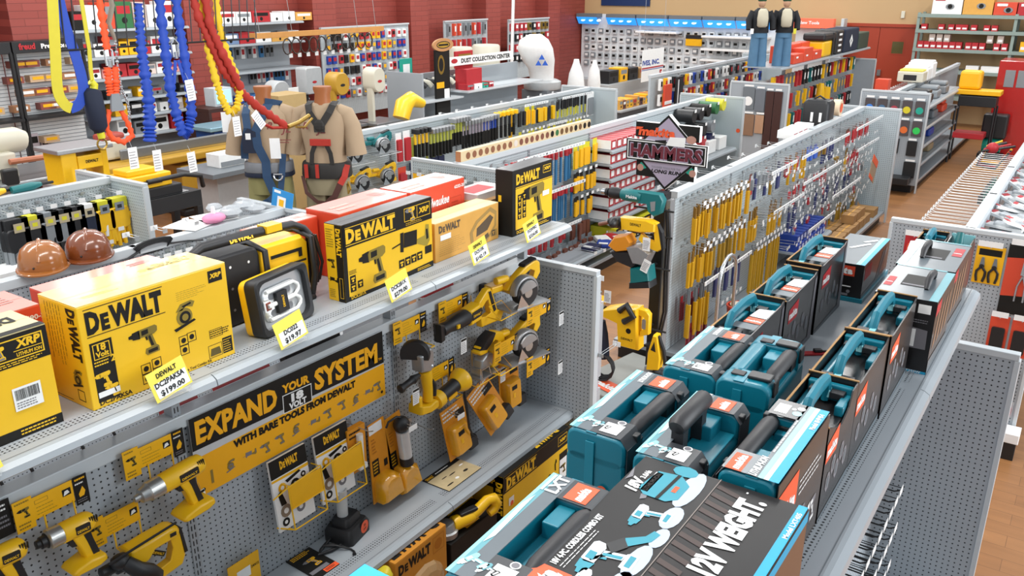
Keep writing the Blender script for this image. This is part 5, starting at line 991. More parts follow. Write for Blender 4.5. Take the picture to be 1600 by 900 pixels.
def rail(label,x,y0,y1,z,group='white label rails',rz=0):
    m=MB().box(x-.004,x+.004,y0,y1,z-.016,z+.016,WHT)
    k=y0+.03
    while k<y1-.05:m.box(x+.004,x+.0045,k,k+.035,z-.010,z+.010,PGREY if R6.random()<.2 else RAIL);k += .06
    tag(m.build('label_rail'),label,'label strip',group)
# ---- gondola D, right side
XD=-2.668
hD=hookkind('wire hook with a small white label on the crowded bit gondola behind the tool tower','labelled hooks of the bit gondola',.20)
hD2=hookkind('wire hook high on the bit gondola, running out to a white label rail','rail hooks of the bit gondola',.26,lab=False)
ylong=longpack('drill_bit_pack','long yellow drill bit sleeve on the near part of the bit gondola','long yellow bit sleeves',.028,.30,colmat('#cf9c12'),colmat('#7d5a18'))
ylong2=longpack('drill_bit_pack','extra long yellow drill bit sleeve hanging low on the bit gondola','extra long yellow bit sleeves',.026,.42,colmat('#c9980f'),STEELD)
ydull=longpack('drill_bit_pack','dull brownish yellow bit sleeve on the bit gondola','dull yellow bit sleeves',.028,.30,colmat('#a98425'),STEELD)
navy=pack('blade_pack','navy blue pack hanging on the bit gondola','navy packs of the bit gondola',.05,.26,.02,NAVYP,colmat('#3a4272'))
redp=pack('blade_pack','dark red pack in the upper rows of the bit gondola','dark red packs of the bit gondola',.06,.20,.02,BROWNP,REDT)
redlow=pack('blade_pack','red wire packed bit hanging at the foot of the bit gondola','red packs low on the bit gondola',.05,.22,.02,REDT,colmat('#7c2430'))
bluep=pack('blade_pack','bright blue pack in the top row of the bit gondola','blue packs of the bit gondola',.06,.16,.02,BLUEC,colmat('#3d66c4'))
brass=pack('fitting_bag','clear bag of brass colored fittings on the bit gondola','bags of brass fittings',.07,.10,.03,CLEARP,BRASS)
rbag=pack('fitting_bag','small clear bag with a red insert on the bit gondola','bags with red inserts',.06,.11,.02,CLEARP,REDT)
gbag=pack('fitting_bag','small clear bag of gray parts on the bit gondola','bags of gray parts',.055,.14,.02,CLEARP,GREYP)
lowy=longpack('drill_bit_pack','thin yellow and brown long bit hanging in the lower middle of the bit gondola','thin long bits low in the middle',.022,.48,colmat('#c79a1c'),STEELD,frac=.15)
def row(kind,y0,y1,st,z,x=XD+.13,hook=None,jit=.02,hx=XD+.005,hz=.015,skip=0.0,kinds=None):
    y=y0
    while y<y1:
        if R6.random() >= skip:
            k=kind if kinds is None else R6.choice(kinds)
            if k:k.put(x+R6.uniform(-.03,.03),y,z-R6.uniform(0,jit))
            if hook:hook.put(hx,y,z+hz)
        y += st
row(ylong,6.26,7.30,.042,1.42,hook=None);row(hD.src and None or ylong,7.32,7.5,.05,1.42)
for i in range(9):hD.put(XD+.005,6.30+i*.115,1.44)
for i in range(9):hD.put(XD+.005,6.36+i*.115,1.40)
row(ylong,6.24,6.66,.042,1.06);row(ydull,6.66,7.2,.06,1.06);row(ylong,7.2,7.52,.055,1.08)
for i in range(8):hD.put(XD+.005,6.44+i*.12,1.08);hD.put(XD+.005,6.38+i*.12,1.04)
row(ylong2,6.26,6.72,.036,.72);row(navy,6.85,7.45,.075,.74)
row(redlow,6.30,6.75,.07,.40);row(redlow,6.35,6.85,.09,.62,x=XD+.05)
rail('white label rail over the navy packs of the bit gondola',XD+.24,6.35,7.45,.76)
for i in range(5):hD.put(XD+.005,6.9+i*.11,.42)
row(None,7.55,8.5,.07,1.44,kinds=[navy,redp,ydull,gbag]);row(ylong,7.6,7.85,.05,1.10);row(ylong,8.1,8.5,.05,1.06)
rail('white label rail high on the bit gondola, nearer one',XD+.26,7.75,8.5,1.43);rail('slanting white label rail in the middle of the bit gondola',XD+.27,7.9,8.85,1.03)
for i in range(8):hD2.put(XD+.005,7.7+i*.12,1.43);hD2.put(XD+.005,7.8+i*.12,1.04)
row(lowy,7.75,8.6,.055,.72);
for i in range(9):hD.put(XD+.005,7.7+i*.10,.76);hD.put(XD+.005,7.75+i*.10,.70)
row(None,8.55,9.3,.085,1.44,kinds=[redp,redp,ylong]);row(bluep,9.32,9.62,.07,1.44);row(brass,9.65,10.05,.08,1.38);row(navy,9.9,10.35,.07,1.42);row(redp,10.9,12.05,.085,1.42)
rail('long white label rail at the top of the bit gondola',XD+.28,8.6,10.4,1.44);rail('white label rail at the top far end of the bit gondola',XD+.28,10.75,12.1,1.44)
for i in range(10):hD2.put(XD+.005,8.6+i*.18,1.445)
for i in range(8):hD2.put(XD+.005,10.75+i*.17,1.445)
rail('white label rail second from top at the far end',XD+.27,11.0,12.1,1.15);rail('long white label rail in the upper middle of the bit gondola',XD+.28,8.75,10.2,1.15)
rail('long white label rail in the lower middle of the bit gondola',XD+.28,10.0,11.3,.76);rail('white label rail over the blue boxes',XD+.30,9.1,10.1,.58)
row(None,8.7,10.2,.075,1.11,kinds=[rbag,rbag,gbag,redp],skip=.1);row(None,10.3,11.1,.11,1.18,kinds=[gbag,brass,ylong,gbag]);row(redp,11.1,11.6,.09,1.12)
row(None,8.7,11.9,.095,.90,kinds=[rbag,gbag,gbag,navy],skip=.15);row(None,8.9,11.9,.11,.62,kinds=[rbag,gbag,gbag,ydull],skip=.3);row(None,10.2,11.9,.16,.42,kinds=[rbag,gbag,ylong],skip=.3)
for zz,st in ((.98,.145),(.92,.17),(.66,.16),(.46,.20)):
    y=8.7
    while y<12.0:hD.put(XD+.005,y,zz);y += st*1.3
m=MB()                                        # the several hundred smaller hooks deeper in the rows
for z,y0,y1,st in ((1.25,8.6,12.1,.13),(1.12,8.65,12.1,.11),(1.0,8.7,12.1,.09),(.86,8.7,12.1,.10),(.74,8.7,12.1,.09),(.58,10.2,12.1,.10),(.48,8.7,12.1,.12),(1.33,7.55,8.6,.08),(.95,7.6,8.6,.10)):
    y=y0
    while y<y1:q=XD+R6.uniform(.18,.27);m.tube([(XD,y,z),(q,y,z+.01)],.0025,WIRE,4);m.box(q,q+.002,y-.022,y+.022,z-.006,z+.024,WHT);y += st
o=m.build('peg_hook_rows');tag(o,'many small labelled wire hooks deep in the rows of the bit gondola','peg hooks',None,'stuff')
bx=Kind('parts_box','small blue box in the blue box row on a low shelf of the bit gondola','box','blue boxes on the bit gondola',[('box_body',lambda m:m.box(-.045,.045,0,.09,-.2,0,BLUEC),{}),('white_label',lambda m:m.box(-.03,.03,.02,.07,0,.002,colmat('#c9d2ea')),{})])
shelf(GD,-2.66,-2.40,8.9,10.1,.36)
for r_ in range(2):
    for i in range(9):bx.put(-2.42-r_*.02,9.0+i*.115,.36+r_*.092)
cb=Kind('parts_carton','small brown carton standing in the carton rows on the base deck of the bit gondola','carton','brown cartons on the far base deck',[('carton_body',lambda m:m.box(-.085,.085,0,.11,-.15,0,CARD),{'bevel':.003}),('packing_tape',lambda m:m.box(-.085,.085,.1102,.1108,-.085,-.065,TAN),{})])
for i in range(9):
    for j in range(2):cb.put(-2.26-j*.17,9.95+i*.19+R6.uniform(-.01,.01),.161,R6.uniform(-.08,.08))
for i in range(3):cb.put(-2.30,10.9+i*.2,.272,R6.uniform(-.1,.1))
tag(MB().push(T((-2.32,9.2,.16))).box(-.12,.12,-.13,.13,0,.09,RED).build('parts_carton',None,.003),'flat red carton on the base deck beyond the teal kit box','carton')
t=thing('parts_carton','opened brown carton with raised lid at the far end of the base deck','carton',(-2.35,11.9,.16));m=MB();m.box(-2.5,-2.26,11.75,12.0,.16,.26,CARD);m.build('carton_body',t,world=True);m=MB();m.add([(-2.5,11.75,.26),(-2.5,12.0,.26),(-2.62,12.0,.42),(-2.62,11.75,.42)],[(0,1,2,3)],CARD);m.build('lid_flap',t,world=True)
t=thing('hang_pack','orange topped clear pack tilted on a hook at the far end of the bit gondola','package',(-2.35,11.75,.75));M0=yz(-2.34,11.62,1.02) @ RZ(-25);MB().push(M0).box(0,.36,-.30,0,0,.004,colmat('#a78d72')).build('card',t,world=True);MB().push(M0).box(0,.36,-.09,0,.004,.008,PKRED).box(0,.25,-.30,-.25,.004,.008,PKRED).build('header',t,world=True)
# things on the near base deck
t=thing('bucket','orange bucket on the base deck beside the teal kit boxes','bucket',(-2.40,7.15,.16));m=MB().push(T((-2.40,7.15,.16)));m.lathe([(.085,0),(.10,.10),(.105,.16),(.11,.165),(.11,.18),(.095,.18),(.09,.1)],ORG,18);m.pop();m.build('bucket_body',t,world=True,smooth=40);m=MB().push(T((-2.40,7.15,.345)));m.lathe([(.075,-.05),(.08,0),(.02,.004)],colmat('#d8c9b8'),16);m.build('contents',t,world=True,smooth=40)
deck_stuff=[('knife_pack',-2.35,7.75,YTAG,BLK,'yellow and black tool lying on the base deck, nearest'),('knife_pack',-2.30,7.95,BLK,GREYP,'black tool lying on the base deck beside the yellow one'),('knife_pack',-2.45,8.2,REDT,WHT,'red and white pack lying on the base deck by a white label'),('knife_pack',-2.30,8.3,YTAG,BLK,'yellow and black tool lying on the base deck, farther'),('knife_pack',-2.50,7.6,BROWNP,GREYP,'brown rolled cord pack on the base deck'),('knife_pack',-2.42,8.6,BLK,REDT,'black and red pack on the base deck')]
for n,x,y,c1,c2,lb in deck_stuff:
    t=thing(n,lb,'hand tool',(x,y,.16),R6.uniform(.2,1.2),'loose packs on the near base deck');MB().box(-.04,.04,-.12,.12,0,.02,c1).build('card',t,.004);MB().tube([(0,-.10,.03),(0,.02,.035),(.01,.11,.03)],.014,c2,6).build('tool_handle',t,smooth=60)
t=thing('wire_loop_frame','bent silver tube hoop standing by the base deck at the tool tower','hoop',(-2.20,6.2,.2));m=MB()
pts=[(-2.2,6.05,.10),(-2.2,6.05,.6)]+[(-2.2,6.23-.18*math.cos(math.radians(a)),.88+.20*math.sin(math.radians(a))) for a in range(0,181,20)]+[(-2.2,6.41,.6)]
m.tube(pts,.016,CHROME,8);m.build('hoop_tube',t,world=True,smooth=60);m=MB();m.tube([(-2.18,5.95,.42),(-2.18,6.25,.45),(-2.2,6.5,.42)],.03,BLK,8);m.tube([(-2.15,6.0,.38),(-2.15,6.3,.40),(-2.18,6.55,.36)],.02,BLK,8);m.build('hose',t,world=True,smooth=60)
# left side of gondola D: only the tops of its hooks show above the rail
hL=hookkind('wire hook running out to the left behind the top rail of the bit gondola','hooks on the hidden side of the bit gondola',.30)
for i in range(12):hL.put(-2.70,6.6+i*.40,1.44-.03*(i % 2),math.pi)
for i,(y,c1,lb) in enumerate(((9.5,REDT,'red and white parts tray on the top rail, nearest'),(9.68,REDT,'red and white parts tray on the top rail, second'),(9.86,REDT,'red and white parts tray on the top rail, third'),(10.1,WHT,'white parts tray on the top rail, farthest'))):
    t=thing('parts_tray',lb,'tray',(-2.80,y,1.50),0,'small trays on the bit gondola rail');MB().box(-2.92,-2.74,y-.07,y+.07,1.475,1.56,WHT).build('tray_body',t,world=True);MB().box(-2.7395,-2.738,y-.06,y+.06,1.49,1.53,c1).build('front_label',t,world=True)
t=thing('tool_bag','black bag with buckles sitting on the bit gondola rail','bag',(-2.86,10.75,1.48));m=MB().push(T((-2.86,10.75,1.46)));m.prism(rrect(-.16,-.14,.16,.14,.05),0,.30,BLK,.03);m.build('bag_body',t,.01,world=True,smooth=45);m=MB().push(T((-2.86,10.75,1.46)));m.box(-.05,-.02,-.145,-.14,.05,.16,WHT).box(.05,.08,-.145,-.14,.05,.16,WHT);m.tube([(-.1,-.02,.28),(0,0,.34),(.1,.02,.28)],.012,BLK,6);m.build('buckles',t,world=True)
t=thing('tape_roll','orange and white tape roll on the bit gondola rail behind the black bag','roll',(-2.80,11.2,1.53));m=MB().push(yz(-2.80,11.2,1.62));m.lathe([(.05,0),(.10,0),(.10,.09),(.05,.09)],colmat('#e8cfae'),18);m.build('roll_body',t,world=True,smooth=40);m=MB().push(yz(-2.705,11.2,1.62));m.disc(0,0,.06,PKRED,1,16);m.build('roll_label',t,world=True)

# ---- gondola F: white hooks on its left side, packs on its end panel
hF=hookkind('white wire hook on the left side of the gondola along the wide aisle','white hooks along the wide aisle',.33,WHT)
for i in range(30):hF.put(-.622,6.6+i*.11,1.45,math.pi)

hg=pack('fitting_bag','teal and black bag hung among the white hooks of the wide aisle','teal bags among the white hooks',.06,.10,.04,TEALC,BLK)
for i in range(7):hg.put(-.70,8.0+i*.14,1.43,math.pi)
t=thing('cable_bundle','bundle of red, yellow and black cables hanging at the far end of the white hooks','cable',(-.85,10.6,1.2));m=MB()
for k,c_ in enumerate((BLK,RED,BLK,YTAG)):m.tube([(-.70-.05*k,10.3+.1*k,1.48),(-.98,10.2+.12*k,1.42),(-1.02,10.25+.1*k,1.25),(-.85,10.35+.1*k,1.22),(-.75,10.3+.1*k,1.40)],.012,c_,6)
m.ball((-.90,10.25,1.45),.06,.05,.06,RED);m.build('cable_loops',t,world=True,smooth=60)
# sloped bins with clear packs on the right side of gondola F
shelf(GF,-.55,-.13,6.4,13.4,1.36);rr2=random.Random(4)
cp=Kind('clear_pack','clear and white blister pack heaped on the right side of the hook gondola','package','clear packs heaped by the wide aisle',[('card',lambda m:m.box(-.05,.05,-.14,.14,0,.02,WHT),{}),('clear_dome',lambda m:m.box(-.04,.04,-.12,.06,.02,.04,CLEARP),{}),('red_header',lambda m:m.box(-.02,.05,.11,.14,.02,.024,REDT),{})])
for i in range(42):
    y=6.5+(i // 3)*.30;x=-.46+(i % 3)*.13
    o=cp.put(x,y+rr2.uniform(-.05,.05),1.37+.02*(i % 3));o.rotation_euler=(0,-1.35+rr2.uniform(-.3,.2),rr2.uniform(-.6,.6))
def fpack(label,x,z,w,h,c1,c2,d=.02,name='hang_pack',lab=True,art=None):
    t=thing(name,label,'package',(x+w/2,6.3,z-h),0,'packs on the end panel by the wide aisle');M0=xz(x,6.318,z)
    MB().push(M0).box(0,w,-h,0,0,.004,c1).build('card',t,world=True);m=MB().push(M0);
    if art:art(m,w,h)
    else:m.prism(rrect(w*.15,-h*.92,w*.85,-h*.3,w*.1,2),.004,d,c2)
    m.build('contents',t,world=True)
    if lab:m=MB().push(M0);m.box(w*.05,w*.9,.012,.05,.07,.072,WHT);m.tube([(w/2,.01,-.01),(w/2,.005,.07)],.003,WIRE,4);m.build('hook_label',t,world=True)
def pliers_art(m,w,h):
    for k in (w*.28,w*.72):
        m.prism([(k-.007,-h*.30),(k+.007,-h*.30),(k+.015,-h*.52),(k-.015,-h*.52)],.004,.016,STEELD);m.disc(k,-h*.54,.016,BLK,36,10)
        for q in (-1,1):m.tube([(k,-h*.54,.012),(k+q*.026,-h*.68,.012),(k+q*.026,-h*.80,.012),(k+q*.018,-h*.95,.012)],.008,BLK,6)
    m.rect(w*.1,-h*.25,w*.9,-h*.08,PBLK,9)
fpack('red carded pack in the top left corner of the end panel',-.985,1.43,.13,.20,RED,ORG)
fpack('thin red pack beside the yellow pliers pack',-.60,1.44,.045,.30,ORG,RED)
fpack('yellow card with two black handled pliers',-.535,1.43,.17,.26,YTAG,BLK,art=pliers_art)
def pl2(m,w,h):m.poly([(0,-h*.75),(w,-h*.7),(w,-h*.15),(0,-h*.2)],ORG,9);m.prism([(w*.44,-h*.12),(w*.50,-h*.12),(w*.55,-h*.42),(w*.41,-h*.42)],.006,.016,CHROME);[m.tube([(w*.48,-h*.42,.012),(w*(.48+q*.10),-h*.58,.012),(w*(.48+q*.11),-h*.8,.012)],.007,CHROME,6) for q in (-1,1)]
fpack('tall dark red card with silver long nose pliers',-.35,1.47,.23,.48,PBLK,CHROME,art=pl2)
for k,x in enumerate((-.375,-.245)):fpack(('orange red card of a small nozzle, left one under the dark card','orange red card of a small nozzle, right one under the dark card')[k],x,.965,.115,.27,ORG,BLK)
for k,(x,z) in enumerate(((-.95,1.18),(-.95,.95),(-.80,1.18))):fpack(('small packs left of the kit boxes on the end panel, upper','small packs left of the kit boxes on the end panel, lower','small pack hidden behind the kit box on the end panel')[k],x,z,.10,.16,GREYP,NAVYP)
fpack('black socket set pack with a white ring, right edge of the end panel',-.215,.60,.07,.22,CLEARP,BLK)
fpack('clear pack with red tip hanging low at the right edge of the end panel',-.215,.37,.08,.12,CLEARP,REDT,lab=False)
t=thing('floor_spray_can','gray and black base tray at the foot of the end panel','tray',(-.16,6.25,.0));MB().box(-.2,-.06,6.16,6.31,.13,.20,WHT).build('tray_body',t,.004,world=True);MB().box(-.19,-.07,6.17,6.31,.0,.13,BLK).build('tray_base',t,.004,world=True);t.name='display_tray'
# ---- gondola C right side
XC=-4.778
hC=hookkind('wire hook with white label on the chisel side of the middle gondola','hooks on the chisel gondola',.18)
chis=Kind('chisel','blue bladed chisel with a red handle hung on the middle gondola','hand tool','blue chisels on the middle gondola',[('handle',lambda m:m.box(-.016,.016,-.09,0,0,.03,REDT),{'bevel':.006}),('blade',lambda m:m.box(-.012,.012,-.36,-.09,.005,.022,mat('chisel_blue','#3f7fae',.3,.4)),{})])
ypk=pack('blade_pack','yellow carded pack between the chisels and the red bin boxes','yellow packs on the middle gondola',.085,.26,.02,LIME,YTAG)
ydk=pack('blade_pack','yellow and black pack below the yellow cards of the middle gondola','yellow and black packs on the middle gondola',.07,.22,.02,PBLK,YTAG)
wdk=pack('file_card','brown wooden file handle card low on the middle gondola','wood handle cards',.09,.26,.03,STEELD,BROWNP)
rdk=pack('blade_pack','red and white pack in the third row of the middle gondola','red and white packs of the middle gondola',.06,.20,.02,WHT,REDT)
row(chis,6.75,8.0,.062,1.44,x=XC+.10);row(chis,6.85,8.0,.062,1.02,x=XC+.10)
row(ypk,8.02,8.55,.10,1.44,x=XC+.12);row(ydk,8.0,8.5,.09,1.12,x=XC+.12);row(ydk,8.05,8.5,.09,.84,x=XC+.12)
row(rdk,6.9,7.9,.075,.60,x=XC+.10);row(wdk,7.1,8.4,.11,.40,x=XC+.16);row(wdk,8.05,8.45,.10,.60,x=XC+.12)
rail('white label rail over the upper chisels',XC+.20,6.8,8.1,1.45);rail('white label rail over the lower chisels',XC+.22,6.8,8.1,1.04);rail('white label rail over the red and white packs',XC+.24,6.9,8.0,.62)
for i in range(7):hC.put(XC,6.2+i*.11,1.42-.05*(i % 2))
for i in range(8):hC.put(XC,8.05+i*.06,1.14-.29*(i % 2))
bin_=Kind('bin_box','white bin box with red label front on the shelves of the middle gondola','bin box','red fronted bin boxes',[('box_body',lambda m:m.box(-.062,.062,0,.10,-.28,0,{'*':WHT,'t':mat('bin_contents','#5a2b24',.6),'k':REDT,'f':WHT}),{}),('front_label',lambda m:m.box(-.062,.062,0,.10,0,.002,REDT),{}),('white_label',lambda m:m.box(-.032,.038,.018,.082,.002,.003,WHT),{})])
for r_ in range(6):
    z=1.31-r_*.165;n=(3,3,5,6,4,3)[r_]+5
    shelf(GC,-4.77,-4.49,8.52,10.6,z-.005)
    for i in range(n):bin_.put(-4.50,8.62+i*.135,z)
for i in range(4):tag(MB().box(-4.78,-4.50,9.03+.27*i,9.27+.27*i,.492,.58,ORG).build('bin_box',None,.003),('long orange box beside the lowest bin boxes, nearest','long orange box beside the lowest bin boxes, second','long orange box beside the lowest bin boxes, third','long orange box beside the lowest bin boxes, farthest')[i],'bin box','orange boxes in the bin rack')
for i in range(2):
    for j in range(3):
        t=thing('drill_bit_case',('upper','lower')[1-i]+(' yellow and black bit case, nearest of its row',' yellow and black bit case, middle of its row',' yellow and black bit case, farthest of its row')[j]+' under the bin boxes','case',(-4.55,8.75+j*.36,.16+i*.12),0,'bit cases under the bin boxes');y=8.62+j*.36
        MB().box(-4.76,-4.42,y,y+.34,.165+i*.11,.27+i*.11,{'*':LIME,'r':PBLK}).build('case_body',t,.004,world=True);m=MB().push(yz(-4.419,y,.165+i*.11));m.rect(.05,.02,.16,.08,YTAG,2);m.rect(.2,.02,.28,.08,WHT,2);m.build('case_label',t,world=True)
shelf(GC,-4.77,-4.33,6.2,8.5,.295)
lo=[(-4.40,8.0,NAVYP),(-4.35,8.2,BLUEC),(-4.45,8.35,WHT),(-4.40,8.5,RED),(-4.36,8.65,GREYP)]
for i,(x,y,c_) in enumerate(lo):
    t=thing('glove_pack',('navy glove pack on the low shelf behind the endcap','blue glove pack on the low shelf behind the endcap','white glove pack on the low shelf behind the endcap','red glove pack on the low shelf behind the endcap','clear tray on the low shelf behind the endcap')[i],'package',(x,y,.3),.4*i,'loose packs on the low shelf');MB().box(-.08,.08,-.10,.10,0,.05,c_).build('pack_body',t,.015);MB().box(-.05,.05,-.10,-.05,.05,.055,WHT).build('header',t)
for i,(y,z) in enumerate(((7.55,.42),(7.75,.40),(8.35,.42),(8.75,.36))):hookkind('','',.30).put(-4.40,y,z,0,('long wire hook with a cream label low on the middle gondola, nearest','long wire hook with a cream label low on the middle gondola, second','long wire hook with a cream label low on the middle gondola, third','long wire hook with a cream label low on the middle gondola, farthest')[i],'long low hooks with cream labels')
# far half of gondola C: rolls and white boxes
shelf(GC,-4.77,-4.36,10.75,12.15,.82)
for i,(y,z,c_,lb) in enumerate(((10.9,1.40,BLK,'black roll on the top row beside the sign, nearest'),(11.15,1.40,BLK,'black roll on the top row, second'),(11.4,1.42,PBLK,'black roll with a white ring on the top row'),(11.7,1.42,GREENP,'dark green roll on the top row'),(11.95,1.44,LIME,'lime yellow roll on the top row by the endcap'),(11.0,1.18,BLK,'black roll on the second row, nearest'),(11.3,1.18,BLK,'black roll on the second row, middle'),(11.6,1.18,GREYP,'gray roll on the second row'),(11.3,1.0,REDT,'red and black roll on the third row'),(11.6,1.0,NAVYP,'navy roll on the third row'))):
    t=thing('tape_roll',lb,'roll',(-4.6,y,z-.1),0,'rolls on the far middle gondola');m=MB().push(yz(-4.76,y,z));m.lathe([(.03,0),(.085,.0),(.085,.26),(.03,.26)],c_,14);m.build('roll_body',t,world=True,smooth=40);MB().push(yz(-4.49,y,z)).box(-.03,.03,.05,.09,0,.003,WHT).build('price_label',t,world=True)
for k,y in enumerate((11.35,11.75)):tag(MB().box(-4.70,-4.45,y,y+.28,.825,1.0,WHT).build('parts_carton',None,.004),('white carton on the far shelf, nearer','white carton on the far shelf by the endcap')[k],'carton','white cartons on the far shelf')
tag(MB().push(xz(-4.36,12.218,1.05)).disc(0,0,.03,PKRED,2,16).build('price_sticker'),'round red sticker on the pale far endcap of the middle gondola','sticker')
# strip of wood discs along the top of gondola C
t=thing('sample_strip','long pale wood strip with round sample discs on top of the middle gondola','display strip',(-4.80,7.35,1.53));m=MB().box(-4.83,-4.77,6.16,8.56,1.531,1.625,{'*':colmat('#d9c39b'),'f':colmat('#b8794f')});m.build('wood_strip',t,.002,world=True)
for i in range(24):
    m=MB().push(yz(-4.769,6.27+i*.098,1.575));c_=colmat('#8a5a3f') if i<8 else colmat('#d9cfc4') if i == 8 else colmat('#7b4a3a') if i<15 else GREENP if i == 16 else PBLK if i in (15,20,22,23) else colmat('#6a4a2a');m.disc(0,0,.033,c_,1,16);m.build('sample_disc',t,world=True)
# near end panel of gondola C: yellow packs with white labels
epk=pack('hang_pack','yellow pack hung on the near end panel behind the cartons','yellow packs on the near end panel',.14,.30,.05,YTAG,LIME)
ebk=pack('hang_pack','black strap pack hung on the near end panel behind the cartons','black packs on the near end panel',.10,.30,.08,GREYP,BLK)
for i in range(4):(epk if i<3 else ebk).put(-5.16+i*.20,6.02,1.40,-math.pi/2)
for i in range(4):(ebk if i<2 else epk).put(-5.12+i*.21,6.02,1.05,-math.pi/2)
hE=hookkind('white label hook on the near end panel of the middle gondola','hooks on the near end panel',.16)
for i in range(7):hE.put(-5.2+i*.13,6.08,1.42,-math.pi/2)
# ---- gondola B right side
XB=-6.768
def wall_saw(label,y,z,body,grp):
    M0=yz(XB+.16,y,z) @ RY(-10);t=circ(label,M0,True,body);t['group']=grp
    m=MB().push(yz(XB,y-.17,z-.09));m.tube([(0,0,0),(0,0,.28),(.36,0,.28),(.36,0,0)],.004,WIRE,5);tag(m.build('wire_rack'),'wire rack under the '+label,'wire rack')
    return t
wall_saw('teal circular saw on the long hand tool gondola, nearer one',6.66,1.32,TEALD,'saws on the long gondola');wall_saw('teal circular saw on the long hand tool gondola, farther one',7.10,1.36,TEALD,'saws on the long gondola')
wall_saw('yellow circular saw on the long hand tool gondola, nearer one',6.74,1.0,YEL,'saws on the long gondola');wall_saw('yellow circular saw on the long hand tool gondola, farther one',7.15,1.0,YEL,'saws on the long gondola')
for i,(y,z,w,h,c1,c2,lb) in enumerate(((7.42,1.45,.10,.34,WHT,RED,'red and white level pack, nearer of two beside the teal saws'),(7.56,1.46,.12,.36,WHT,RED,'red and white level pack, farther of two beside the teal saws'),(7.46,1.05,.14,.30,ORG,REDT,'orange carded pack under the red and white packs'),(7.28,1.06,.12,.44,YTAG,YEL,'yellow saw blade card between the saws and the orange card'),(6.62,.84,.10,.10,YPALE,LIME,'yellow price card under the nearer yellow saw'),(7.10,.84,.12,.10,YPALE,LIME,'yellow price card under the farther yellow saw'))):
    pack('hang_pack',lb,'cards between the saws',w,h,.03,c1,c2).put(XB+.12,y,z)
hammer=lambda col,head,nm,lb,grp,L=.33:Kind(nm,lb,'hand tool',grp,[('handle',lambda m:m.box(-.016,.016,-L,-.06,0,.026,col),{'bevel':.007}),('grip',lambda m:m.box(-.018,.018,-L-.02,-L*.55,-.002,.028,PBLK),{'bevel':.007}),('head',lambda m:m.box(-.02,.02,-.06,.0,-.03,.08,head),{'bevel':.008})])
hy=hammer(YEL,BLK,'hammer','yellow handled hammer on the long hand tool gondola','yellow hammers');hl=hammer(colmat('#b3b648'),ALU,'hammer','dull lime handled hammer on the long hand tool gondola','lime hammers');hw=hammer(colmat('#9a8f98'),ALU,'hammer','gray wood handled hammer on the long hand tool gondola','gray hammers');hb_=hammer(BLUEC,ALU,'hammer','blue handled hammer on the long hand tool gondola','blue hammers');hk_=hammer(BLK,YEL,'hammer','black hammer with a yellow mark on the long hand tool gondola','black hammers')
axe=Kind('hatchet','hatchet with a wide black guard on the long hand tool gondola','hand tool','sheathed hatchets',[('handle',lambda m:m.box(-.014,.014,-.36,0,0,.024,colmat('#b3b648')),{'bevel':.006}),('sheath',lambda m:m.box(-.06,.06,-.50,-.30,-.004,.03,NAVYP),{'bevel':.008})])
for i in range(4):hy.put(XB+.12,7.70+i*.07,1.46)
for i in range(7):hl.put(XB+.12,7.98+i*.065,1.43)
for i in range(5):axe.put(XB+.06,7.72+i*.13,1.36)
for i in range(6):hl.put(XB+.12,8.40+i*.06,1.50)
for i in range(9):hw.put(XB+.12,8.62+(i*.068),1.44)
for i in range(5):hb_.put(XB+.12,9.06+i*.065,1.45)
for i in range(5):hk_.put(XB+.12,9.36+i*.10,1.46)
lvl=Kind('spirit_level','yellow spirit level hanging on the long hand tool gondola','hand tool','yellow levels',[('body',lambda m:m.box(-.025,.025,-.55,0,0,.03,YTAG),{}),('bubble_window',lambda m:m.box(-.02,.02,-.32,-.25,.03,.032,PBLK),{})])
lvl.put(XB+.05,9.78,1.46)
bk=pack('blade_pack','black carded tool on the far half of the hand tool gondola','black carded tools',.07,.26,.03,GREYP,BLK);yk=pack('blade_pack','yellow carded tool on the far half of the hand tool gondola','yellow carded tools',.07,.26,.03,LIME,YTAG);rk=pack('blade_pack','red carded tool on the far half of the hand tool gondola','red carded tools',.06,.18,.03,WHT,REDT);ok_=pack('blade_pack','orange yellow clamp card on the far half of the hand tool gondola','clamp cards',.08,.26,.04,STEELD,YEL)
sd=Kind('screwdriver','black handled screwdriver with a yellow tip card in the far top row','hand tool','screwdrivers of the far top row',[('handle',lambda m:m.box(-.014,.014,-.14,0,0,.026,BLK),{'bevel':.006}),('shaft',lambda m:m.box(-.006,.006,-.26,-.14,.008,.018,LIME),{})])
row(None,9.9,10.4,.07,1.46,x=XB+.1,kinds=[bk,bk,yk]);row(None,10.4,10.85,.085,1.46,x=XB+.1,kinds=[bk,ok_,ok_]);row(sd,10.9,11.75,.045,1.46,x=XB+.1)
row(None,9.95,11.8,.085,1.12,x=XB+.1,kinds=[yk,yk,bk,ok_]);row(None,7.8,11.8,.15,.86,x=XB+.1,kinds=[bk,yk,rk,bk]);row(None,7.6,11.8,.20,.56,x=XB+.1,kinds=[bk,yk,rk])
pack('hang_pack','tall white card of small tools beside the far endcap of the hand tool gondola',None,.22,.36,.02,WHT,GREYP).put(XB+.1,11.93,1.47)
hB=hookkind('wire hook with white label on the long hand tool gondola','hooks on the hand tool gondola',.2)
for i in range(18):hB.put(XB,9.9+i*.105,1.14)
for i in range(12):hB.put(XB,7.75+i*.2,.88)
rail('white label rail above the black carded tools',XB+.22,9.9,10.5,1.49);rail('white label rail above the screwdrivers',XB+.22,10.9,11.8,1.49);rail('white label rail above the yellow carded tools',XB+.24,10.5,11.0,1.16)
hBl=hookkind('white label standing up behind the rail of the hand tool gondola','labels behind the hand tool gondola rail',.14)
for i in range(9):hBl.put(-6.84,8.6+i*.34,1.50,math.pi)
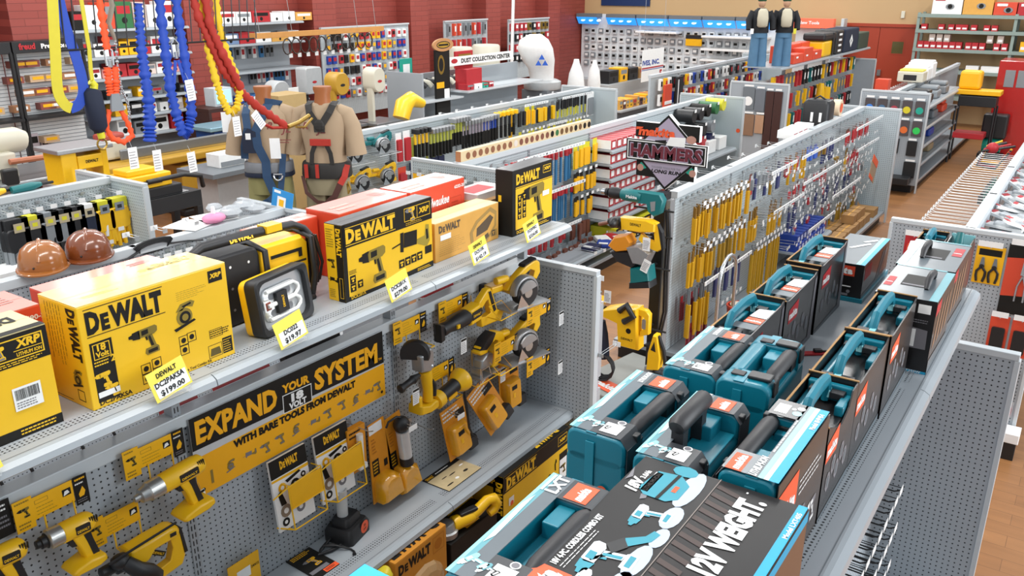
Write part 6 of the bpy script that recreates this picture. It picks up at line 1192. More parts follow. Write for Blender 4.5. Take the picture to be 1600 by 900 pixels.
# ================================================================ tool tower and hanging sign
t=thing('tool_tower','black display post on a gray slab, rigged with demonstration power tools','display stand',(-2.62,5.75,0));
SLAB=mat('grey_slab','#9b9c96',.6,0,.18,6)
m=MB().prism([(-3.10,5.35),(-2.35,5.2),(-2.30,6.05),(-2.95,6.16)],0,.10,SLAB);m.build('base_slab',t,.01,world=True)
m=MB().box(-2.665,-2.575,5.80,5.90,.1,1.60,BLK);m.build('post',t,.004,world=True)
m=MB().box(-2.574,-2.54,5.81,5.89,.1,1.55,ALU);m.build('metal_channel',t,world=True)
m=MB()
for z in (1.50,1.30,1.05,.55,.40):m.tube([(-2.62,5.80,z),(-2.62,5.68,z+.01)],.012,BLK,6);m.tube([(-2.78,5.70,z),(-2.46,5.70,z)],.008,BLK,6)
m.build('tool_bracket',t,world=True)
m=MB().push(frame((-2.98,5.42,.104),(.9,-.30,0),(.28,.9,0)));m.box(0,.30,.0,.15,0,.003,PKRED);m.push(T((.02,.04,.0035)));m.text('makita',0,0,.06,WHT,1,.26,.05,.1);m.build('brand_plate',t,world=True)
for k,(x,y) in enumerate(((-2.54,5.74),(-2.515,5.73),(-2.53,5.77))):MB().tube([(x,y,1.50),(x+.03,y-.02,1.3),(x+.02,y,1.0),(x+.035,y-.01,.7),(x,y,.5)],.009,BLK,6).build('power_cord',t,smooth=60,world=True)
def xzt(x,z,y=5.62):return xz(x,y,z)
def dtool(name,label,M0,parts,cat='power tool'):
    t=thing(name,label,cat,tuple(M0.translation),0,'demonstration tools on the tower')
    for n,fn,kw in parts:
        m=MB().push(M0);fn(m);m.build(n,t,world=True,**kw)
    return t
S4=dict(smooth=45)
def lx(m,x,prof,c,n=14,y=0,z=0):m.push(T((x,y,z)) @ RY(90));m.lathe(prof,c,n);m.pop()
dtool('rotary_hammer','long teal drill with a black chuck at the very top of the tower',xzt(-2.99,1.60),[('housing',lambda m:lx(m,.14,[(.035,0),(.045,.02),(.048,.14),(.04,.17)],TEALD),S4),('rear_handle',lambda m:(m.prism([(.28,.045),(.46,.045),(.49,.0),(.47,-.10),(.42,-.13),(.37,-.10),(.35,-.04),(.28,-.045)],-.03,.03,TEALD,.01),m.prism([(.39,-.02),(.43,-.01),(.43,-.08),(.40,-.09)],.03,.034,ALU)),S4),('chuck',lambda m:lx(m,0,[(.012,0),(.03,.01),(.03,.03),(.022,.035),(.042,.05),(.045,.10),(.035,.14)],BLK),S4),('chuck_tip',lambda m:lx(m,-.03,[(.01,0),(.02,.005),(.02,.04)],CHROME),S4),('brand_plate',lambda m:(m.push(T((.20,-.01,.049))),m.text('Makita',0,0,.022,WHT,1,.09,.03),m.pop()),{})])
dtool('rotary_hammer','yellow rotary hammer with a black nose, second from the tower top',xzt(-2.96,1.385,5.60),[('housing',lambda m:(m.prism([(.13,.05),(.36,.06),(.42,.04),(.42,-.02),(.30,-.045),(.14,-.04)],-.04,.04,YEL,.012)),S4),('rear_handle',lambda m:m.prism([(.36,.06),(.42,.05),(.46,-.02),(.48,-.14),(.44,-.17),(.34,-.15),(.28,-.10),(.30,-.05),(.36,-.09),(.42,-.10),(.41,-.02),(.34,.0)],-.02,.02,YEL,.006),S4),('nose',lambda m:(lx(m,.02,[(.02,0),(.03,.02),(.045,.05),(.045,.12)],BLK),m.ball((.10,.01,.06),.035,.04,.06,BLK)),S4),('drill_bit',lambda m:m.tube([(-.06,-.04,0),(.03,-.01,0)],.014,mat('bit_brown','#7a4a34',.4),8),{}),('handle_pad',lambda m:m.prism([(.43,.04),(.47,-.02),(.49,-.14),(.475,-.15),(.445,-.02)],-.022,.022,BLK),{}),('brand_plate',lambda m:(m.push(T((.22,.005,.0405))),m.text('DEWALT',0,0,.02,PBLK,1,.09,.03),m.pop()),{})])
dtool('band_saw','orange and black tool hanging under the second hammer of the tower',xzt(-2.90,1.22,5.60),[('housing',lambda m:m.prism([(-.02,-.02),(.03,.06),(.14,.09),(.18,.04),(.16,-.03),(.05,-.06)],-.05,.05,mat('tool_orange','#d88a1c',.4),.015),S4),('front_grip',lambda m:m.prism([(.0,-.06),(.18,-.03),(.26,-.10),(.20,-.16),(.06,-.13)],-.05,.05,BLK,.012),S4),('metal_guard',lambda m:m.prism([(.14,.0),(.24,.03),(.34,-.02),(.30,-.12),(.20,-.12)],-.05,.06,ALU,.012),S4)])
dtool('cordless_tool','teal box shaped tool low on the upper tower, silver plate above it',xzt(-2.65,1.02,5.60),[('housing',lambda m:m.prism([(-.06,-.08),(-.07,.04),(.08,.08),(.10,-.03)],-.06,.06,TEALD,.012),S4),('black_base',lambda m:m.prism([(-.07,-.12),(-.07,-.07),(.10,-.03),(.11,-.08)],-.06,.06,BLK,.01),S4)])
dtool('demolition_hammer','large yellow breaker hammer in the middle of the tower',xzt(-2.85,.62,5.58),[('housing',lambda m:m.prism([(.06,.12),(.22,.14),(.24,-.20),(.08,-.20),(.07,-.02),(-.08,.02),(-.10,.05),(-.06,.08)],-.06,.06,YEL,.015),S4),('rear_handle',lambda m:m.prism([(.16,.14),(.28,.13),(.31,.10),(.31,-.06),(.24,-.09),(.24,-.05),(.27,-.03),(.27,.08),(.20,.09)],-.025,.025,YEL,.006),S4),('nose',lambda m:lx(m,-.24,[(.015,0),(.025,.01),(.03,.06),(.045,.10),(.045,.16)],BLK,14,.04),S4),('side_grip',lambda m:(m.tube([(-.22,.06,.05),(-.22,.16,.08)],.022,BLK,10),m.tube([(.08,.10,.07),(.14,.16,.07),(.20,.08,.07),(.12,.02,.07)],.026,BLK,8)),S4),('brand_plate',lambda m:(m.push(T((.10,-.13,.0605))),m.text('DEWALT',0,0,.018,PBLK,1,.10,.03),m.disc(.06,.08,.022,PBLK,1,14),m.pop()),{}),('grip_window',lambda m:m.prism(rrect(.255,-.02,.285,.06,.01),.026,.03,ALU),{})])
dtool('angle_grinder','black and teal grinder with a gray card and coiled cord, left of the breaker',xzt(-3.02,.46,5.55),[('housing',lambda m:m.tube([(.06,.12,0),(.08,.02,0),(.10,-.08,0),(.12,-.18,0)],[.05,.055,.05,.04],NAVY,12),S4),('teal_shell',lambda m:m.tube([(.02,.02,.03),(.05,-.06,.03),(.09,-.12,.03)],[.03,.045,.03],TEALD,10),S4),('side_handle',lambda m:m.tube([(-.10,.12,.03),(-.02,.145,.03),(.06,.14,.03)],[.022,.026,.024],BLK,10),S4),('red_switch',lambda m:m.box(.085,.105,.06,.13,.03,.05,RED),{}),('hang_card',lambda m:(m.push(T((-.12,.0,.08)) @ RZ(-30)),m.box(0,.17,-.20,.0,0,.003,GREYP),m.box(.01,.08,-.18,-.13,.003,.005,TEALC),m.box(.01,.15,-.09,-.02,.003,.005,STEELD),m.pop()),{}),('coiled_cord',lambda m:[m.tube([(.12+(.09+.006*k)*math.cos(a*.5236),-.24+(.09+.006*k)*math.sin(a*.5236),.02*k) for a in range(13)],.009,BLK,6) for k in range(4)],S4)])
dtool('angle_grinder','small yellow grinder with a black grip behind the gray carded grinder',xzt(-3.13,.66,5.75),[('housing',lambda m:m.tube([(-.04,-.04,0),(.04,-.02,0),(.10,.03,0)],[.04,.045,.035],YEL,12),S4),('grip',lambda m:m.tube([(-.05,.03,.03),(.04,.10,.03),(.08,.08,.03)],.024,GREYP,10),S4)])
dtool('reciprocating_saw','yellow reciprocating saw hung nose down on the right of the tower',xzt(-2.47,.40,5.52),[('housing',lambda m:m.prism([(-.04,.04),(.0,.20),(.03,.20),(.07,.02),(.06,-.08),(-.04,-.10)],-.035,.035,YEL,.01),S4),('window',lambda m:m.prism([(-.01,.08),(.015,.15),(.03,.07)],.035,.039,BLK),{}),('rubber_nose',lambda m:m.ball((.06,-.11,0),.055,.05,.05,BLK),S4),('motor_end',lambda m:m.tube([(-.03,-.08,0),(-.05,-.20,0)],[.035,.03],GREYP,10),S4),('rear_handle',lambda m:m.tube([(.03,.19,0),(.08,.08,.0),(.10,-.03,0)],.016,BLK,8),S4)])
for k,(x,z,lb) in enumerate(((-2.58,1.33,'white tag on the second hammer of the tower'),(-2.56,1.16,'tilted white tag right of the orange tool'),(-2.88,.86,'white tag dangling left of the tower'),(-3.16,.72,'white tag on the small yellow grinder'))):
    t=thing('tool_tag',lb,'price tag',(x,5.5,z-.09),0,'white tags on the tower tools');m=MB().push(xz(x,5.52,z) @ RZ((0,-20,0,15)[k]));m.box(-.03,.03,-.10,0,0,.001,WHT);m.push(T((0,0,.0012)));fine(m,-.025,-.09,.025,-.02,6,PGREY,1);m.pop();m.build('tag_card',t,world=True)
# sign
t=thing('hanging_sign','diamond shaped HAMMERS sign board above the tool tower','sign',(-2.68,6.02,1.58));LIL=mat('sign_lilac','#a99db0',.45,0,.12,6);MAR=mat('sign_maroon','#6b2431',.45,0,.2,20)
F=xz(-2.68,6.0,1.865)
def slab(pts,z0,z1,face,edge=WHT):
    m=MB().push(F);n=len(pts);m.add([(x,y,z0) for x,y in pts]+[(x,y,z1) for x,y in pts],[tuple(range(n))]+[(i,(i+1) % n,n+(i+1) % n,n+i) for i in range(n)],edge);m.add([(x,y,z1) for x,y in pts],[tuple(range(n))],face);return m
m=slab([(0,.285),(.30,0),(0,-.285),(-.30,0)],-.05,.0,PBLK);m.push(T((0,0,.0005)));m.poly([(0,.262),(.275,0),(0,-.262),(-.275,0)],LIL,1);m.text('TOUGHER TOOLS FOR THE',0,-.125,.016,PGREY,2,.24,.02,.1,'c');m.text('LONG RUN',0,-.16,.026,PBLK,2,.24,.05,.25,'c');m.build('diamond_board',t,world=True)
m=slab([(-.27,.10),(.25,.10),(.25,.215),(-.27,.215)],-.055,-.008,PBLK);m.build('upper_board',t,world=True)
m=slab([(-.25,-.20),(.23,-.20),(.23,-.06),(-.25,-.06)],-.055,-.008,PBLK);m.push(T((0,0,-.007)));SKIN=mat('printed_skin','#b98a7a',.5)
for s in (-1,1):m.poly([(s*.14,-.06),(s*.22,-.10),(s*.20,-.15),(s*.13,-.12)],TEALC,1);m.disc(s*.215,-.135,.028,SKIN,2,10)
m.build('lower_board',t,world=True)
m=slab([(-.33,-.075),(.33,-.075),(.33,.085),(-.33,.085)],.0,.018,PBLK);m.push(T((0,0,.0185)));m.ring(-.32,-.066,.32,.076,.008,WHT,1);m.text('HAMMERS',0,-.048,.10,LIL,1,.60,.06,0,'c');m.text('HAMMERS',0,-.042,.088,MAR,2,.585,.045,0,'c');m.build('title_board',t,world=True)
m=MB().push(F @ T((0,0,.004)));m.text('makita',-.24,.12,.06,PKRED,2,.30,.05,.15);m.poly([(-.26,.155),(-.21,.168),(-.20,.18),(-.26,.178)],PKRED,2);m.build('brand_lettering',t,world=True)
m=MB().push(F @ T((0,0,.02)));m.prism([(.0,.06),(.15,.06),(.155,.13),(.03,.125)],0,.004,WHT);m.prism([(-.09,.08),(.0,.07),(.0,.10),(-.09,.09)],0,.004,PBLK);m.disc(.20,.12,.04,SKIN,6,12,.03);m.build('tool_picture',t,world=True)
m=MB().box(-2.69,-2.67,6.03,6.05,1.2,2.1,BLK);m.build('support_rod',t,world=True)
# ================================================================ hard hats and clutter on the left gondola
def hat(label,x,y,z,rz):
    t=thing('hard_hat',label,'hard hat',(x,y,z),rz,'brown hard hats on the gondola edge')
    m=MB();m.lathe([(.125,.0),(.128,.02),(.122,.07),(.10,.115),(.065,.142),(.03,.150),(.001,.152)],BROWN if 'dark' in label else mat('tan_shell','#a2632c',.2,0,.1,8,coat=.7),24);m.build('shell',t,smooth=70)
    m=MB();pts=[(.165*math.cos(a*.2618)*(1.12 if math.cos(a*.2618)>.3 else 1),.14*math.sin(a*.2618)) for a in range(24)];m.prism(pts,-.006,.006,BROWN if 'dark' in label else MATS['tan_shell'],.004);m.build('brim',t,smooth=40)
    m=MB().tube([(-.12,0,.06),(-.08,0,.125),(0,0,.158),(.08,0,.125),(.12,0,.06)],.012,BROWN if 'dark' in label else MATS['tan_shell'],8);m.build('crown_ridge',t,smooth=70)
    m=MB();m.ball((.128,-.03,.03),.006,.006,.006,BLK);m.build('rivet',t)
hat('tan brown hard hat on the gondola edge, nearer of the two',-4.845,2.345,1.545,-.6);hat('dark brown hard hat on the gondola edge, farther of the two',-4.84,2.62,1.545,-.6)
for k,y in enumerate((2.25,2.37,2.70)):
    t=thing('hose_loop',('black hose loop below the nearer hard hat, left one','black hose loop below the nearer hard hat, right one','black hose loop below the farther hard hat')[k],'hose',(-4.76,y,1.36),0,'hose loops on the left gondola');MB().tube([(-4.77,y-.04,1.30),(-4.74,y-.035,1.42),(-4.72,y,1.47),(-4.74,y+.035,1.42),(-4.77,y+.04,1.30)],.008,BLK,6).build('loop',t,smooth=60,world=True)
t=thing('cable_coil','black coiled cable lying on the gondola edge behind the yellow kit carton','cable',(-4.82,3.0,1.5));m=MB()
for k in range(4):m.tube([(-4.80+.02*math.sin(a*.524),3.02+(.11+.008*k)*math.cos(a*.524),1.50+.035*math.sin(a*.524)+.008*k) for a in range(13)],.007,BLK,6)
m.tube([(-4.80,2.92,1.50),(-4.78,2.80,1.47),(-4.77,2.74,1.42)],.008,BLK,6);m.tube([(-4.80,3.12,1.50),(-4.78,3.25,1.49),(-4.77,3.36,1.47)],.006,BLK,6);m.build('coil',t,smooth=60,world=True)
t=thing('respirator','pink respirator mask on white papers on the gondola edge','mask',(-4.86,3.52,1.53));m=MB();m.ball((-4.86,3.53,1.57),.07,.085,.035,mat('mask_pink','#e58fb4',.5),14,8);m.build('mask_body',t,smooth=70,world=True);m=MB();m.tube([(-4.86,3.53,1.60),(-4.86,3.53,1.65)],[.018,.012],WHT,8);m.build('valve',t,smooth=60,world=True)
for k,(y,x,rz,lb) in enumerate(((3.40,-4.95,.3,'white paper sheet on the gondola edge, nearer one'),(3.62,-4.98,-.2,'white paper sheet on the gondola edge, farther one'))):tag(MB().push(T((x,y,1.535)) @ RZ(math.degrees(rz))).box(-.13,.13,-.12,.12,0,.004,WHT).build('paper_sheet'),lb,'paper','papers on the left gondola')
t=thing('plastic_bag','crumpled clear plastic bags heaped beside the pink mask','bag',(-4.95,3.78,1.53));m=MB();rb=random.Random(5)
for k in range(7):m.ball((-4.95+rb.uniform(-.10,.10),3.78+rb.uniform(-.12,.12),1.56+rb.uniform(0,.04)),rb.uniform(.05,.09),rb.uniform(.05,.1),.03,CLEARP,7,4)
m.build('bag_film',t,world=True)
t=thing('brochure','blue and white booklet standing near the mannequin feet','brochure',(-4.85,4.10,1.53));m=MB().push(xz(-4.95,4.10,1.525) @ RX(-8) @ RZ(-6));m.box(0,.22,0,.14,-.004,0,mat('booklet_blue','#2f8fd0',.4));m.push(T((0,0,.0006)));m.rect(.06,.01,.15,.09,WHT,1);m.rect(.08,.02,.13,.07,YTAG,2);m.rect(.02,.11,.09,.13,WHT,1);m.pop();m.build('cover',t,world=True)
hLb=hookkind('wire hook with cream label sticking up behind the left gondola edge','labels behind the left gondola',.12)
for y in (2.96,3.16,3.40):hLb.put(-4.87,y,1.56,math.pi)
rail('white label strip along the left gondola, beside the coiled cable',-4.62,2.75,3.0,1.43);rail('long white label strip along the left gondola',-4.62,3.05,3.85,1.43)
gp_=[pack('glove_pack','white and black pack under the long label strip of the left gondola','packs under the left label strip',.06,.12,.02,WHT,BLK),pack('glove_pack','blue pack under the long label strip of the left gondola','blue packs under the left label strip',.07,.12,.02,TEALC,mat('pack_sky','#2a86b8',.4))]
for i in range(12):gp_[1 if i in (5,6,9) else 0].put(-4.66,2.80+i*.085,1.40)
for i in range(14):hLb.put(-4.82,2.8+i*.08,1.45,0,'thin wire hook between the left gondola and its label strip','hooks of the left label strip')
# ================================================================ work gloves
def glove(m,c,palm,cuff):
    m.prism(rrect(-.055,-.15,.055,-.04,.02),0,.03,c,.008);m.box(-.05,.05,-.05,.0,0,.024,cuff)
    for i,l in enumerate((.075,.09,.085,.065)):m.tube([(-.042+i*.028,-.14,.014),(-.044+i*.029,-.14-l*.55,.016),(-.045+i*.030,-.14-l,.022)],[.014,.013,.010],palm,6)
    m.tube([(.05,-.08,.014),(.078,-.12,.018),(.075,-.17,.022)],[.015,.014,.010],palm,6)
XG=-6.82
gl=[(3.05,BLK,GREYP,BLK,'black and gray work glove, leftmost on the glove gondola'),(3.17,BLK,BLK,LIME,'black work glove with yellow cuff, second on the glove gondola'),(3.29,GREYP,BLK,GREYP,'gray and black work glove with a yellow emblem'),(3.40,GREYP,BLK,BLK,'gray backed black work glove beside the emblem glove'),(3.50,BLK,BLK,BLK,'plain black work glove in the middle of the glove gondola'),(3.61,NAVY,WHT,WHT,'white work glove with dark blue patches'),(3.74,YEL,YEL,LIME,'yellow work glove, nearer of two beside the white one'),(3.87,YEL,YEL,LIME,'yellow work glove, farther of two by the end panel')]
for i,(y,c,palm,cuff,lb) in enumerate(gl):
    t=thing('work_glove',lb,'glove',(XG+.16,y,1.1),0,'work gloves')
    for k in (0,1):
        m=MB().push(yz(XG+.14+.04*k,y+.012*k,1.40) @ T((0,0,0)) @ Matrix.Scale(1.75,4));glove(m,c,palm,cuff);m.build('glove_body',t,.003,smooth=50,world=True)
    m=MB().push(yz(XG+.245,y+.012,1.34));m.rect(-.04,-.04,.04,.03,colmat('#b7a98a') if i<6 else GREYP,1);m.rect(-.02,-.02,.02,.01,LIME if i<5 else BLK,2);m.build('header_card',t,world=True)
hG=hookkind('wire hook with white label above the work gloves','hooks above the gloves',.24)
for y in (3.02,3.14,3.24,3.35,3.46,3.58,3.72,3.90):hG.put(XG,y,1.44)
for i,(y,z) in enumerate(((3.77,1.12),(3.86,1.05),(3.97,1.14))):hG.put(XG,y-.1,z,0,('lower empty hook with label right of the white glove, nearest','lower empty hook with label right of the white glove, middle','lower empty hook with label by the end panel')[i])
for i in range(5):pack('hang_pack',('dark pack low on the glove gondola, leftmost','dark pack low on the glove gondola, second','blue and white pack low on the glove gondola','dark pack low on the glove gondola, fourth','yellow pack low on the glove gondola')[i],'packs below the gloves',.10,.16,.03,GREYP,(BLK,BLK,BLUEC,NAVY,YEL)[i]).put(XG+.12,3.1+.17*i,1.02)
t=thing('paper_stack','stack of white brochures at the left picture edge below the gloves','paper',(-6.5,3.0,.8));MB().box(-6.70,-6.45,2.75,3.02,.92,1.06,WHT).build('sheets',t,.004,world=True)
for k,(y,lb) in enumerate(((3.30,'black handled teal tool on the glove gondola rail'),(3.02,'yellow tool end on the glove gondola rail'))):
    t=thing('hand_tool',lb,'hand tool',(-6.87,y,1.53));MB().tube([(-6.88,y-.10,1.555),(-6.88,y+.06,1.56),(-6.9,y+.14,1.56)],[.03,.034,.02],TEALD if k == 0 else YEL,8).build('grip',t,smooth=60,world=True);MB().tube([(-6.9,y+.13,1.56),(-6.92,y+.25,1.555)],.012,BLK,6).build('shaft',t,smooth=60,world=True)
# ================================================================ mannequins in safety harness
SHIRT=mat('tan_shirt','#a68f74',.85,0,.1,5,bump=.25);PANTS=mat('khaki_trousers','#8d8266',.85,0,.1,5,bump=.25);PANTO=mat('olive_trousers','#8a8455',.85,0,.1,5,bump=.2);NECK=mat('neck_block','#9a5a2c',.5,0,.12,6);HNAVY=mat('harness_navy','#24405f',.7);HBLK2=mat('harness_black','#25221f',.7);LOGO=mat('shirt_print','#7a3b38',.7)
def loft(m,rings,c,n=22,p=2.4):
    vs=[];fs=[]
    for cx,cy,z,rx,ry in rings:
        for i in range(n):
            a=2*math.pi*i/n;ca,sa=math.cos(a),math.sin(a)
            vs.append((cx+rx*math.copysign(abs(ca) ** (2/p),ca),cy+ry*math.copysign(abs(sa) ** (2/p),sa),z))
    for k in range(len(rings)-1):
        for i in range(n):j=(i+1) % n;fs.append((k*n+i,k*n+j,k*n+n+j,k*n+n+i))
    fs.append(tuple(range(n))[::-1]);fs.append(tuple(range(n*(len(rings)-1),n*len(rings))));m.add(vs,fs,c)
def strap(m,pts,w,c,nrm=(0,-1,0),th=.006):
    P=[Vector(p) for p in pts];N=Vector(nrm);vs=[];fs=[]
    for i,q in enumerate(P):
        d=(P[min(i+1,len(P)-1)]-P[max(i-1,0)]).normalized();s=d.cross(N).normalized()*w/2
        vs += [tuple(q-s),tuple(q+s),tuple(q+s+N*th),tuple(q-s+N*th)]
    for i in range(len(P)-1):
        a=4*i
        for k in range(4):j=(k+1) % 4;fs.append((a+k,a+j,a+4+j,a+4+k))
    fs += [(0,1,2,3),tuple(range(4*len(P)-4,4*len(P)))];m.add(vs,fs,c)
def mannequin(label,x,y,base,rz,pants,kind):
    t=thing('mannequin',label,'mannequin',(x,y,base),math.radians(rz),'headless mannequins in safety harness')
    m=MB();loft(m,[(0,.0,1.36,.075,.07),(0,.0,1.44,.065,.065),(0,.01,1.50,.06,.062),(0,.015,1.54,.075,.07),(0,.015,1.56,.072,.068)],NECK,18,2);m.build('neck_block',t,smooth=50)
    m=MB();loft(m,[(0,0,.90,.175,.125),(0,0,.98,.165,.12),(0,0,1.06,.165,.118),(0,.0,1.18,.185,.125),(0,.0,1.28,.20,.125),(0,.005,1.35,.195,.11),(0,.01,1.40,.145,.085),(0,.01,1.435,.085,.07)],SHIRT);m.build('shirt_body',t,smooth=60)
    for s in (-1,1):
        m=MB().tube([(s*.12,.0,1.37),(s*.185,.0,1.345),(s*.225,.0,1.25),(s*.245,-.005,1.12),(s*.255,-.01,1.02)],[.06,.07,.073,.078,.086],SHIRT,14);m.build('sleeve',t,smooth=60)
    m=MB();loft(m,[(0,0,.70,.165,.12),(0,0,.80,.180,.13),(0,0,.90,.172,.122),(0,0,.97,.160,.115)],pants)
    for s in (-1,1):m.tube([(s*.09,0,.78),(s*.098,.0,.60),(s*.10,.0,.40),(s*.105,.0,.04)],[.092,.092,.08,.08],pants,14)
    m.build('trousers',t,smooth=60)
    m=MB();m.push(frame((-.15 if kind == 'red' else .02,-.128,1.18),(1,0,0),(0,0,1)));m.text('R',.01,.06,.055,LOGO,1,None,.02,.3);m.text('JL',.12,.03,.06,LOGO,1,None,.02,.3);fine(m,.10,-.06,.20,-.02,2,LOGO,1);m.pop();m.build('shirt_print',t)
    B=-.132
    if kind == 'red':
        m=MB()
        for s in (-1,1):
            strap(m,[(s*.10,.03,1.445),(s*.10,-.06,1.425),(s*.08,-.115,1.37),(s*.02,-.135,1.28),(s*.015,-.14,1.22)],.055,HBLK2);strap(m,[(s*.03,-.137,1.16),(s*.075,-.135,1.05),(s*.085,-.135,.96)],.035,HBLK2)
        m.ball((0,-.14,1.27),.045,.015,.05,HBLK2,8,6);m.build('shoulder_straps',t)
        MB().box(-.085,.085,-.150,-.136,1.11,1.165,STRR).build('red_back_band',t,.004)
        m=MB();loft(m,[(0,0,.84,.20,.145),(0,0,.86,.205,.15),(0,0,.95,.198,.148),(0,0,.965,.19,.14)],HBLK2);m.build('hip_belt',t,smooth=60)
        for xx in (-.13,-.04):MB().box(xx-.014,xx+.014,-.155,-.143,.85,.96,STRR).build('belt_loop',t)
        m=MB();strap(m,[(.19,-.08,.95),(.175,-.12,.86),(.14,-.14,.80)],.05,STRR);m.build('red_hip_strap',t)
        m=MB();strap(m,[(.14,-.142,.80),(.09,-.145,.70),(.02,-.14,.64)],.05,mat('strap_maroon','#4d2a22',.7));strap(m,[(-.19,-.06,.85),(-.15,-.12,.72),(-.06,-.14,.65),(.02,-.14,.64)],.03,mat('strap_maroon','#4d2a22',.7));m.build('leg_straps',t)
        m=MB().tube([(.19,-.11,.80),(.20,-.13,.72),(.22,-.13,.76),(.20,-.12,.82)],.008,BRASS,6);m.build('buckle',t)
    else:
        m=MB();strap(m,[(.03,.03,1.45),(.05,-.05,1.435),(.0,-.115,1.34),(-.06,-.135,1.22),(-.05,-.14,1.10),(.0,-.14,.98),(.0,-.15,.86),(.04,-.15,.74),(.08,-.13,.66)],.07,HNAVY);strap(m,[(-.12,.0,1.43),(-.13,-.10,1.36),(-.12,-.135,1.25),(-.16,-.12,1.10),(-.17,-.10,1.0)],.06,HNAVY);strap(m,[(.14,-.13,1.04),(.12,-.145,.88),(.10,-.15,.75),(.0,-.15,.66),(-.08,-.13,.62)],.05,HNAVY);strap(m,[(.02,-.06,1.44),(.08,-.05,1.43),(.14,.0,1.41)],.07,HNAVY);m.build('harness_straps',t)
        m=MB();m.prism([(-.17,1.06),(-.06,1.06),(-.07,1.24),(-.13,1.26),(-.17,1.2)],0,.01,NAVY);o=MB().push(xz(0,-.135,0));o.prism([(-.17,1.05),(-.05,1.05),(-.06,1.22),(-.12,1.25),(-.17,1.18)],0,.008,NAVY);o.push(T((0,0,.009)));o.rect(-.14,1.16,-.10,1.21,WHT,1);o.pop();o.build('back_pad',t)
        m=MB();loft(m,[(0,0,.88,.195,.142),(0,0,.89,.20,.148),(0,0,.955,.195,.146),(0,0,.965,.19,.14)],mat('belt_grey','#77797d',.7));m.build('hip_belt',t,smooth=60)
        m=MB();loft(m,[(0,0,.845,.20,.146),(0,0,.85,.203,.15),(0,0,.88,.20,.148)],NAVY);m.build('belt_edge',t,smooth=60)
        m=MB().tube([(.09+.035*math.cos(a*.524),-.165,.87+.04*math.sin(a*.524)) for a in range(6,13)],.007,CHROME,6);m.tube([(.055,-.165,.88),(.125,-.165,.88)],.007,CHROME,6);m.build('d_ring',t)
    MB().box(-.25,.25,-.2,.2,0,.04,BLK).build('base_plate',t,.005)
    return t
mannequin('headless mannequin in tan shirt with a black and red safety harness',-5.20,4.92,.735,30,PANTS,'red');mannequin('headless mannequin in tan shirt with a navy blue harness and gray belt',-5.60,4.66,.735,40,PANTO,'navy')
tag(MB().box(-5.95,-4.75,4.22,5.35,0,.73,STEELD).build('display_platform',None,.01),'gray box platform under the two headless mannequins','platform')
for k,(x,y,z,lb) in enumerate(((-5.32,4.50,1.93,'white tag hanging between the two mannequins'),(-5.80,4.44,2.10,'white tag at the navy harness mannequin shoulder'))):tag(MB().push(T((x,y,z)) @ RZ(38)).box(-.04,.04,-.004,-.002,-.16,0,WHT).build('tool_tag'),lb,'price tag')
# ================================================================ lanyards on the wire grid
t=thing('wire_grid','black wire grid panel hanging at the top left','wire grid',(-4.84,3.3,2.72));m=MB()
for z in (2.72,3.02):m.tube([(-4.84,2.60,z),(-4.84,4.0,z)],.006,BLK,5)
for k in range(23):y=2.62+k*.0635;m.tube([(-4.84,y,2.72),(-4.84,y+.03,3.2)],.004,BLK,5)
m.build('grid_wires',t,world=True)
def ruff(pts,w,n=9):
    """points of a gathered strap tube with its bunched radii"""
    P=[Vector(p) for p in pts];out=[];rad=[]
    for i in range(len(P)-1):
        for k in range(n):out.append(tuple(P[i].lerp(P[i+1],k/n)));rad.append(w*(1+.22*(-1) ** k+R6.uniform(-.08,.08)))
    out.append(tuple(P[-1]));rad.append(w);return out,rad
def yzp(l,x=-4.84):return [(x,a,b) for a,b in l]
def lanyard(label,name='lanyard'):return thing(name,label,'lanyard',(-4.84,3.2,2.2),0,'lanyards on the wire grid')
def smooth_pts(l,n=4):
    out=[]
    for i in range(len(l)-1):
        p0,p1,p2,p3=l[max(i-1,0)],l[i],l[i+1],l[min(i+2,len(l)-1)]
        for k in range(n):
            u=k/n;out.append(tuple(.5*((2*b)+(-a+c)*u+(2*a-5*b+4*c-d)*u*u+(-a+3*b-3*c+d)*u ** 3) for a,b,c,d in zip(p0,p1,p2,p3)))
    return out+[tuple(l[-1])]
t=lanyard('flat web sling, half yellow and half blue, leftmost on the wire grid','web_sling')
m=MB();strap(m,yzp(smooth_pts([(2.67,3.1),(2.64,2.85),(2.62,2.69),(2.60,2.51),(2.625,2.43),(2.66,2.405)])),.06,STRY,(1,0,0));m.build('yellow_web',t,world=True)
m=MB();strap(m,yzp(smooth_pts([(2.69,3.1),(2.71,2.85),(2.74,2.69),(2.755,2.57),(2.75,2.48),(2.71,2.42),(2.66,2.405)]),-4.85),.06,BLUE,(1,0,0));m.build('blue_web',t,world=True)
t=lanyard('thin yellow lanyard ending in a long navy energy absorber pack');m=MB();strap(m,yzp([(2.82,3.1),(2.82,2.85),(2.82,2.71),(2.81,2.60),(2.81,2.52)]),.022,STRY,(1,0,0));m.build('yellow_web',t,world=True)
m=MB().tube(yzp([(2.805,2.50),(2.80,2.48),(2.80,2.38),(2.805,2.28),(2.81,2.25)]),[.03,.05,.055,.05,.025],NAVY,12);m.build('absorber_pack',t,smooth=60,world=True);m=MB().tube(yzp([(2.80,2.54),(2.82,2.52),(2.81,2.49)]),.022,LIME,8);m.tube(yzp([(2.81,2.25),(2.815,2.215)]),.022,LIME,8);m.build('yellow_ends',t,smooth=60,world=True);m=MB().tube([(-4.84,2.81+.03*math.cos(a*.524),2.18+.03*math.sin(a*.524)) for a in range(13)],.006,BRASS,5);m.build('snap_hook',t,world=True)
t=lanyard('orange lanyard with a steel clip and an open triangle loop');m=MB()
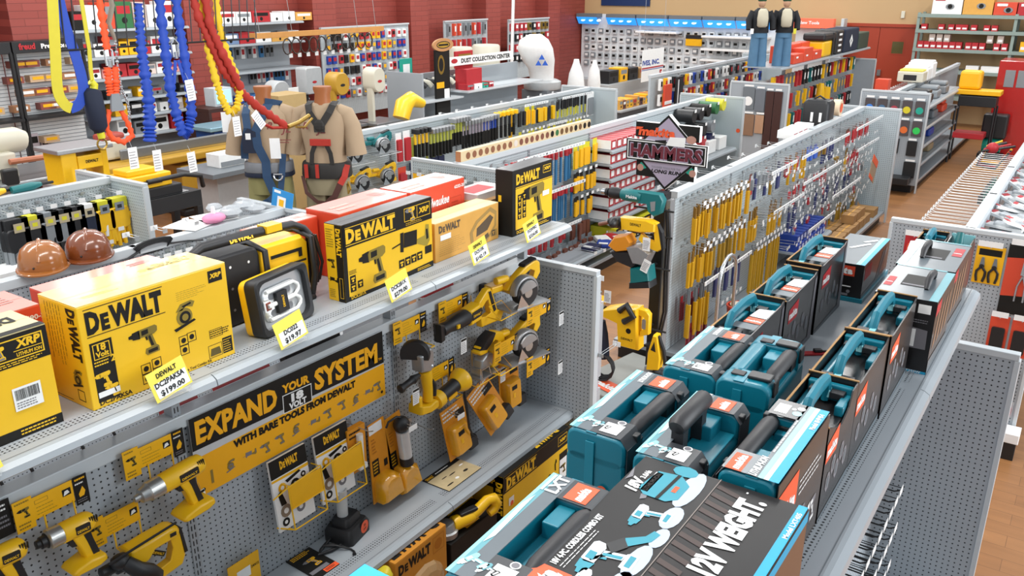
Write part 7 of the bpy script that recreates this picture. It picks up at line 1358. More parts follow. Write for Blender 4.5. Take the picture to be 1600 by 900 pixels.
for l in ([(2.93,3.1),(2.93,2.88),(2.93,2.71)],[(2.915,2.61),(2.91,2.52),(2.91,2.45)],[(2.965,2.61),(2.955,2.52),(2.945,2.45)]):p,r_=ruff(yzp(l),.022);m.tube(p,r_,STRO,8,.5)
p,r_=ruff(yzp([(2.89,2.37),(2.85,2.27),(2.88,2.20),(2.95,2.17),(3.01,2.20),(2.995,2.27),(2.96,2.36)]),.017,4);m.tube(p,r_,STRO,8,.5);m.build('orange_web',t,smooth=60,world=True)
m=MB().push(yz(-4.83,2.925,2.36));m.prism([(-.035,0),(.05,0),(.03,.10),(-.02,.10)],-.008,.008,GREYP);m.build('gray_sleeve',t,world=True)
def snap(m,y,z):m.tube(yzp([(y-.02,z),(y-.025,z+.08),(y,z+.11),(y+.025,z+.08),(y+.02,z)]),.007,CHROME,6);m.tube(yzp([(y,z-.01),(y,z+.03)]),.014,CHROME,8)
m=MB();snap(m,2.935,2.62);m.build('snap_hook',t,world=True)
t=lanyard('chain and gray rope hanging right of the orange lanyard','chain');m=MB();
pts_=smooth_pts([(2.99,2.75),(2.98,2.59),(2.985,2.48),(3.01,2.40),(3.01,2.31)],7)
for i,(a,b) in enumerate(pts_):m.ball((-4.84,a,b),.006 if i % 2 else .011,.011 if i % 2 else .006,.013,CHROME,6,4)
m.build('chain_links',t,world=True);m=MB().tube(yzp([(3.0,3.1),(3.01,2.95),(2.97,2.85),(3.0,2.75)],-4.85),[.012,.016,.014,.01],mat('rope_grey','#8d8476',.8),8);m.build('rope',t,smooth=60,world=True)
t=lanyard('gathered blue shock absorbing lanyard hanging as one straight strand');m=MB();p,r_=ruff(yzp([(3.17,2.96),(3.16,2.83),(3.15,2.69),(3.15,2.54),(3.15,2.39),(3.135,2.25),(3.12,2.15)]),.035);r_=[q*(.75+.45*i/len(r_)) for i,q in enumerate(r_)];m.tube(p,r_,BLUE,10,.55);m.build('blue_web',t,smooth=60,world=True)
t=lanyard('gathered blue lanyard doubled into a long loop with a steel clip');m=MB()
for l in ([(3.32,3.1),(3.31,2.83),(3.31,2.64),(3.31,2.45),(3.33,2.29),(3.36,2.16)],[(3.43,3.1),(3.43,2.82),(3.44,2.63),(3.45,2.43),(3.44,2.27),(3.40,2.18),(3.36,2.15)]):p,r_=ruff(yzp(l),.032);m.tube(p,r_,BLUE,10,.55)
m.build('blue_web',t,smooth=60,world=True);m=MB();strap(m,yzp([(3.34,2.48),(3.37,2.62)]),.02,BLUE,(1,0,0));strap(m,yzp([(3.42,2.48),(3.39,2.62)]),.02,BLUE,(1,0,0));m.build('inner_web',t,world=True);m=MB();snap(m,3.38,2.64);m.build('snap_hook',t,world=True)
t=lanyard('gathered yellow lanyard hanging in a loop near the mannequin');m=MB()
for l in ([(3.63,3.1),(3.63,2.86),(3.64,2.66),(3.67,2.47),(3.70,2.35),(3.75,2.25)],[(3.74,3.1),(3.74,2.83),(3.77,2.67),(3.83,2.50),(3.85,2.37),(3.81,2.27),(3.76,2.25)]):p,r_=ruff(yzp(l,-4.86),.026);m.tube(p,r_,mat('strap_golden','#e2bc1f',.7),10,.55)
m.build('yellow_web',t,smooth=60,world=True)
t=lanyard('gathered red lanyard stretched down to the black and red harness');m=MB()
A=[(-4.84,3.53,3.1),(-4.84,3.58,2.86),(-4.84,3.65,2.70),(-4.85,3.73,2.53),(-4.88,3.86,2.39),(-4.95,4.05,2.26),(-5.02,4.36,2.07)]
for l in (A,[(-4.82,3.62,3.1),(-4.82,3.64,2.82),(-4.82,3.72,2.63),(-4.85,3.86,2.40)]):p,r_=ruff(l,.028);m.tube(p,r_,STRR,10,.55)
m.build('red_web',t,smooth=60,world=True);m=MB().tube([(-4.92,4.0,2.17),(-4.98,4.2,2.08),(-5.03,4.38,2.055)],.012,STRR,6);m.build('thin_red_web',t,smooth=60,world=True);m=MB().tube([(-5.02,4.38,2.06),(-5.06,4.52,2.07),(-5.11,4.68,2.10)],.018,BRASS,8);m.tube([(-5.06,4.50,2.04),(-5.10,4.62,2.02),(-5.14,4.74,2.07)],.010,BRASS,6);m.build('brass_hook',t,smooth=60,world=True)
for k,(y,z,lb) in enumerate(((2.97,2.14,'white tag below the orange triangle loop'),(3.13,2.10,'white tag below the straight blue lanyard'),(3.37,2.05,'white tag below the doubled blue lanyard'),(3.75,2.23,'white tag below the yellow lanyard'),(3.42,2.50,'white tag inside the doubled blue lanyard'),(3.90,2.24,'white tag on the red lanyard'))):
    t=thing('price_tag',lb,'price tag',(-4.82,y,z-.13),0,'white tags on the lanyards');m=MB().push(yz(-4.80,y,z) @ RZ((0,0,3,2,5,35)[k]));m.box(-.03,.03,-.13,0,0,.001,WHT);m.push(T((0,0,.0012)));fine(m,-.024,-.12,.024,-.02,6,PGREY,1,.25);m.pop();m.tube([(0,0,0),(0,.04,-.02)],.0015,WIRE,4);m.build('tag_card',t,world=True)
# ================================================================ machines and displays along the red wall
R8=random.Random(8)
GOLD=mat('machine_gold','#b98f2d',.4,0,.06,5);OFFW=mat('machine_offwhite','#cfcab8',.4,0,.06,5);MGREY=mat('machine_grey','#b4b7b8',.4);TBL=mat('cast_table','#85888a',.3,.5)
SLATW=mat('slat_white','#d6d9da',.5);PK=[WHT,RED,YTAG,GREYP,BLK,colmat('#c9c2b4'),NAVYP,colmat('#8c5a3a'),ORG,TEALC,colmat('#5f7fae'),colmat('#d8a5a0')]
def B(name,label,cat,parts,group=None,bevel=.004):
    """thing made of boxes in world coordinates: (part, (x0,x1,y0,y1,z0,z1), material)"""
    c=[p[1] for p in parts];t=thing(name,label,cat,((min(q[0] for q in c)+max(q[1] for q in c))/2,(min(q[2] for q in c)+max(q[3] for q in c))/2,min(q[4] for q in c)),0,group)
    for n,q,mt in parts:MB().box(*q,mt).build(n,t,bevel,world=True)
    return t
def cyl(t,n,x,y,prof,c,seg=18):m=MB().push(T((x,y,0)));m.lathe(prof,c,seg);return m.build(n,t,world=True,smooth=45)
# slat wall display rack
for k,(y0,y1,lb) in enumerate(((5.0,5.95,'black framed slat wall display at the left picture edge'),(5.97,6.95,'black framed slat wall display with a lettered black header, behind the slings'))):
    t=thing('slatwall_display',lb,'display rack',(-12.2,(y0+y1)/2,0),0,'slat wall displays')
    m=MB().box(-12.36,-12.34,y0,y1,.5,2.2,SLATW)
    for i in range(32):m.box(-12.34,-12.336,y0,y1,.55+i*.05,.558+i*.05,GREYP)
    m.build('slat_panel',t,world=True)
    MB().box(-12.36,-12.05,y0,y1,2.18,2.33,BLK).build('header',t,.004,world=True);m=MB().push(yz(-12.045,y0,2.21));m.text('freud',.08,.02,.075,RED,1,.22,.04);m.text('Precision',.38,.02,.06,WHT,1,.35,.04);m.build('header_lettering',t,world=True)
    for y in (y0,y1-.03):MB().box(-12.09,-12.04,y,y+.03,0,2.2,BLK).build('post',t,world=True)
    MB().box(-12.36,-12.02,y0,y1,1.30,1.335,BLK).build('shelf_edge',t,world=True);MB().box(-12.36,-12.0,y0,y1,.45,.5,SLATW).build('base_shelf',t,world=True)
def grid_items(name,cat,group,labels,place,w,h,d,cols,n,rz=0):
    """loose merchandise on a wall: kinds by colour, copied over the given places"""
    ks=[Kind(name,lb,cat,group+', '+lb.split()[0],[('pack_body',(lambda c:lambda m:m.box(-w/2,w/2,0,h,-d,0,c))(c),{}),('front_label',(lambda c:lambda m:m.box(-w*.35,w*.35,h*.35,h*.8,0,.003,c))(R8.choice((WHT,PBLK,RED,YTAG))),{})]) for lb,c in zip(labels,cols)]
    for x,y,z in place:R8.choice(ks).put(x,y+R8.uniform(-.02,.02),z,rz)
grid_items('router_bit_box','box','wood boxes on the slat wall',['brown wooden bit box on the slat wall display','pale wooden bit box on the slat wall display','small dark red bit box on the slat wall display'],[(-12.2,y+R8.uniform(-.1,.1),z) for z in (1.40,1.60,1.78,1.98) for y in (5.2,5.6,6.1,6.35,6.6,6.82)]+[(-12.15,6.35,.95),(-12.15,6.5,.72),(-12.15,6.75,.70)],.22,.09,.15,[colmat('#a8744e'),colmat('#c9a987'),colmat('#8e4a40')],0)
grid_items('blade_disc_card','package','blade cards',['white card with a dark red disc low on the slat wall'],[(-12.3,6.05+.13*i,.92-.04*i) for i in range(3)]+[(-12.3,5.1+.15*i,1.5+.3*(i % 2)) for i in range(5)],.11,.20,.03,[colmat('#bfb3bb')],0)
# open wall shelves
for k,(y0,y1,zs,lb) in enumerate(((7.0,8.92,(2.42,2.03,1.72,1.40,1.14,.84),'gray wall shelving with boxes between two red pilasters, behind the lanyards'),(9.55,11.35,(2.42,2.08,1.62,1.05),'gray wall shelving with white boxes on its top shelves, right of the monitor'))):
    t=thing('wall_shelving',lb,'store shelving',(-12.6,(y0+y1)/2,0),0,'wall shelving');MB().box(-12.82,-12.79,y0,y1,.3,2.5 if k else 2.4,PEGX).build('back_panel',t,world=True)
    for z in zs:shelf(t,-12.79,-12.36,y0,y1,z)
    MB().box(-12.82,-12.34,y0,y1,.0,.3,STEELD).build('base',t,world=True)
def boxrow(x,y0,y1,z,h,d,cols,lb,grp,wmin=.14,wmax=.3,gap=.02):
    y=y0;i=0
    while y<y1-wmin:
        w=min(R8.uniform(wmin,wmax),y1-y-.01);hh=h*R8.uniform(.65,1);c=cols[i % len(cols)]
        t=thing('product_box',lb,'box',(x,y+w/2,z),0,grp);MB().box(x-d,x,y,y+w,z,z+hh,c).build('carton_body',t,.004,world=True)
        m=MB().push(yz(x,y,z));m.rect(w*.1,hh*.55,w*.9,hh*.85,R8.choice((RED,PBLK,WHT,GREYP)),2);m.disc(w*.5,hh*.3,min(w,hh)*.18,PBLK,2,9);m.build('front_print',t,world=True);y += w+gap;i += 1
boxrow(-12.42,7.05,8.9,2.421,.38,.3,[PBLK,WHT,ORG,GREENP,colmat('#c9b4ac'),WHT,WHT,RED],'large printed box on the top wall shelf behind the lanyards','boxes on the top wall shelf',.2,.3)
boxrow(-12.42,7.1,8.9,2.031,.28,.3,[GREYP,WHT,RED,YTAG,YTAG,RED,WHT,WHT],'printed box on the second wall shelf behind the lanyards','boxes on the second wall shelf',.12,.24)
boxrow(-12.42,7.2,8.9,1.721,.20,.3,[WHT,colmat('#d28f88'),RED,RED,colmat('#d8c7bd')],'reddish box on the third wall shelf behind the lanyards','boxes on the third wall shelf',.14,.26)
boxrow(-12.42,7.4,8.9,1.401,.16,.25,[BLK,GREYP,YTAG,STEELD,WHT],'small dark item on the fourth wall shelf behind the lanyards','items on the fourth wall shelf',.10,.2,.1)
boxrow(-12.42,7.5,8.9,1.141,.20,.25,[YTAG,BLK,WHT,WHT,colmat('#c3b7b0')],'box on the fifth wall shelf behind the lanyards','items on the fifth wall shelf',.12,.22,.06)
boxrow(-12.42,7.5,8.9,.841,.26,.25,[WHT,GREYP,WHT,RED],'white or red box on the lowest wall shelf behind the lanyards','items on the lowest wall shelf',.2,.34,.05)
boxrow(-12.42,9.6,11.8,2.421,.20,.3,[WHT,WHT,RED,WHT,WHT,TAN],'white printed box on the top shelf right of the monitor','white boxes right of the monitor',.26,.4)
boxrow(-12.42,9.6,11.3,2.081,.2,.3,[colmat('#6f86a8'),RED,WHT,TAN,WHT],'printed box on the second shelf right of the monitor','boxes on the second shelf right of the monitor',.2,.36)
boxrow(-12.42,9.8,11.3,1.05,.16,.3,[BLUEC,colmat('#2f6fae'),WHT],'blue carton low behind the gray bandsaws','blue cartons behind the bandsaws',.25,.4)
grid_items('hang_pack','package','wall packs',['gray hang pack on the wall shelving pegs','white hang pack on the wall shelving pegs','blue hang pack on the wall shelving pegs'],[(-12.75,9.75+i*.13,1.80) for i in range(10)]+[(-12.75,10.4+i*.09,1.36) for i in range(10)],.08,.2,.04,[GREYP,WHT,colmat('#3d7fb4')],0)
# wall pegboards
def pegwall(label,y0,y1,z0,z1,x=-12.4):t=thing('wall_pegboard',label,'pegboard',(x,(y0+y1)/2,z0),0,'wall pegboards');MB().box(x-.03,x,y0,y1,z0,z1,PEGXL).build('pegboard_panel',t,world=True);MB().box(x-.03,x+.03,y0,y1,z1,z1+.03,RAIL).build('top_rail',t,world=True)
pegwall('pale wall pegboard crowded with small packs behind the bandsaws',11.8,14.3,.6,2.25);pegwall('wall pegboard hung with red clamps',15.5,17.12,.8,2.25);pegwall('wall pegboard hung with brass and black parts beside the white bag',18.0,19.85,.8,2.2)
cols6=['red','white','yellow','gray','black','blue']
def six(w):return [f'{c} {w}' for c in cols6]
C6=[REDT,WHT,YTAG,GREYP,BLK,BLUEC]
grid_items('hang_pack','package','packs behind the bandsaws',six('small pack on the wall pegboard behind the bandsaws'),[(-12.36,11.95+i*.155,z) for z in (2.02,1.82,1.60,1.38,1.16,.94) for i in range(15)],.10,.15,.04,C6,0)
grid_items('bar_clamp','clamp','wall clamps',['red clamp on the wall pegboard','gray bar clamp on the wall pegboard','orange clamp on the wall pegboard'],[(-12.32,15.6+i*.19,z) for z in (1.95,1.6,1.3) for i in range(8)],.06,.26,.08,[REDT,GREYP,ORG],0)
grid_items('hang_pack','package','packs beside the white bag',['brass colored pack on the wall pegboard beside the white bag','black pack on the wall pegboard beside the white bag','red pack on the wall pegboard beside the white bag'],[(-12.34,18.1+i*.2,z) for z in (1.95,1.7,1.45,1.2) for i in range(9)],.11,.18,.06,[BRASS,BLK,REDT],0)
# wooden beam on wires with hanging belts
t=thing('display_beam','long wooden beam hung on wires with belts looped below it','display beam',(-11.8,11.2,2.2));MB().box(-11.86,-11.80,9.78,12.9,2.19,2.28,WOOD).build('wood_beam',t,.004,world=True);MB().box(-11.95,-11.86,9.78,9.84,2.19,2.28,WOOD).build('beam_end',t,world=True)
for y in (9.9,10.6,12.2,12.7):MB().tube([(-11.83,y,2.28),(-11.83,y-.1,3.2)],.006,WIRE,4).build('hanging_wire',t,world=True)
bl=Kind('machine_belt','dark looped belt hanging under the wooden beam','belt','belts under the beam',[('belt_loop',lambda m:m.tube([(.10*math.cos(a*.524),-.14+.13*math.sin(a*.524),.02) for a in range(13)],.012,mat('belt_brown','#33261f',.5),5),{}),('price_label',lambda m:m.box(.04,.12,-.33,-.26,0,.003,WHT),{})])
for i in range(11):bl.put(-11.77,10.4+i*.20,2.18)
# computer desk
B('monitor','old light screen monitor on a dark brown desk by the red pilaster','monitor',[('housing',(-11.85,-11.6,8.70,9.04,1.22,1.50),colmat('#c7cdd2')),('screen',(-11.6,-11.59,8.73,9.01,1.26,1.47),mat('screen_cyan','#9fd8e6',.3,emit=.8))]);B('desk','dark brown desk under the old monitor','desk',[('desk_top',(-12.0,-11.45,8.45,9.25,1.16,1.219),colmat('#3f211a')),('side_panel',(-12.0,-11.45,8.45,8.5,0,1.16),colmat('#3f211a')),('side_panel',(-12.0,-11.45,9.2,9.25,0,1.16),colmat('#3f211a'))])
# planers, jointer, saws
t=B('thickness_planer','large off white floor planer at the left picture edge','machine',[('base',(-9.6,-8.9,3.7,4.5,0,.95),OFFW),('table',(-9.7,-8.8,4.0,5.0,1.12,1.20),TBL),('gearbox',(-9.4,-9.0,3.8,4.3,1.2,1.46),OFFW),('switch_box',(-8.88,-8.80,4.05,4.2,1.16,1.34),BLK)],None,.02)
m=MB().tube([(-9.2,3.9,1.53),(-9.2,4.05,1.55),(-9.2,4.42,1.55),(-9.2,4.5,1.53)],[.10,.13,.13,.10],OFFW,14);m.build('motor',t,world=True,smooth=50);MB().tube([(-8.95,4.2,1.38),(-8.95,4.75,1.37)],.03,colmat('#b06a4a'),8).build('roller',t,world=True)
t=B('benchtop_planer','yellow benchtop planer with gray top standing behind the glove gondola','machine',[('side_column',(-7.75,-7.45,3.93,4.07,1.36,1.66),YEL),('side_column',(-7.75,-7.45,4.30,4.36,1.36,1.66),YEL),('top_plate',(-7.8,-7.4,3.88,4.40,1.66,1.70),ALU),('cutter_head',(-7.70,-7.44,4.07,4.30,1.50,1.62),YEL),('base',(-7.8,-7.4,3.9,4.4,1.32,1.37),ALU)],None,.008);m=MB().push(yz(-7.438,4.12,1.54));m.text('DEWALT',.02,.012,.025,PBLK,1,.12,.04);m.build('brand_plate',t,world=True)
B('machine_stand','gray cabinet stand under the yellow benchtop planer','stand',[('cabinet',(-7.72,-7.38,3.85,4.4,0,1.28),MGREY),('top_tray',(-7.8,-7.38,3.85,4.42,1.28,1.318),ALU)])
t=B('benchtop_planer','yellow and black planer on a black steel stand in front of the gold jointer','machine',[('yellow_hood',(-8.3,-7.95,4.72,5.32,1.08,1.22),YEL),('hood_cap',(-8.25,-8.0,4.85,5.2,1.22,1.28),YEL),('hood_vent',(-7.949,-7.94,4.85,5.2,1.12,1.16),BLK),('black_base',(-8.35,-7.93,4.75,5.42,.975,1.08),BLK),('infeed_table',(-8.3,-7.94,4.7,5.5,.971,.98),ALU)],None,.012)
m=MB().push(T((-7.93,4.72,1.10)) @ RY(90));m.lathe([(.07,0),(.075,.01),(.075,.03),(.05,.04)],MGREY,16);m.build('crank_wheel',t,world=True);MB().tube([(-7.9,5.0,1.16),(-7.85,5.4,1.18),(-7.85,5.6,1.13),(-7.9,5.65,1.0)],.025,BLK,8).build('dust_hose',t,world=True,smooth=60)
B('machine_stand','black steel stand with lower shelf under the yellow and black planer','stand',[('top_frame',(-8.4,-7.9,4.7,5.62,.80,.97),KICK),('lower_shelf',(-8.35,-7.95,4.75,5.57,.36,.42),BLK)]+[('leg',(x,x+.07,y,y+.07,0,.8),KICK) for x in (-8.4,-7.97) for y in (4.7,5.55)])
t=B('jointer','gold jointer cabinet with a long gold table and oval badge','machine',[('cabinet_upper',(-10.75,-10.3,7.05,7.75,.34,.70),GOLD),('cabinet_lower',(-10.75,-10.3,7.05,7.75,.10,.32),GOLD),('base_plinth',(-10.78,-10.26,7.0,7.8,0,.09),BLK),('table',(-10.8,-10.25,5.8,8.1,.76,.86),GOLD),('fence',(-10.5,-10.46,6.3,8.2,.88,1.02),TBL),('switch',(-10.299,-10.285,7.35,7.47,.50,.62),BLK)],None,.02);m=MB().push(yz(-10.29,7.4,.21));m.disc(0,0,.13,BLK,1,20,.05);m.disc(0,0,.11,GOLD,2,20,.035);m.build('oval_badge',t,world=True)
B('thickness_planer','cream planer head with a red cap behind the gold jointer','machine',[('head',(-10.9,-10.6,5.9,6.5,.88,1.12),OFFW),('red_cap',(-10.9,-10.7,6.2,6.55,1.12,1.20),colmat('#a6463c'))],None,.03)
B('table_saw','blue table saw with a pale table left of the navy harness','machine',[('table',(-11.4,-10.85,8.0,8.95,.98,1.04),mat('saw_pale','#8fb4c4',.3,.3)),('body',(-11.35,-10.9,8.1,8.85,.62,.97),mat('saw_blue','#1d4f9c',.45)),('stand',(-11.3,-10.95,8.15,8.8,0,.6),STEELD)],None,.01)
B('product_box','white appliance carton with gray print on the table left of the navy harness','box',[('carton_body',(-9.1,-8.85,6.6,7.0,.92,1.08),WHT),('print_band',(-8.85,-8.845,6.62,6.98,.93,.99),GREYP)]);B('table','gray machine table end behind the navy harness','table',[('table_top',(-9.3,-8.6,6.3,7.4,.86,.919),STEELD),('pedestal',(-9.2,-8.8,6.5,7.3,0,.86),MGREY)])
def bandsaw(label,x,y,z0,z1,col,w=.30,square=False,table=True):
    t=thing('bandsaw',label,'machine',(x,y,0),0,'bandsaws');h=z1-z0;m=MB().push(yz(x,y,z0));m.prism(rrect(-w/2,0,w/2,h,.04 if square else w*.46,6),-.12,.12,col,.015);m.build('wheel_housing',t,world=True,smooth=40)
    MB().box(x-.06,x+.06,y-w*.45,y-w*.25,.9,z0+.1,BLK if square else col).build('column',t,.01,world=True);MB().box(x-.25,x+.3,y-.3,y+.35,.98,1.02,TBL).build('table',t,.004,world=True);m=MB().push(yz(x,y,.38));m.prism(rrect(-w*.6,0,w*.6,.56,.03 if square else w*.4,5),-.2,.2,col,.01);m.build('lower_housing',t,world=True,smooth=40);MB().box(x-.2,x+.2,y-.25,y+.25,0,.38,STEELD).build('base',t,world=True)
    m=MB().push(yz(x+.122,y,z0+h*.45));m.disc(0,0,.05,BLK if col == GOLD else RED,1,12,.022);m.build('badge',t,world=True);return t
bandsaw('gray round topped bandsaw, leftmost of the four bandsaws',-11,9.45,1.15,1.60,MGREY,.36);bandsaw('light gray square topped bandsaw, second of the four',-11,10.15,1.33,1.76,MGREY,.36,True);bandsaw('gold bandsaw with two black bands',-9.7,9.5,1.46,1.80,GOLD,.30);bandsaw('white round topped bandsaw, rightmost of the four',-9.5,10.1,1.46,1.84,OFFW,.26)
B('dust_cabinet','tan cabinet stack between the tan shirt and the gold bandsaw','cabinet',[('upper_box',(-9.7,-9.3,8.0,8.5,1.28,1.62),colmat('#b59a68')),('lower_box',(-9.7,-9.3,8.0,8.5,0,1.26),colmat('#b59a68'))]);B('product_box','white framed notice sheet standing before the gray bandsaw','sign',[('sheet',(-10.4,-10.39,9.15,9.35,1.25,1.55),WHT),('post',(-10.42,-10.40,9.24,9.26,0,1.5),BLK)])
t=thing('badge_stand','tall black poster stand topped by an oval wooden badge','display stand',(-9.3,11.55,0));MB().box(-9.34,-9.30,11.38,11.75,.2,2.02,PBLK).build('poster_panel',t,world=True);m=MB().push(yz(-9.29,11.57,2.10));m.prism([(.27*math.cos(a*.2618),.105*math.sin(a*.2618)) for a in range(24)],-.02,.01,colmat('#c08a5a'));m.push(T((0,0,.0105)));m.disc(0,0,.18,BLK,1,24,.06);m.disc(0,0,.16,GOLD,2,24,.045);m.rect(-.13,-.015,.13,.015,PBLK,3);m.pop();m.build('oval_badge',t,world=True);m=MB().push(yz(-9.298,11.39,1.4));m.disc(.13,.38,.09,BRASS,1,14,.16);m.disc(.13,.38,.06,PBLK,2,14,.11);m.rect(.0,.0,.2,.1,YTAG,1);m.rect(.2,-.2,.34,-.02,WHT,1);m.build('poster_print',t,world=True)
# dust collection unit
t=B('dust_display','gray shelf unit under the dust collection center sign','store shelving',[('back_panel',(-9.75,-9.70,10.7,14.4,.4,1.62),STEEL),('side_panel',(-9.75,-9.0,10.66,10.70,.4,1.72),STEEL),('shelf',(-9.7,-9.1,12.0,14.4,1.28,1.31),RAIL),('shelf',(-9.7,-9.2,10.7,12.0,1.20,1.23),RAIL),('shelf',(-9.7,-8.95,11.0,14.4,.85,.88),RAIL),('base',(-9.75,-9.0,10.7,14.4,0,.4),STEELD)],None,.003)
m=MB().push(yz(-9.42,11.85,1.72));m.box(0,1.95,0,.15,0,.02,WHT);m.push(T((0,0,.021)));m.text('DUST COLLECTION CENTER',.35,.04,.07,PBLK,1,1.5,.04);m.disc(.16,.08,.09,REDT,1,12,.04);m.pop();tag(m.build('store_sign'),'white DUST COLLECTION CENTER sign over the gray shelf unit','sign')
t=B('counter_display','red cardboard counter display in front of the dust collection sign','display',[('tray',(-9.5,-9.25,12.15,12.6,1.311,1.66),REDT),('header_card',(-9.5,-9.46,12.12,12.62,1.66,1.95),RED)]);m=MB().push(yz(-9.455,12.2,1.74));m.rect(0,0,.36,.16,BRASS,1);m.build('header_print',t,world=True)
boxrow(-9.2,12.1,12.9,1.311,.10,.2,[REDT,WHT,TEALC],'small red or white carton on the dust unit shelf','cartons on the dust unit shelf',.15,.3)
for i in range(8):t=thing('hose_fitting','cream hose fitting hanging in the dust collection unit','fitting',(-9.6,11.3+.15*i,1.45),0,'hose fittings');MB().tube([(-9.68,11.3+.15*i,1.5),(-9.52,11.3+.15*i,1.48),(-9.48,11.34+.15*i,1.42)],.045,OFFW if i % 2 else BLK,8).build('elbow',t,world=True,smooth=50)
for k,(y,r,lb) in enumerate(((13.1,.22,'white round canister behind the dust sign, left'),(13.9,.27,'white square cornered canister behind the dust sign, right'))):t=thing('dust_canister',lb,'canister',(-9.95,y,0),0,'white canisters');cyl(t,'drum',-10.1,y,[(r,.9),(r,1.92),(r*.9,1.95)],OFFW);MB().box(-10.2,-10.0,y-.1,y+.1,0,.9,STEELD).build('stand',t,world=True)
t=thing('dust_collector','dust collector with a bulging white filter bag showing a blue triangle mark','machine',(-9.5,15.0,0));m=MB();loft(m,[(-9.5,14.98,1.24,.24,.24),(-9.5,14.95,1.45,.26,.26),(-9.5,14.85,1.62,.32,.33),(-9.5,14.72,1.85,.34,.38),(-9.5,14.68,2.02,.28,.30),(-9.5,14.72,2.12,.12,.14)],mat('bag_white','#e6e6e4',.8,bump=.3),18,2);m.build('filter_bag',t,world=True,smooth=70);cyl(t,'drum',-9.5,15.0,[(.36,1.05),(.38,1.08),(.38,1.20),(.30,1.24)],MGREY);MB().box(-9.8,-9.2,14.7,15.3,0,1.05,STEELD).build('base',t,world=True)
m=MB().push(frame((-9.30,14.42,1.56),(.84,.54,0),(0,0,1)));b_=mat('mark_blue','#2458b8',.5)
for x,y in ((0,0),(.13,0),(.065,.11)):m.poly([(x,y),(x+.12,y),(x+.06,y+.10)],b_,4)
m.build('triangle_mark',t,world=True)
t=thing('blower','bright yellow blower standing behind the hand tool gondola','machine',(-7.3,8.5,1.4));m=MB();m.prism([],0,0,YEL) if False else m.tube([(-7.42,8.35,1.44),(-7.42,8.42,1.60),(-7.42,8.55,1.66),(-7.42,8.78,1.58)],[.11,.12,.10,.06],YEL,12);m.build('housing',t,world=True,smooth=50);MB().box(-7.55,-7.05,8.2,8.9,0,1.36,STEELD).build('stand',t,world=True)
for k,(z,lb) in enumerate(((1.62,'upper teal sign with a white label beside the white bandsaw'),(1.28,'lower teal sign with a white label beside the white bandsaw'))):B('product_sign',lb,'sign',[('post',(-9.93,-9.90,11.28,11.32,0 if k else 1.53,1.53 if k else 1.86),BLK),('panel',(-9.9,-9.87,11.15,11.45,z-.02,z+.25),TEALC),('white_label',(-9.869,-9.865,11.21,11.38,z+.01,z+.16),WHT)],'teal signs')
for k,(y,h,r,lb) in enumerate(((15.4,1.55,.17,'wide white tapered plastic bag beside the white collector'),(16.15,1.48,.13,'slim white tapered bag on a round dark rimmed table'))):t=thing('filter_bag',lb,'bag',(-8.95,y,.95),0,'white tapered bags');cyl(t,'bag_body',-8.95,y,[(r,.86),(r*1.05,1.1),(r*.85,1.35),(r*.4,h),(r*.3,h+.08)],MATS['bag_white'],16);k or MB().box(-9.0,-8.9,y-.05,y+.05,0,.86,STEELD).build('stand',t,world=True)
t=thing('round_table','round white table with a dark rim under the slim white bag','table',(-8.95,16.15,0));cyl(t,'table_top',-8.95,16.15,[(.33,.80),(.33,.858)],colmat('#5a2f24'));cyl(t,'pedestal',-8.95,16.15,[(.24,0),(.2,.8)],OFFW)
t=thing('hanging_sign','white hanging sign with blue words and a red numeral','sign',(-8.5,18.3,1.1));m=MB().push(yz(-8.5,17.45,1.02));m.box(0,1.1,0,.68,-.006,0,WHT);m.push(T((0,0,.002)));m.text('IVES, INC.',.03,.35,.10,BLUEC,1,.85,.04);m.rect(0,.27,1.1,.30,REDT,1);m.rect(0,.24,1.1,.255,BLUEC,1);m.text('5',.9,.06,.14,RED,1,.14,.06);m.pop();m.build('sign_panel',t,world=True)
for y in (17.5,18.5):MB().tube([(-8.5,y,1.7),(-8.5,y,3.2)],.004,WIRE,4).build('hanging_wire',t,world=True)
boxrow(-8.2,15.9,18.2,.62,.22,.3,[TAN,BROWNP,TAN,YTAG,colmat('#b9753a')],'amber jar or carton in the row behind the middle gondola','amber jars behind the middle gondola',.10,.18);B('display_table','low gray table carrying the row of amber jars','table',[('table_top',(-8.6,-8.1,15.8,18.3,.58,.619),MGREY),('base',(-8.5,-8.2,15.9,18.2,0,.58),STEELD)])
boxrow(-9.0,16.9,19.0,1.0,.35,.3,[BLK,YTAG,BLK,CARD,GREYP],'dark machine or yellow carton on the display behind the white bags','goods behind the white bags',.25,.45,.08);B('display_table','gray display plinth behind the white tapered bags','table',[('plinth',(-9.4,-8.9,16.7,19.2,0,.999),MGREY)])
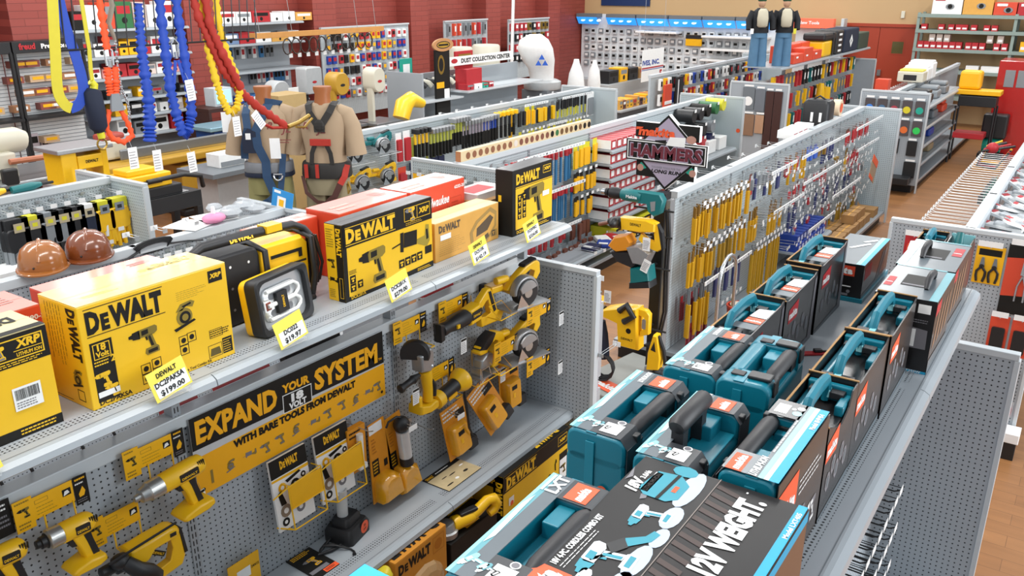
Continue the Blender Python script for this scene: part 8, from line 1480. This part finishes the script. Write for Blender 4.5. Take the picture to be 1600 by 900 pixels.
# ================================================================ back wall
t=thing('wall_pegboard','long white pegboard across the tan back wall under blue lit headers','pegboard',(-9.5,22.3,.6));MB().box(-12.8,-7.2,22.28,22.32,.5,2.25,mat('back_white','#e2e6e8',.5)).build('back_panel',t,world=True);MB().box(-12.8,-7.2,21.7,22.28,0,.5,MGREY).build('base_cabinet',t,world=True)
HB=mat('header_blue','#2a8fe6',.4,0,.5,4,emit=1.1)
for k,(x0,x1) in enumerate(((-13.0+.2,-12.15),(-11.86,-10.97),(-10.93,-10.03),(-9.98,-9.08),(-9.04,-8.18),(-8.14,-7.25))):
    t=thing('light_header',('blue lit header at the corner by the red wall','blue lit header, second from the red wall','blue lit header, third from the red wall','blue lit header, fourth from the red wall','blue lit header, fifth from the red wall','blue lit header behind the mannequins in caps')[k],'illuminated sign',((x0+x1)/2,22.1,2.0),0,'blue lit headers');m=MB();m.add([(x0,21.95,2.17),(x1,21.95,2.17),(x1,22.1,1.98),(x0,22.1,1.98)],[(0,1,2,3)],HB);m.build('lit_panel',t,world=True);MB().box(x0,x1,21.95,22.28,2.17,2.26,STEELD).build('top_box',t,world=True);m=MB()
    for i in range(3):m.push(frame((x0+.2+.25*i,22.0,2.08),(1,0,0),(0,.62,.785)));m.disc(0,0,.07,mat('header_glow','#cfeeff',.4,emit=.7),20,10,.045);m.pop()
    m.build('lit_pictures',t,world=True)
grid_items('hang_pack','package','packs on the back wall',['white pack on the white back wall','gray pack on the white back wall','dark gray part on the white back wall','pale gray pack on the white back wall'],[(-12.6+i*.22,22.215,z) for z in (1.72,1.50,1.28,1.06,.84) for i in range(24)],.13,.14,.06,[WHT,colmat('#aab0b3'),GREYP,colmat('#cfd4d6')],0,-math.pi/2)
for k,(x0,x1,z) in enumerate(((-10.9,-9.7,1.80),(-9.0,-7.3,1.74),(-9.0,-7.3,1.42),(-9.0,-7.3,1.15))):tag(MB().box(x0,x1,21.85,22.27,z,z+.05,WHT).build('wall_shelf',None,.004),('white shelf under the third blue header','top white shelf behind the mannequins in caps','middle white shelf behind the mannequins in caps','lowest white shelf behind the mannequins in caps')[k],'shelf','white shelves on the back wall')
B('product_sign','yellow and black product sign on the white back wall','sign',[('panel',(-9.55,-9.1,22.15,22.19,1.5,1.78),YTAG),('black_band',(-9.55,-9.1,22.14,22.15,1.68,1.78),BLK)])
t=B('tool_kiosk','display kiosk with a salmon red header left of the red door','kiosk',[('header',(-6.66,-5.72,21.9,22.1,2.05,2.27),mat('header_salmon','#e8694c',.4,emit=.35)),('back_panel',(-6.66,-5.5,22.15,22.25,.3,2.1),SLATW),('side_post',(-5.55,-5.48,21.9,22.2,0,2.28),RAIL),('shelf',(-6.6,-5.6,21.9,22.15,1.4,1.44),WHT)]);m=MB().push(xz(-6.6,21.895,2.12));m.text('New Tools',.05,.02,.07,WHT,1,.5,.03);m.build('header_lettering',t,world=True)
B('monitor','small screen showing a blue picture on the kiosk left of the red door','monitor',[('housing',(-6.02,-5.62,21.94,22.0,1.84,2.06),BLK),('screen',(-6.0,-5.64,21.93,21.94,1.86,2.04),mat('screen_blue','#4aa3ea',.3,0,.4,6,emit=.7))])
# steel rack on the right
RK=mat('rack_green_grey','#8a9a92',.5)
t=thing('storage_rack','tall gray green steel rack with red boxes right of the door','storage rack',(-1.9,21.9,0))
for x in (-3.86,-1.95,-.1):
    for y in (21.7,22.3):MB().box(x,x+.06,y,y+.05,0,2.46,RK).build('post',t,world=True)
for z in (2.36,2.03,1.63,1.17,.6):MB().box(-3.86,-.05,21.68,22.35,z,z+.07,RK).build('rack_shelf',t,world=True)
def rackrow(xs,z,h,c,lb,grp,w=.12):
    k=Kind('product_box',lb,'box',grp,[('carton_body',lambda m:m.box(-w/2,w/2,0,h,-.2,0,c),{}),('front_label',lambda m:m.box(-w*.35,w*.35,h*.2,h*.5,0,.003,WHT),{})])
    for x in xs:k.put(x,21.72,z,-math.pi/2)
rackrow([-3.7,-3.35,-3.15,-3.0,-2.88,-2.7,-2.45,-2.3,-1.6],2.10,.12,RED,'small red box on the second rack shelf','red boxes on the second rack shelf');rackrow([-3.72+.13*i for i in range(7)]+[-2.75,-2.62,-2.48,-2.2,-2.05],1.70,.15,RED,'red box on the third rack shelf','red boxes on the third rack shelf');rackrow([-3.5,-3.35,-3.2,-2.35,-2.15],1.85,.16,colmat('#b9a89c'),'gray box stacked on the third rack shelf','gray boxes on the third rack shelf');rackrow([-1.7,-1.5,-1.3],1.70,.2,YTAG,'yellow box at the right picture edge of the rack','yellow boxes on the rack');rackrow([-2.6,-2.3,-2.05],1.24,.12,WHT,'white carton on the fourth rack shelf','white cartons on the fourth rack shelf',.25)
for k,(x0,x1,h,c,lb) in enumerate(((-3.6,-3.0,.4,WHT,'white carton with a machine picture on the rack top'),(-2.98,-2.4,.45,TAN,'tan carton with a machine picture on the rack top'),(-2.38,-1.95,.26,ORG,'red orange carton on the rack top, left'),(-1.93,-1.5,.26,RED,'red orange carton on the rack top, right'))):t=B('product_box',lb,'box',[('carton_body',(x0,x1,21.75,22.2,2.432,2.432+h),c),('header_band',(x0+.05,x0+.25,21.745,21.75,2.432+h*.7,2.432+h*.9),WHT if c != WHT else RED)],'cartons on the rack top');m=MB().push(xz((x0+x1)/2,21.74,2.432+h*.4));m.disc(.06,0,.09,GREYP,1,9,.06);m.disc(.06,0,.05,PBLK,2,8);m.build('front_print',t,world=True)
t=B('tool_cabinet','tall glossy red tool cabinet at the right picture edge','cabinet',[('body',(-1.74,-.9,18.2,19.0,.0,1.76),mat('cabinet_red','#b31f1d',.25,coat=.5))]+[('window',(-1.62+.2*i,-1.46+.2*i,18.19,18.2,1.3,1.6),GREYP) for i in range(3)],None,.01)
t=thing('tile_saw','black frame stand with a yellow saw bed and red base before the steel rack','machine',(-2.0,17.5,0));MB().box(-2.25,-1.55,17.3,17.7,1.22,1.30,YTAG).build('saw_bed',t,.01,world=True);MB().box(-2.2,-1.6,17.3,17.7,1.02,1.2,BLK).build('body',t,.01,world=True);MB().box(-2.2,-1.7,17.3,17.7,.45,.55,RED).build('lower_tray',t,.01,world=True);MB().box(-2.25,-1.9,17.4,17.7,1.3,1.62,YTAG).build('upper_tool',t,.05,world=True)
for x in (-2.22,-1.6):
    for y in (17.3,17.68):MB().tube([(x,y,0),(x,y,1.02)],.018,BLK,6).build('leg',t,world=True)
t=thing('compressor','teal and black air compressor on the floor beside the red cabinet','machine',(-1.6,18.0,0));MB().tube([(-1.75,17.9,.28),(-1.6,17.9,.28),(-1.45,17.9,.28)],[.12,.15,.12],TEALC,12).build('tank',t,world=True,smooth=50);MB().box(-1.8,-1.4,17.75,18.05,.42,.85,BLK).build('motor',t,.03,world=True);MB().box(-1.8,-1.4,17.75,18.05,0,.14,BLK).build('base',t,world=True)
tag(MB().push(T((-1.5,17.0,0))).box(-.25,.2,-.2,.2,0,.14,WOOD).build('pallet',None,.01),'small pale wooden pallet on the floor by the red cabinet','pallet')
# ================================================================ third bank of gondolas
def epack(label,x,z,c1,disc=None,w=.14,h=.22,y=14.285):
    t=thing('buffing_pack',label,'package',(x,y,z-h),0,'packs on the far end panels');M0=xz(x-w/2,y,z);MB().push(M0).box(0,w,-h,0,0,.03,c1).build('card',t,world=True);MB().push(M0).box(w*.1,w*.9,.015,.045,.03,.034,WHT).build('hook_label',t,world=True)
    if disc:m=MB().push(M0 @ T((0,0,.031)));m.disc(w/2,-h*.62,w*.38,disc,1,16);m.build('round_pad',t,world=True)
GB_=colmat('#4b4446')
for x,z,d,lb in ((-3.03,1.40,colmat('#3f7fd0'),'bright blue disc pack, leftmost on the far end panel'),(-2.85,1.40,colmat('#4a6f92'),'steel blue disc pack, second on the far end panel'),(-2.67,1.40,colmat('#a63a48'),'crimson disc pack, third on the far end panel'),(-2.49,1.40,colmat('#d4c42a'),'yellow disc pack on the far end panel'),(-2.31,1.40,TEALC,'teal disc pack, rightmost in the top row of the far end panel'),(-2.49,1.10,colmat('#d9692c'),'orange disc pack on the far end panel'),(-2.31,1.10,colmat('#2fc455'),'green disc pack on the far end panel'),(-2.34,.80,None,'black brush pack in the third row of the far end panel'),(-2.60,.82,None,'black brush pack half hidden behind the nearer endcap'),(-2.33,.48,None,'larger black brush pack low on the far end panel')):epack(lb,x,z,GB_ if d else BLK,d,.17 if z<.5 else .14,.24 if z<.5 else .22)
tag(MB().box(-2.70,-2.28,14.0,14.28,.161,.27,BLK).build('flat_case',None,.01),'flat black case on the base deck under the black brushes','case')
epack('brown glove pack on the far gray end panel, lower left',-4.93,1.0,colmat('#8a6a52'),None,.2,.35);epack('black strap pack on the far gray end panel',-5.10,1.0,BLK,None,.15,.3);epack('pale suede glove pack on the far gray end panel',-4.73,1.0,colmat('#b0896c'),None,.16,.3);epack('gray bag with a round white label on the far gray end panel',-4.96,1.44,STEELD,WHT,.2,.36);epack('plain gray bag right of the white labelled bag',-4.76,1.42,colmat('#6a6f76'),None,.16,.36)
for x in (-4.60,-4.46):epack('tall dark brown leather apron roll on the far gray end panel'+(', left one' if x<-4.5 else ', right one'),x,1.40,colmat('#3f211c'),None,.13,.95)
SX=-2.667
for z in (1.30,.98,.70,.42):shelf(GE,-2.66,-2.25,14.4,17.8,z)
for k,(z,y,c,lb) in enumerate(((1.30,14.5,TEALD,'teal tool case on the top shelf of the far gondola'),(1.30,14.9,BLK,'black wheel guard on the top shelf of the far gondola'),(.98,14.5,BLK,'black bag on the second shelf of the far gondola'),(.70,14.5,BLK,'black round tray on the third shelf of the far gondola'),(.42,14.5,GREYP,'clear tray on the fourth shelf of the far gondola'),(.16,14.5,BLK,'long black case on the base deck of the far gondola'),(1.30,15.6,GREYP,'gray grinder on the top shelf of the far gondola'),(.70,15.5,BLUEC,'blue box on the third shelf of the far gondola'),(.42,15.7,colmat('#8f7f62'),'brown box on the fourth shelf of the far gondola'),(1.30,16.4,colmat('#77787a'),'dark tool farther along the top shelf'),(.98,15.6,STEELD,'gray tray along the second shelf'),(.98,16.5,ORG,'orange box along the second shelf'))):B('shelf_item',lb,'product',[('body',(-2.62,-2.30,y,y+.38,z+.001,z+.13),c),('lid',(-2.60,-2.32,y+.05,y+.33,z+.13,z+.2),c if k % 3 else GREYP)],'goods on the far gondola shelves',.03)
for k,(y,z,h,c,lb) in enumerate(((16.4,1.54,.26,WHT,'white round drum on the far gondola top, tall one'),(16.0,1.54,.2,WHT,'white carton on the far gondola top'),(15.6,1.54,.17,OFFW,'white carton with black and red label on the far gondola top'))):B('product_box',lb,'box',[('carton_body',(-2.95,-2.55,y,y+.36,z,z+h),c),('lid',(-2.93,-2.57,y+.02,y+.34,z+h,z+h+.03),YPALE if k == 2 else WHT),('front_label',(-2.85,-2.65,y-.004,y,z+.03,z+h*.7),BLK if k == 2 else RAIL)],'white goods on the far gondola top',.02)
B('product_box','small orange box beside a gray tube on the far gondola rail','box',[('carton_body',(-3.15,-2.95,15.0,15.2,1.0,1.62),ORG)]);hE3=hookkind('white hook along the far gondola top edge','hooks along the far gondola',.25,WHT)
for i in range(14):hE3.put(-2.72,14.5+.17*i,1.45,math.pi)
# goods on and under the far top shelf
for k in range(3):B('tool_chest',('red tool chest on the far top shelf, nearest','red tool chest on the far top shelf, middle','red tool chest on the far top shelf, farthest')[k],'tool chest',[('chest_body',(-4.75,-4.52,15.1+.56*k,15.62+.56*k,1.771,1.93+.07*(k % 2)),ORG),('chest_lid',(-4.95,-4.75,15.1+.56*k,15.62+.56*k,1.771,2.06),ORG),('latch',(-4.519,-4.51,15.2+.56*k,15.3+.56*k,1.86,1.89),WHT)],'red chests on the far top shelf',.01)
B('tool_bag','yellow tool bag with a black strap on the far top shelf','bag',[('bag_body',(-4.9,-4.52,16.85,17.45,1.771,2.06),YEL),('bag_flap',(-4.92,-4.5,16.8,17.6,2.06,2.2),BLK),('strap',(-4.51,-4.49,17.35,17.45,1.78,2.2),BLK)],None,.04);B('tool_bag','black tool bag with silver buckles on the far top shelf','bag',[('bag_body',(-4.95,-4.5,17.65,18.1,1.771,2.22),BLK)]+[('buckle',(-4.499,-4.49,17.75,17.95,1.82+.1*i,1.86+.1*i),WHT) for i in range(4)],None,.03);B('tool_bag','black cube bag with a white diamond label on the far top shelf','bag',[('bag_body',(-4.95,-4.5,18.2,19.3,1.771,2.22),NAVY)],None,.03)
m=MB().push(yz(-4.495,18.7,1.98) @ RZ(45));m.rect(-.09,-.09,.09,.09,WHT,2);m.rect(-.04,-.03,.04,.03,GREYP,3);tag(m.build('diamond_label'),'white diamond label hung on the black cube bag','label');B('tool_case','dark green case at the end of the far top shelf','case',[('case_body',(-4.9,-4.5,19.4,20.2,1.771,2.1),mat('case_green','#38463a',.5))],None,.02)
grid_items('hand_tool','hand tool','tools under the far top shelf',['black tool hung under the far top shelf','yellow tool hung under the far top shelf','red tool hung under the far top shelf','gray tool hung under the far top shelf','teal tool hung under the far top shelf'],[(-4.62,14.5+i*.21,z) for z in (1.34,.98,.62) for i in range(26)],.08,.26,.06,[BLK,YEL,REDT,GREYP,TEALD],0)
t=thing('fire_extinguisher','large yellow tool pair hung low on the far gondola','hand tool',(-4.55,17.0,.8));m=MB().tube([(-4.5,16.9,1.3),(-4.5,16.9,.95),(-4.5,16.9,.8)],[.05,.10,.09],YEL,12);m.tube([(-4.5,17.25,1.2),(-4.5,17.25,.8)],[.09,.10],YEL,12);m.build('yellow_bodies',t,world=True,smooth=50);t.name='yellow_trimmer'
grid_items('hang_pack','package','packs of the far left gondola',six('hang pack on the far gondola in front of the back wall'),[(-6.65,14.5+i*.19,z) for z in (1.25,.98,.72) for i in range(29)],.09,.2,.05,C6,0)
B('blade_rack','black vertical blade rack at the near end of the far left gondola','rack',[('panel',(-6.62,-6.58,15.0,15.3,.6,1.45),BLK),('price_strip',(-6.579,-6.57,15.05,15.08,.65,1.4),WHT)]);B('blade_rack','orange striped card rack left of the black blade rack','rack',[('panel',(-6.62,-6.58,14.5,14.8,.7,1.35),ORG),('stripe',(-6.579,-6.57,14.5,14.8,1.0,1.06),WHT)])
# mannequins in caps
JEAN=mat('jeans_blue','#4f7593',.8,0,.2,8);JACK=mat('jacket_black','#15171c',.8);CAPG=mat('cap_green','#1d4a30',.7);PACKW=mat('pack_cream','#bdb59f',.8)
for k,(x,y,rz,lb) in enumerate(((-4.93,14.42,32,'mannequin in green cap, jeans and cream backpack, left one on the far top shelf'),(-4.62,14.72,26,'mannequin in green cap, jeans and cream backpack, right one on the far top shelf'))):
    t=thing('mannequin',lb,'mannequin',(x,y,1.772),math.radians(rz),'capped mannequins on the far shelf');s=.635
    def part(n,fn,**kw):m=MB();m.M=Matrix.Scale(s,4);fn(m);m.build(n,t,smooth=60,**kw)
    def legs(m):
        for q in (-1,1):m.tube([(q*.085,0,.82),(q*.10,0,.5),(q*.11,0,.0)],[.12,.12,.13],JEAN,12)
        loft(m,[(0,0,.72,.20,.15),(0,0,.95,.19,.14)],JEAN)
    part('jeans',legs);part('jacket',lambda m:(loft(m,[(0,0,.84,.22,.16),(0,0,1.1,.22,.16),(0,0,1.32,.25,.15),(0,0,1.45,.10,.09)],JACK),[m.tube([(q*.2,0,1.36),(q*.30,-.02,1.15),(q*.30,-.1,.92)],[.09,.085,.075],JACK,10) for q in (-1,1)]))
    part('head',lambda m:(m.ball((0,0,1.58),.095,.11,.13,mat('mannequin_skin','#b98f72',.6)),m.tube([(0,0,1.42),(0,0,1.5)],.06,MATS['mannequin_skin'],10)));part('cap',lambda m:(m.ball((0,0,1.66),.115,.125,.09,CAPG),m.prism([(-.08,.08),(.08,.08),(.07,.22),(-.07,.22)],1.63,1.65,CAPG)))
    part('backpack',lambda m:loft(m,[(0,-.20,.98,.09,.05),(0,-.22,1.02,.13,.09),(0,-.22,1.2,.14,.10),(0,-.20,1.38,.12,.08),(0,-.19,1.44,.07,.04)],PACKW,16,2.6));part('tag_card',lambda m:m.box(-.28 if k == 0 else .2,-.2 if k == 0 else .27,-.20,-.19,.82,.95,WHT if k == 0 else LIME))
# packs on the hidden side of the tool gondola endcap
ed=Kind('blister_strip','clear edged long pack hung behind the tool gondola endcap','package','packs behind the tool gondola endcap',[('card',lambda m:m.box(-.04,.04,-.55,0,0,.02,colmat('#b7a9b4')),{}),('blister',lambda m:m.box(-.04,.04,-.55,-.05,.02,.05,CLEARP),{})])
for i in range(4):ed.put(-2.30-.015*i,4.155+.055*i,1.30,math.pi/2);ed.put(-2.30-.015*i,4.155+.055*i,.72,math.pi/2)
tag(MB().box(-2.34,-2.24,4.16,4.30,0,.42,RED).build('parts_carton',None,.01),'small red pack on the floor behind the tool gondola endcap','package')
hA=hookkind('','hooks behind the tool gondola endcap',.2)
for k,z in enumerate((1.44,1.40,1.0)):hA.put(-2.45+.13*k,4.14,z,math.pi/2,('wire hook with cream label behind the tool gondola endcap, left','wire hook with cream label behind the tool gondola endcap, right','wire hook with cream label behind the tool gondola endcap, low')[k])
t=thing('white_pole','thin white pole rising behind the white canisters','pole',(-11,16.1,0));MB().tube([(-11,16.06,0),(-11,16.1,1.6),(-11,16.18,3.3)],.035,WHT,8).build('pole_tube',t,world=True,smooth=60)
